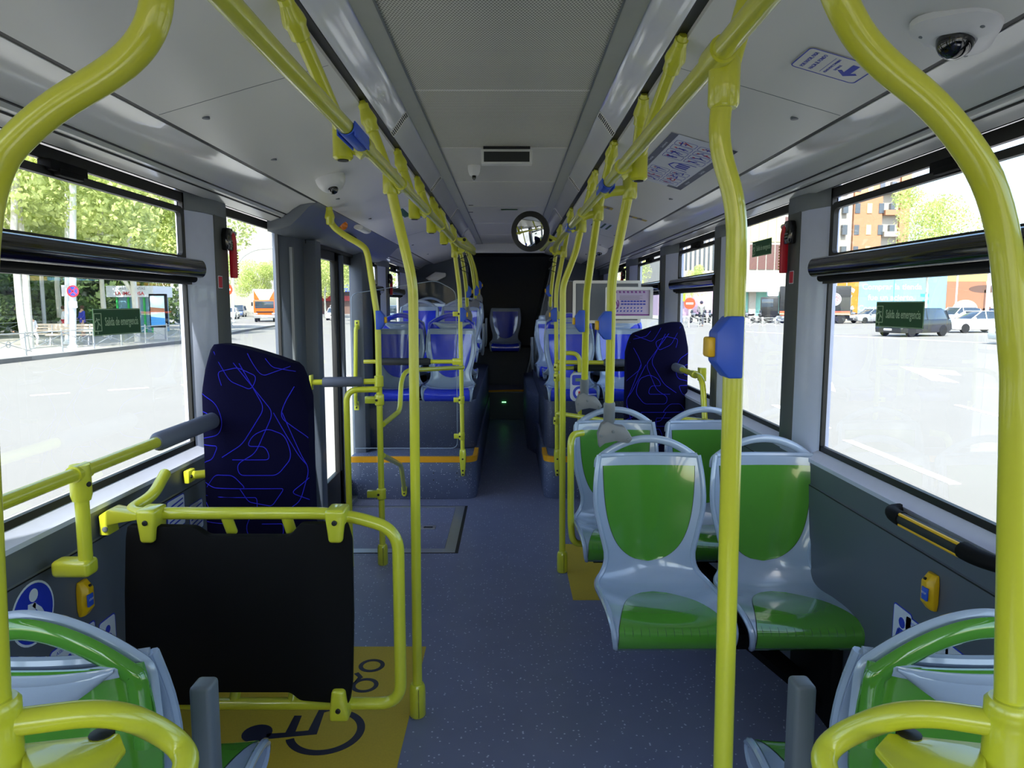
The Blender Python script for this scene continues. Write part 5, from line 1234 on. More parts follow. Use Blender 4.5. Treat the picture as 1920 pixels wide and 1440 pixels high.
mb = MB(); mb.tube([(c.x, c.y-.13, 1.972), (c.x, c.y+.13, 1.972)], .03, 14, ry=.016, up=(0, 0, 1)); mb.build('cover', WHITE, t, bev=.003)
c = hpt(655, 440); t = thing('header_speaker', 'black moulded cover in the panel above the middle door', 'cover', c)
mb = MB(); mb.tube([(c.x-.02, c.y-.12, 1.95), (c.x-.02, c.y+.12, 1.95)], .045, 14, ry=.02, up=(0, 0, 1)); mb.build('cover', BLACKM, t, smooth=True)
# door leaves folded slightly: frame + glass
xd_ = -1.245
st_ = st(MB().box((xd_-.03, 4.28, 1.86), (xd_+.04, 6.02, 1.95)).build('door_1', BLACK))
def leaf(y0, y1, par):
    mb = MB(); w_ = .075
    for a, b, z0, z1 in ((y0, y0+w_, .02, 1.87), (y1-w_, y1, .02, 1.87), (y0, y1, .02, .30 if y0 < 4.5 else .16), (y0, y1, 1.80, 1.87)): mb.box((xd_-.015, a, z0), (xd_+.02, b, z1))
    l = mb.build('door_leaf', BLACK, par, bev=.004)
    g_ = MB(); g_.box((xd_-.004, y0+w_*.8, .1), (xd_+.002, y1-w_*.8, 1.82)); g_.build('pane', GLASS, l)
    g_ = MB(); g_.box((xd_+.02, y0+.005, .04), (xd_+.05, y0+.05, 1.85)); g_.build('seal_post', POST, l, bev=.005)
    return l
leaf(4.30, 5.12, st_); l2 = leaf(5.14, 6.0, st_)
mb = MB(); mb.box((xd_-.03, 4.28, -.02), (xd_+.07, 6.02, .03)); mb.build('sill', ALU, st_)
n_ += 1; st(MB().prism([(-1.265, 4.26), (-1.155, 4.30), (-1.155, 4.42), (-1.265, 4.40)], 0, 1.88, XY).build('trim_%d' % n_, POST, bev=.004))
n_ += 1; mb = MB(); mb.box((-1.24, 5.55, .25), (-1.135, 5.92, 1.90)); ps = st(mb.build('trim_%d' % n_, POST, bev=.01))
n_ += 1; st(MB().box((-1.25, 5.93, 0), (-1.10, 6.12, 1.62)).build('trim_%d' % n_, BLACKM, bev=.01))
yb_ = 5.52
t = thing('door_handle_bar', 'vertical yellow handle bar with flanged ends on the door side post', 'handle', (-1.13, yb_, 1.1))
a = AY(668, 614, yb_); b = AY(667, 757, yb_)
mb = MB(); mb.tube([a+Vector((0, .05, .012)), a+Vector((0, -.012, 0)), b+Vector((0, -.012, 0)), b+Vector((0, .05, -.012))], .016, 14, fil=.03); mb.build('tube', YEL, t, smooth=True)
for p, s in ((a, 1), (b, -1)):
    mb = MB(); mb.cbox(p+Vector((0, .035, s*.02)), (.042, .02, .075)); k = mb.build('flange', YEL, t, bev=.008); bolt(p+Vector((0, .024, s*.035)), (0, -1, 0), k)
# ================================================================== THE STREET
ASPH = mat('asphalt', (134, 131, 126), rough=.9, noise=.05, scale=.6)
PAVE = mat('pavement', (158, 154, 147), rough=.9, noise=.06, scale=1.2)
KERB = mat('kerb_stone', (150, 148, 143), rough=.9)
ROADW = mat('road_paint', (250, 250, 250), rough=.7)
def GP(px, py): return AZ(px, py, GZ)
mb = MB(); mb.add([(-260, -60, GZ), (260, -60, GZ), (260, 420, GZ), (-260, 420, GZ)], [(0, 1, 2, 3)]); st(mb.build('ground', ASPH))
# left pavement beyond the road, island kerb, and the bus stop pavement beside the bus
def slab(name, pts, z, m, lb, cat='pavement'):
    mb = MB(); mb.prism(pts, GZ, z, XY); o = mb.build(name, m); o['kind'] = 'structure'; return o
c0_, c1_, c2_ = GP(0, 683), GP(380, 641), GP(455, 623)
slab('ground_pavement', [(-60, 8), (-15.6, 8), (c0_.x, c0_.y), (c1_.x-.3, c1_.y), (c2_.x, c2_.y), (c2_.x-2, c2_.y+14), (-60, c2_.y+30)], GZ+.14, PAVE, '')
mb = MB(); kp = [(-15.6, 8), (c0_.x, c0_.y), (c1_.x-.3, c1_.y), (c2_.x, c2_.y), (c2_.x-2, c2_.y+14)]
mb.prism(kp+[(u-.28, v) for u, v in kp[::-1]], GZ, GZ+.155, XY); st(mb.build('ground_kerb', KERB))
slab('ground_pavement', [(-4.1, -30), (-1.36, -30), (-1.36, 14.0), (-1.8, 16), (-2.6, 17), (-4.1, 17.5)], GZ+.12, PAVE, '')
slab('ground_pavement', [(18, 78), (60, 66), (160, 66), (160, 300), (18, 300)], GZ+.13, PAVE, '')
# road paint
def paint(lb, quads, grp='painted road markings'):
    mb = MB()
    for q in quads: mb.prism([(p.x, p.y) for p in q], GZ+.001, GZ+.008, XY)
    o = mb.build('road_marking', ROADW); tag(o, lb, 'road marking', grp); return o
def dash(px0, py0, px1, py1, w_=.12):
    a, b = GP(px0, py0), GP(px1, py1); d = (b-a).normalized(); n = Vector((-d.y, d.x, 0))*w_/2; return [a+n, b+n, b-n, a-n]
paint('white lane dash outside the left window, leftmost of three', [dash(57, 742, 131, 737)]); paint('white lane dash outside the left window, middle of three', [dash(203, 732, 278, 727)])
paint('white lane dash beside the navy backrest, rightmost of three', [dash(341, 722, 378, 719)])
paint('long white line across the road below the parked cars on the right', [dash(1400, 622, 1915, 646, .14)])
paint('white arrow on the road in the middle of the right window', [[GP(1688, 688), GP(1790, 696), GP(1802, 704), GP(1752, 701), GP(1798, 718), GP(1745, 713), GP(1722, 702)]])
paint('white arrow tip on the road just right of the wide pillar', [[GP(1522, 710), GP(1560, 717), GP(1567, 735), GP(1522, 724)]])
paint('white dash low in the long right window', [dash(1588, 826, 1690, 867, .13)]); paint('white dash low in the long right window, continuing to the right', [dash(1690, 868, 1790, 908, .13)])
paint('white dash at the right end of the long window', [dash(1795, 760, 1905, 789, .13)]); paint('white dash in the narrow right window', [dash(1453, 760, 1470, 768, .13)])
paint('short white dash near the lower left of the long right window', [dash(1522, 790, 1550, 803, .13)])
# --- trees
LEAF = mat('spring_leaves', (204, 214, 138), rough=.7, noise=.35, scale=.9); LEAF2 = mat('dark_leaves', (92, 116, 62), rough=.7, noise=.35, scale=.9)
for m_ in (LEAF, LEAF2):                        # leaves let some light through
    nt = m_.node_tree; b_ = nt.nodes['Principled BSDF']; tr_ = nt.nodes.new('ShaderNodeBsdfTranslucent'); mx_ = nt.nodes.new('ShaderNodeMixShader'); mx_.inputs['Fac'].default_value = .42
    nt.links.new(b_.inputs['Base Color'].links[0].from_socket, tr_.inputs['Color']); nt.links.new(b_.outputs[0], mx_.inputs[1]); nt.links.new(tr_.outputs[0], mx_.inputs[2]); nt.links.new(mx_.outputs[0], nt.nodes['Material Output'].inputs['Surface'])
BARK = mat('pale_bark', (205, 200, 188), rough=.9, noise=.15, scale=4)
def blob_leaves(seed, n, blobs, size):
    rnd = random.Random(seed); mb = MB(); vs = []; fs = []
    for i in range(n):
        cx, cy, cz, r = rnd.choice(blobs); 
        while True:
            d = Vector((rnd.uniform(-1, 1), rnd.uniform(-1, 1), rnd.uniform(-1, 1)))
            if .35 < d.length < 1: break
        p = Vector((cx, cy, cz))+d*r; u = Vector((rnd.gauss(0, 1), rnd.gauss(0, 1), rnd.gauss(0, 1))).normalized(); v = u.cross(Vector((rnd.gauss(0, 1), rnd.gauss(0, 1), rnd.gauss(0, 1)))).normalized()
        s = size*rnd.uniform(.6, 1.3); k = len(vs); vs += [p-u*s, p+v*s*.6, p+u*s, p-v*s*.6]; fs.append((k, k+1, k+2, k+3))
    mb.v = vs; mb.f = fs; return mb
def tree_proto(seed, h, crown, n, size, m, trunk_r=.16, lb='', grp=''):
    t = thing('street_tree', lb, 'tree', (0, 0, 0), grp); rnd = random.Random(seed)
    blobs = [(rnd.uniform(-crown*.6, crown*.6), rnd.uniform(-crown*.6, crown*.6), h*rnd.uniform(.45, .95), crown*rnd.uniform(.3, .5)) for _ in range(16)]
    blob_leaves(seed, n, blobs, size).build('foliage', m, t)
    mb = MB(); mb.tube([(0, 0, 0), (.05, 0, h*.25), (-.05, .1, h*.5), (.1, 0, h*.8)], trunk_r, 9, rf=lambda q: 1-.7*q); tr = mb.build('trunk', BARK, t, smooth=True)
    for k in range(7):
        b = blobs[k]; z0 = h*rnd.uniform(.28, .5); mb = MB(); mb.tube([(0, 0, z0), (b[0]*.5, b[1]*.5, (z0+b[2])*.5+.3), (b[0], b[1], b[2])], trunk_r*.4, 6, rf=lambda q: 1-.75*q); mb.build('branch', BARK, tr, smooth=True)
    return t
TP = tree_proto(1, 11, 4.6, 15000, .125, LEAF, lb='bright leafy tree whose pale trunk stands at the left edge of the photo', grp='leafy trees outside the left windows')
TP.location = (-19.0, 28.2, GZ)
for i, (x, y, r, s, lb) in enumerate([(-15.9, 25.5, 1, .0, ''), (-24, 33, 2, 1.05, 'bright leafy tree behind the no stopping sign'), (-21.5, 38, 3, .95, 'bright leafy tree behind the lit advertising panel'), (-28, 30, 4, 1.1, 'tall leafy tree at the left edge behind the first trunk'),
        (-30, 40, 5, 1.2, 'tall leafy tree behind the green kiosk'), (-22, 48, 1.5, 1.0, 'leafy tree behind the bus shelter'), (-38, 44, .5, 1.3, 'broad leafy tree far behind the woman in blue'), (-34, 62, 3.3, 1.15, 'leafy tree left of the arched street lamp'), (-27, 43, 4.4, 1.1, 'leafy tree over the kiosk roof')]):
    if s: dup(TP, (x, y, GZ), r, lb, 'leafy trees outside the left windows', (s, s, s))
for x, y, r, s, lb in [(-40, 92, 1, .75, 'rounded tree left of the orange lorry'), (-45, 110, 2.2, .85, 'rounded tree behind the arched street lamp'), (-36.5, 104, 3.4, .7, 'rounded tree behind the orange lorry'), (-31, 118, 2, .8, 'small tree right of the orange lorry, before the pale building'),
                       (-27, 105, 4, 1.0, 'tree seen through the middle door glass'), (-23, 96, 5, .95, 'tree seen in the gap beside the door pole'), (-17, 80, .4, .9, 'tree behind the red car in the far left windows'), (-12.5, 66, 2.6, .9, 'tree in the farthest left windows')]:
    dup(TP, (x, y, GZ), r, lb, 'trees farther down the street', (s, s, s))
TB = tree_proto(9, 13, 4.0, 7000, .12, LEAF, trunk_r=.14, lb='slender spring tree before the tan building on the right', grp='trees on the right side'); TB.location = (38.5, 66, GZ)
dup(TB, (27.5, 108, GZ), 2, 'small tree behind the no entry sign', None, (.6, .6, .6)); dup(TB, (17, 100, GZ), 3, 'small tree behind the silver framed notice', None, (.7, .7, .7))
# dark shrubs behind the left pavement
rnd = random.Random(3)
SH = None
for i in range(11):
    x, y = -27-1.1*(i % 4)-i*.6, 32+i*3.2
    if SH is None:
        SH = thing('bush', 'dark green bush at the back of the left pavement', 'bush', (0, 0, 0), 'dark bushes behind the left pavement')
        blob_leaves(4, 3000, [(0, 0, .9, 1.3), (1.4, .3, .8, 1.1), (-1.3, .2, 1.0, 1.2), (.3, .4, 1.9, 1.0)], .14).build('foliage', LEAF2, SH); MB().tube([(0, 0, 0), (.1, 0, 1.2)], .09, 8).build('stem', BARK, SH); SH.location = (x, y, GZ)
    else: dup(SH, (x, y, GZ), i*1.3, 'dark green bush at the back of the left pavement', None, (1.3, 1.3, 1.15))
for x, y, q in ((-34, 57, 2.4), (-31.5, 61, 1.9), (-40, 60, 2.6), (-45, 64, 2.6), (-38, 50, 2.0), (-46, 52, 2.4)): dup(SH, (x, y, GZ), x*.7, 'large dark bush far behind the kiosk and bus shelter', 'large dark bushes far behind the kiosk', (q, q, q))
# --- street furniture on the left
WPOLE = mat('white_pole_paint', (225, 226, 228), rough=.5); SILV = mat('galvanised', (170, 172, 175), rough=.45, metal=.5)
def upright(name, lb, cat, px, py0, py1, y, r, m=WPOLE, lean=0, group=None):
    a, b = AY(px, py0, y), AY(px+lean, py1, y); a.z = GZ+.14; t = thing(name, lb, cat, a, group); mb = MB(); mb.tube([a, b], r, 12); mb.build('post', m, t, smooth=True)
    mb = MB(); mb.lathe([(r*1.5, 0), (r*1.5, .08), (r*1.05, .12)], a, 12); mb.build('foot', m, t); return t
t = upright('sign_post', 'white post with round no stopping sign outside the long left window', 'sign', 137, 657, 60, 28.5, .12)
for (px, py, r, y) in ((137, 546, .235, 28.3),):
    c = AY(px, py, y); M = frame(c, (1, 0, 0), (0, 0, 1))
    s_ = flat([circ(r, n=28)], M, .02).build('sign_disc', STKRED, t)
    flat([circ(r*.76, n=28)], M @ Matrix.Translation((0, 0, .0205)), .003).build('blue_field', STKB, s_)
    mb = MB(); m2 = M @ Matrix.Translation((0, 0, .0245))
    for k in (-1, 1): strip(mb, [(-r*.6, -k*r*.6), (r*.6, k*r*.6)], r*.2, m2, .003)
    mb.build('red_cross', STKRED, s_)
c = AY(137, 571, 28.3); M = frame(c, (1, 0, 0), (0, 0, 1)); p_ = flat([rrect(.34, .26, .01)], M, .01).build('lower_plate', STK, t)
for k, tx in enumerate(('ZONA DE', 'SEGURIDAD')): text(tx, .06, STKGREY, 'lettering', p_, M @ Matrix.Translation((0, .05-.1*k, .0105)), ext=.001)
c = AY(121, 545, 28.6); flat([rrect(.24, .44, .01)], frame(c, (1, 0, 0), (0, 0, 1)), .01).build('side_plate', SILV, t)
upright('lamp_post', 'thin pale post leaning slightly, left of the no stopping sign', 'lamp post', 85, 631, 480, 40, .10, SILV, lean=-10)
upright('lamp_post', 'tall pale lamp post rising through the trees on the left', 'lamp post', 126, 655, 300, 31, .09, WPOLE)
# birch like trunk near the kerb
t = thing('tree_trunk', 'slim whitish tree trunk at the left, before the benches', 'tree trunk', GP(50, 662)); c = AY(50, 660, 27.4); c.z = GZ
mb = MB(); mb.tube([c, c+Vector((-.12, 0, 1.5)), c+Vector((-.15, 0, 4.5)), c+Vector((.1, 0, 7))], .15, 10, rf=lambda q: 1-.3*q); mb.build('trunk', BARK, t, smooth=True)
t = thing('tree_trunk', 'slim whitish tree trunk between the exit sticker and the kiosk', 'tree trunk', GP(258, 645)); c = AY(258, 645, 33); c.z = GZ
mb = MB(); mb.tube([c, c+Vector((0, 0, 2)), c+Vector((-.1, 0, 5))], .13, 10); mb.build('trunk', BARK, t, smooth=True)
mb = MB(); mb.tube([c+Vector((0, 0, 2.2)), c+Vector((-.8, 0, 3.6))], .09, 8); mb.build('branch', BARK, t, smooth=True)
# railing panels
RAILM = mat('railing_paint', (168, 170, 168), rough=.5)
def rail_panel(lb, grp, L=2.2, H_=.75):
    t = thing('pedestrian_railing', lb, 'railing', (0, 0, 0), grp)
    mb = MB(); mb.tube([(0, 0, 0), (0, 0, H_+.08)], .028, 8); mb.build('post', RAILM, t)
    mb = MB(); mb.tube([(0, 0, H_), (L, 0, H_)], .02, 6); mb.build('top_rail', RAILM, t)
    for a, b in (((0, 0, .12), (L, 0, H_-.05)), ((0, 0, H_-.05), (L, 0, .12))):
        mb = MB(); mb.tube([a, b], .013, 6); mb.build('cross_bar', RAILM, t)
    mb = MB(); ring2(mb, .09, .11, (L/2, (H_+.07)/2), frame((0, 0, 0), (1, 0, 0), (0, 0, 1)), .02, n=16); mb.build('ring', RAILM, t); return t
rp0 = rail_panel('grey railing panel with crossed bars along the left kerb', 'railing panels along the left kerb')
P0, P1 = Vector((c0_.x-.5, c0_.y, GZ+.14)), Vector((c1_.x-.8, c1_.y, GZ+.14)); d = (P1-P0); n = 7; a = math.atan2(d.y, d.x)
rp0.location = P0-d/n; rp0.rotation_euler = (0, 0, a)
for i in range(n): dup(rp0, P0+d*i/n, a)
P2 = Vector((c2_.x-.6, c2_.y, GZ+.14)); d = P2-P1
for i in range(9): dup(rp0, P1+d*(i+.6)/10, math.atan2(d.y, d.x), 'grey railing panel on the kerb beyond the first left pillar', 'railing panels farther along the left kerb')
rp1 = rail_panel('grey railing panel with crossed bars across the road on the right', 'railing panels on the right')
for i, px in enumerate(range(1262, 1470, 24)):
    p = GP(px, 613); p.z = GZ; (setattr(rp1, 'location', p) if i == 0 else dup(rp1, p, 0))
rp2 = rail_panel('low white railing before the dark bushes on the left', 'low white railings before the bushes', 2.2, .7)
for i in range(9):
    p = Vector((-27.5-i*.1, 36+i*2.2, GZ+.14)); (setattr(rp2, 'location', p) if i == 0 else dup(rp2, p, math.pi/2)); rp2.rotation_euler = (0, 0, math.pi/2)
# benches
WOOD = mat('bench_wood', (196, 180, 160), rough=.7, noise=.15)
def bench_(lb, x, y, rz):
    t = thing('street_bench', lb, 'bench', (x, y, GZ+.14), 'pale benches on the left pavement')
    t.rotation_euler = (0, 0, 0)
    o = []
    for k in range(3):
        mb = MB(); mb.box((-.85, -.05+.14*k-.2, .42), (.85, .06+.14*k-.2, .46)); o.append((mb, 'seat_slat', WOOD))
    for k in range(3):
        mb = MB(); mb.box((-.85, .22+.03*k, .55+.12*k), (.85, .25+.03*k, .64+.12*k)); o.append((mb, 'back_slat', WOOD))
    for s in (-.7, .7):
        mb = MB(); mb.tube([(s, -.22, 0), (s, -.1, .42), (s, .2, .42), (s, .30, .85)], .03, 6); mb.tube([(s, .25, 0), (s, .15, .42)], .03, 6); o.append((mb, 'side_frame', SILV))
    for mb, nm, m in o:
        q = mb.build(nm, m); q.parent = t
    t.rotation_euler = (0, 0, rz); return t
p = GP(75, 640); bench_('pale bench between the whitish trunk and the no stopping post', -20.2, 31.0, .35); bench_('pale bench left of the no stopping post, farther one', -18.6, 30.2, .35); bench_('pale slatted bench right of the lit advertising panel', -15.9+.2, 35.4, -.5)
# advertising panel
y = 35.5; a, b = AY(280, 551, y), AY(315, 614, y); t = thing('advertising_panel', 'lit advertising panel in a black frame on a grey foot, left pavement', 'advertising panel', ((a.x+b.x)/2, y, GZ+.14))
mb = MB(); mb.box((a.x, y-.1, b.z), (b.x, y+.1, a.z)); mb.build('frame', BLACKM, t, bev=.02); mb = MB(); mb.box((a.x+.07, y-.11, b.z+.1), (b.x-.07, y-.1, a.z-.1)); f_ = mb.build('poster', mat('poster_sky', (190, 222, 245), rough=.3, emit=.3), t)
M = frame(((a.x+b.x)/2, y-.112, (a.z+b.z)/2), (1, 0, 0), (0, 0, 1)); w_ = (b.x-a.x)-.14; h_ = a.z-b.z-.2
flat([[(-w_/2, -.05*h_), (w_/2, -.05*h_), (w_/2, .08*h_), (-w_/2, .12*h_)]], M, .004).build('poster_figure', mat('poster_brown', (170, 110, 80)), f_); flat([[(-w_/2, -.5*h_), (w_/2, -.5*h_), (w_/2, -.25*h_), (-w_/2, -.2*h_)]], M, .004).build('poster_base', mat('poster_blue', (60, 150, 220)), f_)
mb = MB(); mb.box((a.x+.15, y-.08, GZ+.14), (b.x-.15, y+.08, b.z)); mb.build('foot', SILV, t)
# kiosk
y = 44; a, b = AY(200, 536, y), AY(292, 610, y); KG = mat('kiosk_green', (40, 175, 80), rough=.5)
t = thing('kiosk', 'small kiosk with a white lettered banner and green frame on the left pavement', 'kiosk', ((a.x+b.x)/2, y+1, GZ+.14)); zt = AY(200, 557, y).z
mb = MB(); mb.box((a.x, y-.1, zt), (b.x, y+2.4, a.z)); k = mb.build('banner', STK, t); mb = MB(); mb.box((a.x+.5, y+.1, GZ+.14), (b.x-.2, y+2.2, zt)); mb.build('booth', mat('kiosk_glass', (110, 150, 175), rough=.2), t)
M = frame(((a.x+b.x)/2, y-.105, (a.z+zt)/2), (1, 0, 0), (0, 0, 1)); text('FLORES Y PLANTAS', .22, STKGREY, 'lettering', k, M @ Matrix.Translation((0, .18, 0)), ext=.003); text('LA IMOROSA', .30, STKRED, 'lettering', k, M @ Matrix.Translation((0, -.13, 0)), ext=.003, bold=.006)
for x in (a.x+.5, a.x+1.2, b.x-.7, b.x-.25):
    mb = MB(); mb.box((x, y, GZ+.14), (x+.1, y+.1, zt)); mb.build('green_post', KG, t)
# bus shelter
y = 52; a, b = AY(333, 541, y), AY(376, 602, y); t = thing('bus_shelter', 'glass bus shelter with small posters beside the first left pillar', 'bus shelter', ((a.x+b.x)/2, y+.7, GZ+.14))
mb = MB(); mb.box((a.x, y-.2, a.z-.15), (b.x+1, y+1.4, a.z)); mb.build('roof', SILV, t)
for x in (a.x+.1, a.x+.9, b.x-.6, b.x+.8): mb = MB(); mb.box((x, y, GZ+.14), (x+.08, y+.08, a.z-.15)); mb.build('post', SILV, t)
mb = MB(); mb.box((a.x+.2, y+1.2, GZ+.5), (b.x+.8, y+1.23, a.z-.2)); mb.build('glass_wall', CLEAR, t); mb = MB(); mb.box((a.x+.35, y-.02, GZ+.9), (a.x+.95, y+.02, a.z-.35)); mb.build('poster', MATS['poster_sky'], t)
# arched street lamp
t = thing('street_lamp', 'white street lamp with a long arching arm beyond the first left pillar', 'street lamp', GP(437, 606)); y = 66
mb = MB(); mb.tube([AY(438, 604, y), AY(436, 520, y), AY(442, 498, y), AY(455, 480, y), AY(476, 468, y), AY(500, 465, y), AY(534, 465, y)], .11, 10, fil=.5); mb.build('post', WPOLE, t, smooth=True)
c = AY(540, 466, y); mb = MB(); mb.cbox(c, (.9, .3, .14)); mb.build('lantern', SILV, t, bev=.03)
def round_sign(lb, px, py, y, r, base_py, grp=None):
    c = AY(px, py, y); t = thing('no_entry_sign', lb, 'sign', (c.x, y, GZ), grp); mb = MB(); mb.tube([(c.x, y+.05, GZ), (c.x, y+.05, c.z+r)], .05, 8); mb.build('post', WPOLE, t)
    M = frame((c.x, y-.02, c.z), (1, 0, 0), (0, 0, 1)); s_ = flat([circ(r, n=28)], M, .02).build('sign_disc', mat('sign_orange_red', (235, 70, 35)) if 'sign_orange_red' not in MATS else MATS['sign_orange_red'], t)
    flat([[(-r*.62, -r*.17), (r*.62, -r*.17), (r*.62, r*.17), (-r*.62, r*.17)]], M @ Matrix.Translation((0, 0, .0205)), .004).build('white_bar', STK, s_); return t
round_sign('red no entry sign on a white post across the road on the right', 1293, 569, 58, .46, 600); round_sign('red no entry sign half hidden by the first left pillar', 426, 543, 64, .5, 600)
# --- people
SKIN = mat('skin', (205, 160, 135), rough=.6)
def skinmesh(name, nodes, edges, m, parent):
    me = bpy.data.meshes.new(name); me.from_pydata([p for p, r in nodes], edges, []); o = bpy.data.objects.new(name, me); COL.objects.link(o); me.materials.append(m)
    md = o.modifiers.new('skin', 'SKIN'); md.use_smooth_shade = True
    for i, (p, r) in enumerate(nodes): me.skin_vertices[0].data[i].radius = r if isinstance(r, tuple) else (r, r)
    me.skin_vertices[0].data[0].use_root = True
    o.modifiers.new('sub', 'SUBSURF').levels = 1; o.parent = parent; return o
def ensure_skin(me):
    pass
def person(lb, x, y, z, h, rz, coat, legs, hair, group=None, bare=False, stride=.12):
    t = thing('person', lb, 'person', (x, y, z), group); k = h/1.7
    def V(*a): return tuple(v*k for v in a)
    N = [(V(0,0,.95), .13*k), (V(0,0,1.2), .12*k), (V(0,0,1.40), .13*k), (V(0,0,1.5), .055*k), (V(0,-.01,1.62), .095*k),
         (V(.19,0,1.40), .055*k), (V(.24,-.03,1.12), .045*k), (V(.2,-.2,.98), .035*k), (V(-.19,0,1.40), .055*k), (V(-.24,-.03,1.12), .045*k), (V(-.2,-.2,.98), .035*k),
         (V(.09,0,.88), .085*k), (V(.09,-stride,.48), .06*k), (V(.09,-stride*.6,.08), .045*k), (V(.09,-stride*.6-.14,.03), .035*k), (V(-.09,0,.88), .085*k), (V(-.09,stride*.5,.48), .06*k), (V(-.09,stride,.08), .045*k), (V(-.09,stride-.14,.03), .035*k)]
    E = [(0,1),(1,2),(2,3),(3,4),(2,5),(5,6),(6,7),(2,8),(8,9),(9,10),(0,11),(11,12),(12,13),(13,14),(0,15),(15,16),(16,17),(17,18)]
    import bmesh
    def mk(name, N, E, m):
        me = bpy.data.meshes.new(name); bm = bmesh.new(); sl = bm.verts.layers.skin.verify(); vv = []
        for i, (p, r) in enumerate(N):
            v = bm.verts.new(p); v[sl].radius = (r, r); v[sl].use_root = (i == 0); vv.append(v)
        for a, b in E: bm.edges.new((vv[a], vv[b]))
        bm.to_mesh(me); bm.free(); me.materials.append(m); o = bpy.data.objects.new(name, me); COL.objects.link(o); s = o.modifiers.new('skin', 'SKIN'); s.use_smooth_shade = True
        u = o.modifiers.new('sub', 'SUBSURF'); u.levels = 1; u.render_levels = 1; o.parent = t; return o
    mk('body', N, E, SKIN)
    up = [(N[0][0], .165*k), (N[1][0], .15*k), (N[2][0], .15*k)]+[(N[i][0], N[i][1]*1.35) for i in (5, 6)]+[(V(.205,-.17,1.0), .045*k)]+[(N[i][0], N[i][1]*1.35) for i in (8, 9)]+[(V(-.205,-.17,1.0), .045*k)]+[(V(0,0,.78), .19*k)]
    mk('coat', up, [(0,1),(1,2),(2,3),(3,4),(4,5),(2,6),(6,7),(7,8),(0,9)], coat)
    if not bare: mk('trousers', [(V(0,0,.93), .14*k)]+[(N[i][0], N[i][1]*1.3) for i in (11, 12, 13, 15, 16, 17)], [(0,1),(1,2),(2,3),(0,4),(4,5),(5,6)], legs)
    for s in (11, 15):
        pass
    mb = MB(); mb.lathe([(.02*k, 1.755*k), (.08*k, 1.73*k), (.115*k, 1.67*k), (.112*k, 1.60*k), (.08*k, 1.55*k)], (0, .02*k, 0), 14); q = mb.build('hair', hair, None, smooth=True); q.parent = t
    t.rotation_euler = (0, 0, rz); return t
BLUC = mat('blue_coat', (50, 60, 170), rough=.8); GRYC = mat('grey_jacket', (130, 132, 130), rough=.8); WHC = mat('white_shirt', (230, 230, 235), rough=.8); DRK = mat('dark_cloth', (40, 42, 60), rough=.8); HAIRB = mat('brown_hair', (80, 55, 40), rough=.8)
p = GP(157, 636); person('person in a blue coat looking down at something held, left pavement', p.x, p.y, GZ+.14, 1.62, -.6, BLUC, DRK, HAIRB, bare=True)
p = GP(63, 655); person('person in a white top with a dark strap by the bench at the left', p.x, p.y, GZ+.14, 1.25, 1.2, WHC, WHC, DRK, stride=.3)
p = GP(123, 636); person('person in a pale top behind the no stopping post', p.x, p.y, GZ+.14, 1.6, 2, WHC, STKRED, HAIRB)
p = GP(33, 628); person('person in dark trousers walking at the far left edge', p.x, p.y, GZ+.14, 1.6, 1.5, GRYC, DRK, HAIRB, stride=.25)
p = GP(1314, 612); person('person in a grey jacket seen from behind beside the no entry sign', p.x, p.y, GZ, 2.1, math.pi, GRYC, DRK, DRK)
# --- vehicles
TYRE = mat('tyre', (28, 28, 30), rough=.8); CGL = mat('car_glass', (50, 62, 75), rough=.05, coat=1); HUB = mat('wheel_rim', (190, 192, 196), rough=.3, metal=.7); HEADL = mat('headlamp', (235, 240, 245), rough=.1, coat=1); TAILL = mat('tail_lamp', (190, 20, 30), rough=.3)
def wheel(t, x, y, r, wd=.2):
    R = Euler((math.pi/2, 0, 0)).to_matrix(); s = 1 if y > 0 else -1
    mb = MB(); mb.lathe([(r*.62, -wd/2), (r*.95, -wd/2), (r, -wd*.3), (r, wd*.3), (r*.95, wd/2), (r*.62, wd/2)], (x, y, r), 22, R); w1 = mb.build('wheel', TYRE, None, smooth=True); w1.parent = t
    mb = MB(); mb.lathe([(.05, wd/2-.01), (r*.62, wd/2-.03), (r*.62, -wd/2+.03), (.05, -wd/2+.01)], (x, y, r), 16, R)
    q = mb.build('rim', HUB, None); q.parent = w1
    mb = MB()
    for k in range(5):
        a = k*2*math.pi/5; b = a+.6; mb.prism([(x+r*.2*math.cos(a+.3), r+r*.2*math.sin(a+.3)), (x+r*.56*math.cos(a), r+r*.56*math.sin(a)), (x+r*.56*math.cos(b), r+r*.56*math.sin(b))], y-s*-(wd/2-.012), y+s*(wd/2-.004), XZ)
    q = mb.build('rim_gap', TYRE, None); q.parent = w1
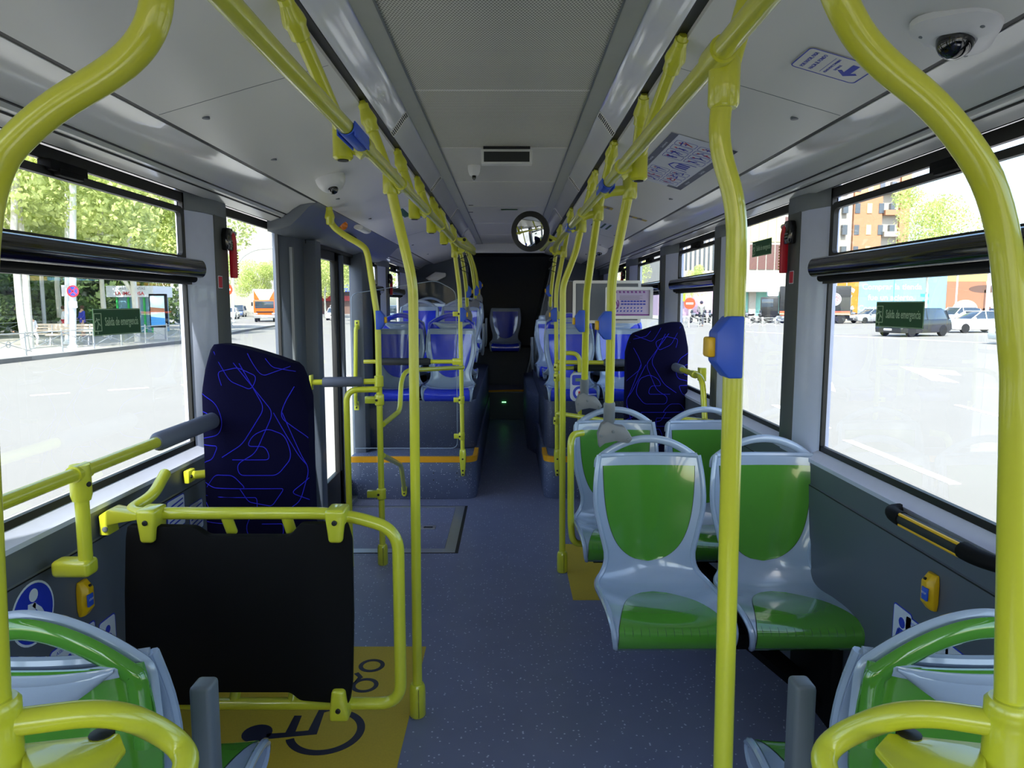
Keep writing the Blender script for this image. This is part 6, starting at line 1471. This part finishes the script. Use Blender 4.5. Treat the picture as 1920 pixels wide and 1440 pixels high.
def car(lb, x, y, rz, col, kind='sedan', L=4.4, W=1.78, H_=1.45, group='cars outside'):
    """local x forward"""
    t = thing('car', lb, 'car', (x, y, GZ), group); m = mat('car_paint', col, rough=.25, coat=1)
    hl, c = L/2, .28
    if kind == 'suv': top = [(-hl*.86, .95), (-hl*.80, H_-.12), (-hl*.6, H_), (hl*.10, H_), (hl*.42, 1.02)]
    elif kind == 'van': top = [(-hl*.97, .9), (-hl*.94, H_-.1), (-hl*.8, H_), (hl*.35, H_), (hl*.72, 1.0)]
    else: top = [(-hl*.80, .93), (-hl*.46, H_-.06), (-hl*.30, H_), (hl*.08, H_), (hl*.42, .93)]
    bh = .92 if kind == 'sedan' else 1.0
    body = [(-hl, .38), (-hl*.985, .72), (-hl*.93, bh-.02), (-hl*.7, bh+.01), (hl*.40, bh), (hl*.80, bh-.13), (hl*.96, .70), (hl, .5), (hl*.98, .25), (hl*.8, .2), (-hl*.85, .22)]
    xs_ = []
    def loft(P, ws, name, mm, bev=.04):
        mb = MB(); n = len(P); vs = []
        for yy, f in ws: vs += [(u*f[0], yy, (v-.5)*f[1]+.5) for u, v in P]
        fs = [tuple(range(n))[::-1], tuple(range((len(ws)-1)*n, len(ws)*n))]
        for j in range(len(ws)-1): fs += [(j*n+i, j*n+(i+1) % n, (j+1)*n+(i+1) % n, (j+1)*n+i) for i in range(n)]
        mb.add(vs, fs); o = mb.build(name, mm, None, bev=bev); o.parent = t; return o
    w2 = W/2
    loft(body, [(-w2, (.95, .93)), (-w2*.9, (1, 1)), (w2*.9, (1, 1)), (w2, (.95, .93))], 'body', m, .03)
    cab = [(top[0][0], bh-.03)]+top[1:4]+[(top[4][0], bh-.03)]
    mb = MB(); n = len(cab); vs = []
    for s in (-1, 1): vs += [(u, s*(w2*.93 if v < bh else w2*.76), v) for u, v in cab]
    mb.add(vs, [tuple(range(n))[::-1], tuple(range(n, 2*n))]+[(i, (i+1) % n, (i+1) % n+n, i+n) for i in range(n)]); o = mb.build('window_glass', CGL, None, bev=.02); o.parent = t
    # roof skin and pillars
    mb = MB(); a, b = cab[2], cab[3]; mb.box((a[0]-.08, -w2*.74, H_-.035), (b[0]+.06, w2*.74, H_+.015)); o = mb.build('roof', m, None, bev=.02); o.parent = t
    for xx in ((cab[1], cab[0]), (cab[3], cab[4])):
        for s in (-1, 1):
            mb = MB(); mb.tube([(xx[0][0], s*w2*.77, xx[0][1]), (xx[1][0], s*w2*.93, bh)], .035, 6); o = mb.build('pillar', m, None); o.parent = t
    for s in (-1, 1):
        xm = -.1 if kind == 'sedan' else 0; mb = MB(); mb.tube([(xm, s*w2*.76, H_-.03), (xm, s*w2*.93, bh)], .03, 6); o = mb.build('pillar', m, None); o.parent = t
        r = .34 if kind == 'suv' else .315
        for xw in (hl*.62, -hl*.60): wheel(t, xw, s*(w2-.09), r)
        mb = MB(); mb.cbox((hl*.93, s*w2*.68, .68), (.16, .36, .14)); o = mb.build('headlight', HEADL, None, bev=.03); o.parent = t
        mb = MB(); mb.cbox((-hl*.955, s*w2*.74, .82), (.12, .26, .16)); o = mb.build('tail_light', TAILL, None, bev=.03); o.parent = t
        mb = MB(); mb.cbox((hl*.36, s*(w2+.05), bh+.04), (.1, .16, .12)); o = mb.build('wing_mirror', m, None, bev=.03); o.parent = t
    mb = MB(); mb.cbox((hl*.985, 0, .60), (.06, W*.42, .14)); o = mb.build('grille', BLACK, None, bev=.01); o.parent = t
    mb = MB(); mb.cbox((hl*1.0, 0, .42), (.03, .5, .11)); o = mb.build('number_plate', STK, None); o.parent = t
    t.rotation_euler = (0, 0, rz); return t
p = GP(1712, 630); car('black sport utility car facing left behind the exit sticker on the right', p.x, p.y, math.pi+.42, (20, 23, 34), 'suv', 4.4, 1.85, 1.64)
p = GP(1830, 624); car('white saloon car right behind the black sport utility car', p.x+.3, p.y+.6, math.pi+.12, (240, 240, 242), 'sedan', 4.6, 1.8, 1.42)
p = GP(1800, 611); car('white estate car half hidden behind the white saloon', p.x-.4, p.y, math.pi+.2, (225, 226, 230), 'suv', 4.4, 1.8, 1.6)
p = GP(1880, 611); car('dark purple saloon car at the right end of the long window', p.x+.3, p.y+1, math.pi+.12, (48, 42, 88), 'sedan', 4.5, 1.8, 1.5)
p = GP(1955, 646); car('pale silver car cut by the thick yellow pole at the right edge', p.x, p.y, math.pi+.15, (190, 200, 205), 'van', 4.4, 1.8, 1.7)
p = GP(1632, 606); car('grey car before the pale blue hoarding, left of the exit sticker', p.x, p.y, math.pi+.2, (150, 152, 156), 'sedan', 4.2, 1.75, 1.4)
p = GP(1478, 606); car('grey blue car beside the railing, cut by the wide right pillar', p.x, p.y-3, math.pi+.1, (105, 112, 128), 'sedan', 4.3, 1.75, 1.42)
for px, py, col, kd, rz, lb in ((432, 598, (215, 216, 220), 'sedan', -1.35, 'white car beyond the first left pillar'), (448, 594, (70, 90, 130), 'van', -1.35, 'blue van behind the white car beyond the first left pillar'), (527, 595, (235, 235, 238), 'van', -1.35, 'white van partly hidden behind the orange lorry'),
        (628, 600, (225, 226, 230), 'sedan', -1.4, 'white car seen through the middle door glass'), (629, 593, (230, 230, 232), 'suv', -1.4, 'white car farther back through the middle door glass'),
        (700, 603, (200, 40, 60), 'suv', 1.5, 'red car in the far left window'), (748, 603, (120, 140, 165), 'van', 1.3, 'grey blue van in the farthest left window')):
    p = GP(px, py); car(lb, p.x, p.y, rz, col, kd, 4.4, 1.78, 1.45 if kd == 'sedan' else 1.75)
def obx(t, name, m, a, b, bev=.02):
    mb = MB(); mb.box(a, b); o = mb.build(name, m, None, bev=bev); o.parent = t; return o
# orange lorry
ORG = mat('lorry_orange', (245, 100, 30), rough=.4); p = GP(497, 604); t = thing('lorry', 'orange lorry with a white roof deflector facing the camera, left street', 'lorry', (p.x, p.y, GZ))
obx(t, 'cab', ORG, (-1.1, 0, .75), (1.1, 1.7, 2.35), .08); obx(t, 'windscreen', CGL, (-.95, -.03, 1.45), (.95, .02, 2.2), .02); obx(t, 'grille', BLACK, (-.85, -.04, 1.0), (.85, .02, 1.14)); obx(t, 'bumper', HUB, (-1.12, -.12, .42), (1.12, .1, .75), .04)
mb = MB(); mb.add([(-1.0, .1, 2.35), (1.0, .1, 2.35), (1.1, 1.4, 3.45), (-1.1, 1.4, 3.45), (-1.0, 1.5, 2.35), (1.0, 1.5, 2.35)], [(0,1,2,3), (3,2,5,4), (0,3,4), (1,5,2), (0,4,5,1)]); o = mb.build('roof_deflector', STK, None, bev=.03); o.parent = t
for s in (-1, 1):
    mb = MB(); mb.add([(s*1.02, .06, 2.36), (s*.55, .3, 2.56), (s*1.08, 1.32, 3.42), (s*1.13, 1.45, 2.36)], [(0, 1, 2, 3), (3, 2, 1, 0)]); o = MB().prism([(s*1.02, 2.36), (s*.5, 2.40), (s*1.05, 3.40)], .02, .3, XZ).build('orange_flank', ORG, None); o.parent = t
    wheel(t, s*0, 0, .01) if False else None
    for yy in (.75, 5.2):
        R = Euler((0, math.pi/2, 0)).to_matrix(); mb = MB(); mb.lathe([(.2, -.13), (.46, -.13), (.48, 0), (.46, .13), (.2, .13)], (s*.92, yy, .48), 18, R); o = mb.build('wheel', TYRE, None, smooth=True); o.parent = t
    obx(t, 'wing_mirror', BLACK, (s*1.22-.08, -.05, 1.7), (s*1.22+.08, .05, 2.1)); obx(t, 'headlight', HEADL, (s*.9-.18, -.05, .82), (s*.9+.18, .02, .96))
obx(t, 'cargo_box', STK, (-1.25, 1.9, .9), (1.25, 7.5, 3.5), .03)
obx(t, 'number_plate', STK, (-.3, -.135, .5), (.3, -.12, .62), 0)
t.rotation_euler = (0, 0, .28)
# black lorry with emblem
BLK = mat('lorry_black', (34, 35, 38), rough=.35); p = GP(1528, 606); t = thing('lorry', 'black box lorry with a round white emblem behind the wide right pillar', 'lorry', (p.x, p.y, GZ))
obx(t, 'cargo_box', BLK, (-3.4, -1.2, .95), (3.0, 1.2, 3.65), .04); obx(t, 'side_stripe', mat('stripe_orange_red', (225, 90, 60)), (-3.38, -1.215, .98), (2.98, -1.2, 1.2), 0); obx(t, 'lower_stripe', mat('stripe_cream', (225, 200, 140)), (-3.38, -1.215, .86), (2.98, -1.2, .98), 0)
obx(t, 'cab', BLK, (-5.2, -1.1, .6), (-3.5, 1.1, 2.6), .1); obx(t, 'cab_glass', CGL, (-5.1, -1.12, 1.6), (-4.0, 1.12, 2.4), .02); obx(t, 'deflector', STK, (-4.6, -1.0, 2.6), (-3.5, 1.0, 3.5), .2)
obx(t, 'rear_door', GREYD, (3.0, -1.1, 1.0), (3.03, 1.1, 3.55), 0); obx(t, 'rear_panel', BLK, (3.03, -1.0, 1.1), (3.05, 1.0, 2.9), 0); obx(t, 'rear_step', HUB, (3.0, -1.1, .55), (3.5, 1.1, .75)); obx(t, 'chassis', BLACK, (-4.8, -.8, .45), (3.0, .8, .95))
for xx in (-4.4, 1.4, 2.2):
    for s in (-1, 1): wheel(t, xx, s*1.0, .46, .28)
M = frame((1.55, -1.205, 2.35), (1, 0, 0), (0, 0, 1)); e = flat([circ(.62, n=32)], M, .02).build('emblem', STK, None); e.parent = t
mb = MB(); M3 = M @ Matrix.Translation((0, 0, .022)); ring2(mb, .50, .55, (0, 0), M3, .01)
for k in range(5):
    a = math.radians(90+72*k); strip(mb, [(.42*math.cos(a), .42*math.sin(a)), (.2*math.cos(a+.63), .2*math.sin(a+.63)), (.42*math.cos(a+1.2566), .42*math.sin(a+1.2566))], .06, M3, .01)
    mb.prism(circ(.06, (.32*math.cos(a+.63), .32*math.sin(a+.63)), 10), 0, .01, lambda u, v, q: M3 @ Vector((u, v, q)))
o = mb.build('emblem_print', STKRED, None); o.parent = e
o = text('Estrella', .55, STK, 'lettering', None, frame((-.6, -1.206, 2.2), (1, 0, 0), (0, 0, 1)), ext=.004); o.parent = t
t.rotation_euler = (0, 0, -.33)
# motorcycles
def moto(lb, x, y, rz, col, first=None):
    t = thing('motorcycle', lb, 'motorcycle', (x, y, GZ), 'parked motorcycles on the right'); m = mat('motorcycle_paint', col, rough=.3, coat=1)
    for xx in (-.65, .65):
        R = Euler((math.pi/2, 0, 0)).to_matrix(); mb = MB(); mb.lathe([(.2, -.06), (.29, -.06), (.31, 0), (.29, .06), (.2, .06)], (xx, 0, .31), 18, R); o = mb.build('wheel', TYRE, None, smooth=True); o.parent = t
    for nm, mm, P, r in (('frame', BLACK, [(-.65, 0, .31), (-.2, 0, .5), (.3, 0, .6), (.5, 0, .95)], .09), ('fork', HUB, [(.65, 0, .31), (.45, 0, 1.0)], .05), ('tank', m, [(-.1, 0, .8), (.15, 0, .88), (.38, 0, .85)], .16), ('seat', BLACK, [(-.75, 0, .85), (-.4, 0, .8), (-.1, 0, .82)], .1), ('handlebar', BLACK, [(.3, -.35, 1.1), (.45, 0, 1.02), (.3, .35, 1.1)], .02), ('windshield', CGL, [(.5, 0, 1.0), (.42, 0, 1.3)], .12)):
        mb = MB(); mb.tube(P, r, 8, fil=.08); o = mb.build(nm, mm, None, smooth=True); o.parent = t
    t.rotation_euler = (0, 0, rz); return t
mm_ = moto('motorcycle parked between the black lorry and the pale blue hoarding', *[GP(1602, 603)[i] for i in (0, 1)], 2.0, (120, 122, 130))
for i, px in enumerate((1268, 1279, 1303, 1325, 1333, 1408, 1424)):
    p = GP(px, 606); dup(mm_, (p.x, p.y+(i % 2), GZ), 1.1+.5*(i % 3), 'one of the motorcycles parked in a row behind the railing on the right' )
for o in list(bpy.data.objects):
    if o.name.startswith('motorcycle.'): o['group'] = 'motorcycles behind the right railing'
mm_['group'] = 'single parked motorcycles'
# --- hoardings on the right
def board(lb, px0, px1, py0, y, m, name='hoarding'):
    a, b = AY(px0, py0, y), AY(px1, py0, y); t = thing(name, lb, 'hoarding', ((a.x+b.x)/2, y, GZ), 'advertising hoardings across the road'); mb = MB(); mb.box((a.x, y, GZ), (b.x, y+.2, a.z)); o = mb.build('board', m, t); return t, a, b
yh = 84
t, a, b = board('orange hoarding with a large white price in euros behind the black lorry', 1520, 1612, 513, yh, mat('hoarding_orange', (180, 112, 26)))
zt = a.z; obx2 = MB(); obx2.box((a.x, yh-.03, zt-.75), (b.x, yh, zt)); k = obx2.build('blue_header', mat('header_blue', (70, 130, 225)), t)
text('900 250 100', .62, STK, 'lettering', k, frame((b.x-1.9, yh-.04, zt-.38), (1, 0, 0), (0, 0, 1)), ext=.005, bold=.01); text('1€', 3.6, STK, 'lettering', t, frame((b.x-2.4, yh-.01, 1.9), (1, 0, 0), (0, 0, 1)), ext=.01, bold=.05)
for x in (a.x+1.5, a.x+3.1, b.x-1.5): MB().box((x, yh-.02, GZ), (x+.06, yh-.01, zt-.75)).build('seam', STK, t)
t, a, b = board('long pale blue hoarding with faint white writing', 1612, 1777, 508, yh, mat('hoarding_pale_blue', (118, 172, 212)))
for k, tx in enumerate(('Comprar la tienda', 'fue un acierto.', 'Construir el Bosque')): text(tx, .95, STK, 'lettering', t, frame((a.x+3.9, yh-.01, 3.55-1.25*k), (1, 0, 0), (0, 0, 1)), ext=.01)
MB().box((a.x+4.1, yh-.02, GZ), (a.x+4.2, yh-.01, b.z)).build('seam', mat('seam_blue', (80, 140, 215)), t)
q = MB(); q.box((a.x+7.3, yh-.02, 2.4), (a.x+8.3, yh-.01, 2.75)); q.build('mark', mat('mark_blue', (60, 160, 225)), t); q = MB(); q.box((a.x+7.6, yh-.02, 1.6), (a.x+8.3, yh-.01, 2.0)); q.build('mark', MATS['mark_blue'], t)
t, a, b = board('hoarding with a picture of drums and a child under a yellow band', 1777, 1960, 512, yh, mat('hoarding_white', (200, 196, 190)))
MB().box((a.x, yh-.02, b.z-.95), (b.x, yh-.01, b.z)).build('yellow_band', mat('band_yellow', (205, 172, 100)), t); text('TRASTEROS', .62, STKGREY, 'lettering', t, frame((a.x+6.2, yh-.03, b.z-.48), (1, 0, 0), (0, 0, 1)), ext=.005, bold=.01)
BRN = mat('picture_brown', (150, 102, 78)); DBR = mat('picture_dark_brown', (95, 70, 60)); CRM = mat('picture_cream', (235, 205, 180)); PNK = mat('picture_pink', (215, 180, 195))
M = frame((a.x, yh-.01, GZ), (1, 0, 0), (0, 0, 1)); Hh = b.z-.95-GZ
flat([[(0, .1), (5.2, .1), (4.6, Hh), (.0, Hh)]], M, .01).build('picture_ground', BRN, t); flat([circ(1.5, (2.3, 1.3), 24, 1.1)], M, .02).build('picture_drum', CRM, t)
flat([circ(1.9, (4.5, Hh-.9), 24, .45), circ(1.7, (13.0, Hh-1.4), 24, .5), [(4.45, .2), (4.6, .2), (4.6, Hh-1), (4.45, Hh-1)], [(3.3, .2), (5.8, .2), (5.3, 1.6), (3.6, 1.2)]], M, .03).build('picture_cymbal', DBR, t)
flat([[(6.7, .4), (8.2, .4), (8.0, 2.4), (7.0, 2.4)]], M, .03).build('picture_shirt', PNK, t); k = flat([circ(.5, (7.45, 2.9), 20, .62)], M, .035).build('picture_face', CRM, t); flat([[(6.9, 2.9), (6.95, 3.5), (7.45, 3.75), (7.95, 3.5), (8.0, 2.9), (7.8, 3.3), (7.1, 3.3)]], M, .045).build('picture_hair', DBR, t)
for px, py1, lb in ((1849, 480, 'white lamp post before the drum picture hoarding'), (1790, 500, 'thin white post left of the drum picture')):
    a = AY(px, 600, 62); tt = thing('lamp_post', lb, 'lamp post', (a.x, 62, GZ)); MB().tube([(a.x, 62, GZ), (a.x, 62, 14 if px > 1800 else 6)], .14 if px > 1800 else .07, 10).build('post', WPOLE, tt, smooth=True)
# roof shed behind the hoarding
# --- buildings
def facade(t, name, O, xd, W_, Hh, nx, nz, wm, fw=.6, fh=.55, z0=0, sub='pane', d=.12):
    """grid of windows on a wall plane starting at O, running along xd; every window its own part up to 100"""
    xd = Vector(xd).normalized(); M = frame(O, xd, (0, 0, 1)); cw, ch = W_/nx, Hh/nz
    for j in range(nz):
        for i in range(nx):
            u, v = cw*(i+.5), z0+ch*(j+.5); mb = MB(); mb.prism([(u-cw*fw/2, v-ch*fh/2), (u+cw*fw/2, v-ch*fh/2), (u+cw*fw/2, v+ch*fh/2), (u-cw*fw/2, v+ch*fh/2)], -.05, d, lambda a, b, q: M @ Vector((a, b, q)))
            yield i, j, mb
def block(name, lb, P, z0, z1, m, group=None):
    t = thing(name, lb, 'building', (sum(p[0] for p in P)/len(P), sum(p[1] for p in P)/len(P), z0), group); mb = MB(); mb.prism(P, z0, z1, XY); mb.build('wall', m, t); return t
BW = mat('building_white', (168, 164, 156), rough=.8); BT = mat('building_tan', (168, 122, 92), rough=.8); WB = mat('window_brown', (96, 62, 62), rough=.2, coat=.5); WD = mat('window_dark', (70, 78, 90), rough=.2, coat=.5); WYL = mat('window_blind', (220, 200, 140), rough=.6)
# office block with brown glazing
y = 106; a = AY(1395, 600, y).x; b = AY(1500, 600, y).x; z0 = AY(1400, 509, y).z
t = block('office_building', 'office block with a grid of brown and cream windows on the right', [(a, y), (b+5, y), (b+5, y+25), (a, y+25)], z0-1.0, 34, BW, 'office blocks across the road')
for i, j, mb in facade(t, '', (a+.4, y, z0+.1), (1, 0, 0), 12.6, 24, 10, 6, WB, .86, .9): mb.build('window', WB if (i*7+j*3) % 4 and j % 2 == 0 or (i+j) % 5 == 0 else WYL if j % 2 else WB, t)
MB().box((a-1, y+1.5, GZ), (b+5, y+24, z0-1)).build('ground_floor', mat('shop_teal', (120, 180, 172), rough=.5), t); MB().box((a-1.2, y-1.2, z0-3.0), (b+5, y+1.5, z0-.3)).build('canopy', BW, t)
for k in range(4): MB().box((a+1+k*5, y+1, GZ), (a+2+k*5, y+1.6, z0-1)).build('column', BW, t)
y = 112; a2 = AY(1235, 600, y).x; b2 = AY(1352, 600, y).x; z0 = AY(1300, 514, y).z
t = block('office_building', 'white office block striped with tall dark windows on the right', [(a2, y), (b2+.8, y), (b2+.8, y+25), (a2, y+25)], z0-1.5, 34, BW, 'office blocks across the road')
for i, j, mb in facade(t, '', (a2+.2, y, z0+.2), (1, 0, 0), b2-a2, 24, 14, 4, WD, .42, .86): mb.build('window', WD, t)
MB().box((a2, y+.5, GZ), (b2+.8, y+24, z0-1.5)).build('ground_floor', mat('shop_mauve', (190, 160, 190), rough=.5), t); MB().box((a2+1, y-.5, 2.0), (a2+4, y+.3, 5)).build('shop_sign', mat('sign_lime', (175, 200, 50)), t)
# tan flats
y = 118; a3 = AY(1535, 600, y).x; b3 = AY(1690, 600, y).x
t = block('apartment_building', 'tan and white block of flats behind the hoardings on the right', [(a3, y), (b3, y), (b3, y+20), (a3, y+20)], GZ, 30, BW)
c1x = a3+(b3-a3)*.34
MB().box((c1x, y-.6, GZ), (c1x+4.6, y, 29.8)).build('brick_bay', BT, t); MB().box((b3-1.6, y-.6, GZ), (b3, y, 29.8)).build('brick_bay', BT, t)
for i, j, mb in facade(t, '', (a3+.4, y, 5), (1, 0, 0), b3-a3-2.2, 24, 6, 7, WD, .42, .46, d=.7): mb.build('window', WD if i != 3 else WYL, t)
for j in range(7): MB().box((c1x+4.8, y-1.2, 5.6+j*3.43), (b3-1.8, y, 6.4+j*3.43)).build('balcony', BT if j % 2 else BW, t)
# pale building on the left with slanting rows of windows
OL = AY(425, 600, 150); p1 = AY(560, 600, 95)
A = Vector((-62, 190)); B_ = Vector((-36.5, 122)); d = (B_-A).normalized(); n = Vector((-d.y, d.x))*-20
t = block('apartment_building', 'long pale building with rows of windows above the orange lorry', [tuple(A), tuple(B_), tuple(B_-Vector((d.y, -d.x))*-18), tuple(A-Vector((d.y, -d.x))*-18)], GZ, 20, BW)
L3 = (B_-A).length
for i, j, mb in facade(t, '', (A.x, A.y, 1), (d.x, d.y, 0), L3, 18, 16, 6, WD, .55, .42, d=.1): mb.build('window', WD, t)
t = block('apartment_building', 'tan rooftop building far behind the pale one on the left', [(-85, 205), (-72, 205), (-72, 220), (-85, 220)], GZ, 23, BT); MB().box((-79, 206, 23), (-78, 207, 25.5)).build('chimney', BT, t)
t = block('shop_building', 'shop front with blue awning seen through the middle door', [(-44, 142), (-28, 142), (-28, 150), (-44, 150)], GZ, 7, mat('shop_brown', (110, 85, 75))); MB().box((-44, 139.5, 4.0), (-28, 142, 5.4)).build('awning', mat('awning_blue', (60, 90, 200)), t); MB().box((-43, 141.6, 2.2), (-29, 142, 3.2)).build('lit_sign', mat('shop_red', (190, 60, 60)), t)
t = block('wall_far', 'low grey building behind the far left windows', [(-60, 70), (-48, 60), (-50, 85), (-62, 90)], GZ, 6, mat('grey_render', (84, 80, 74)))
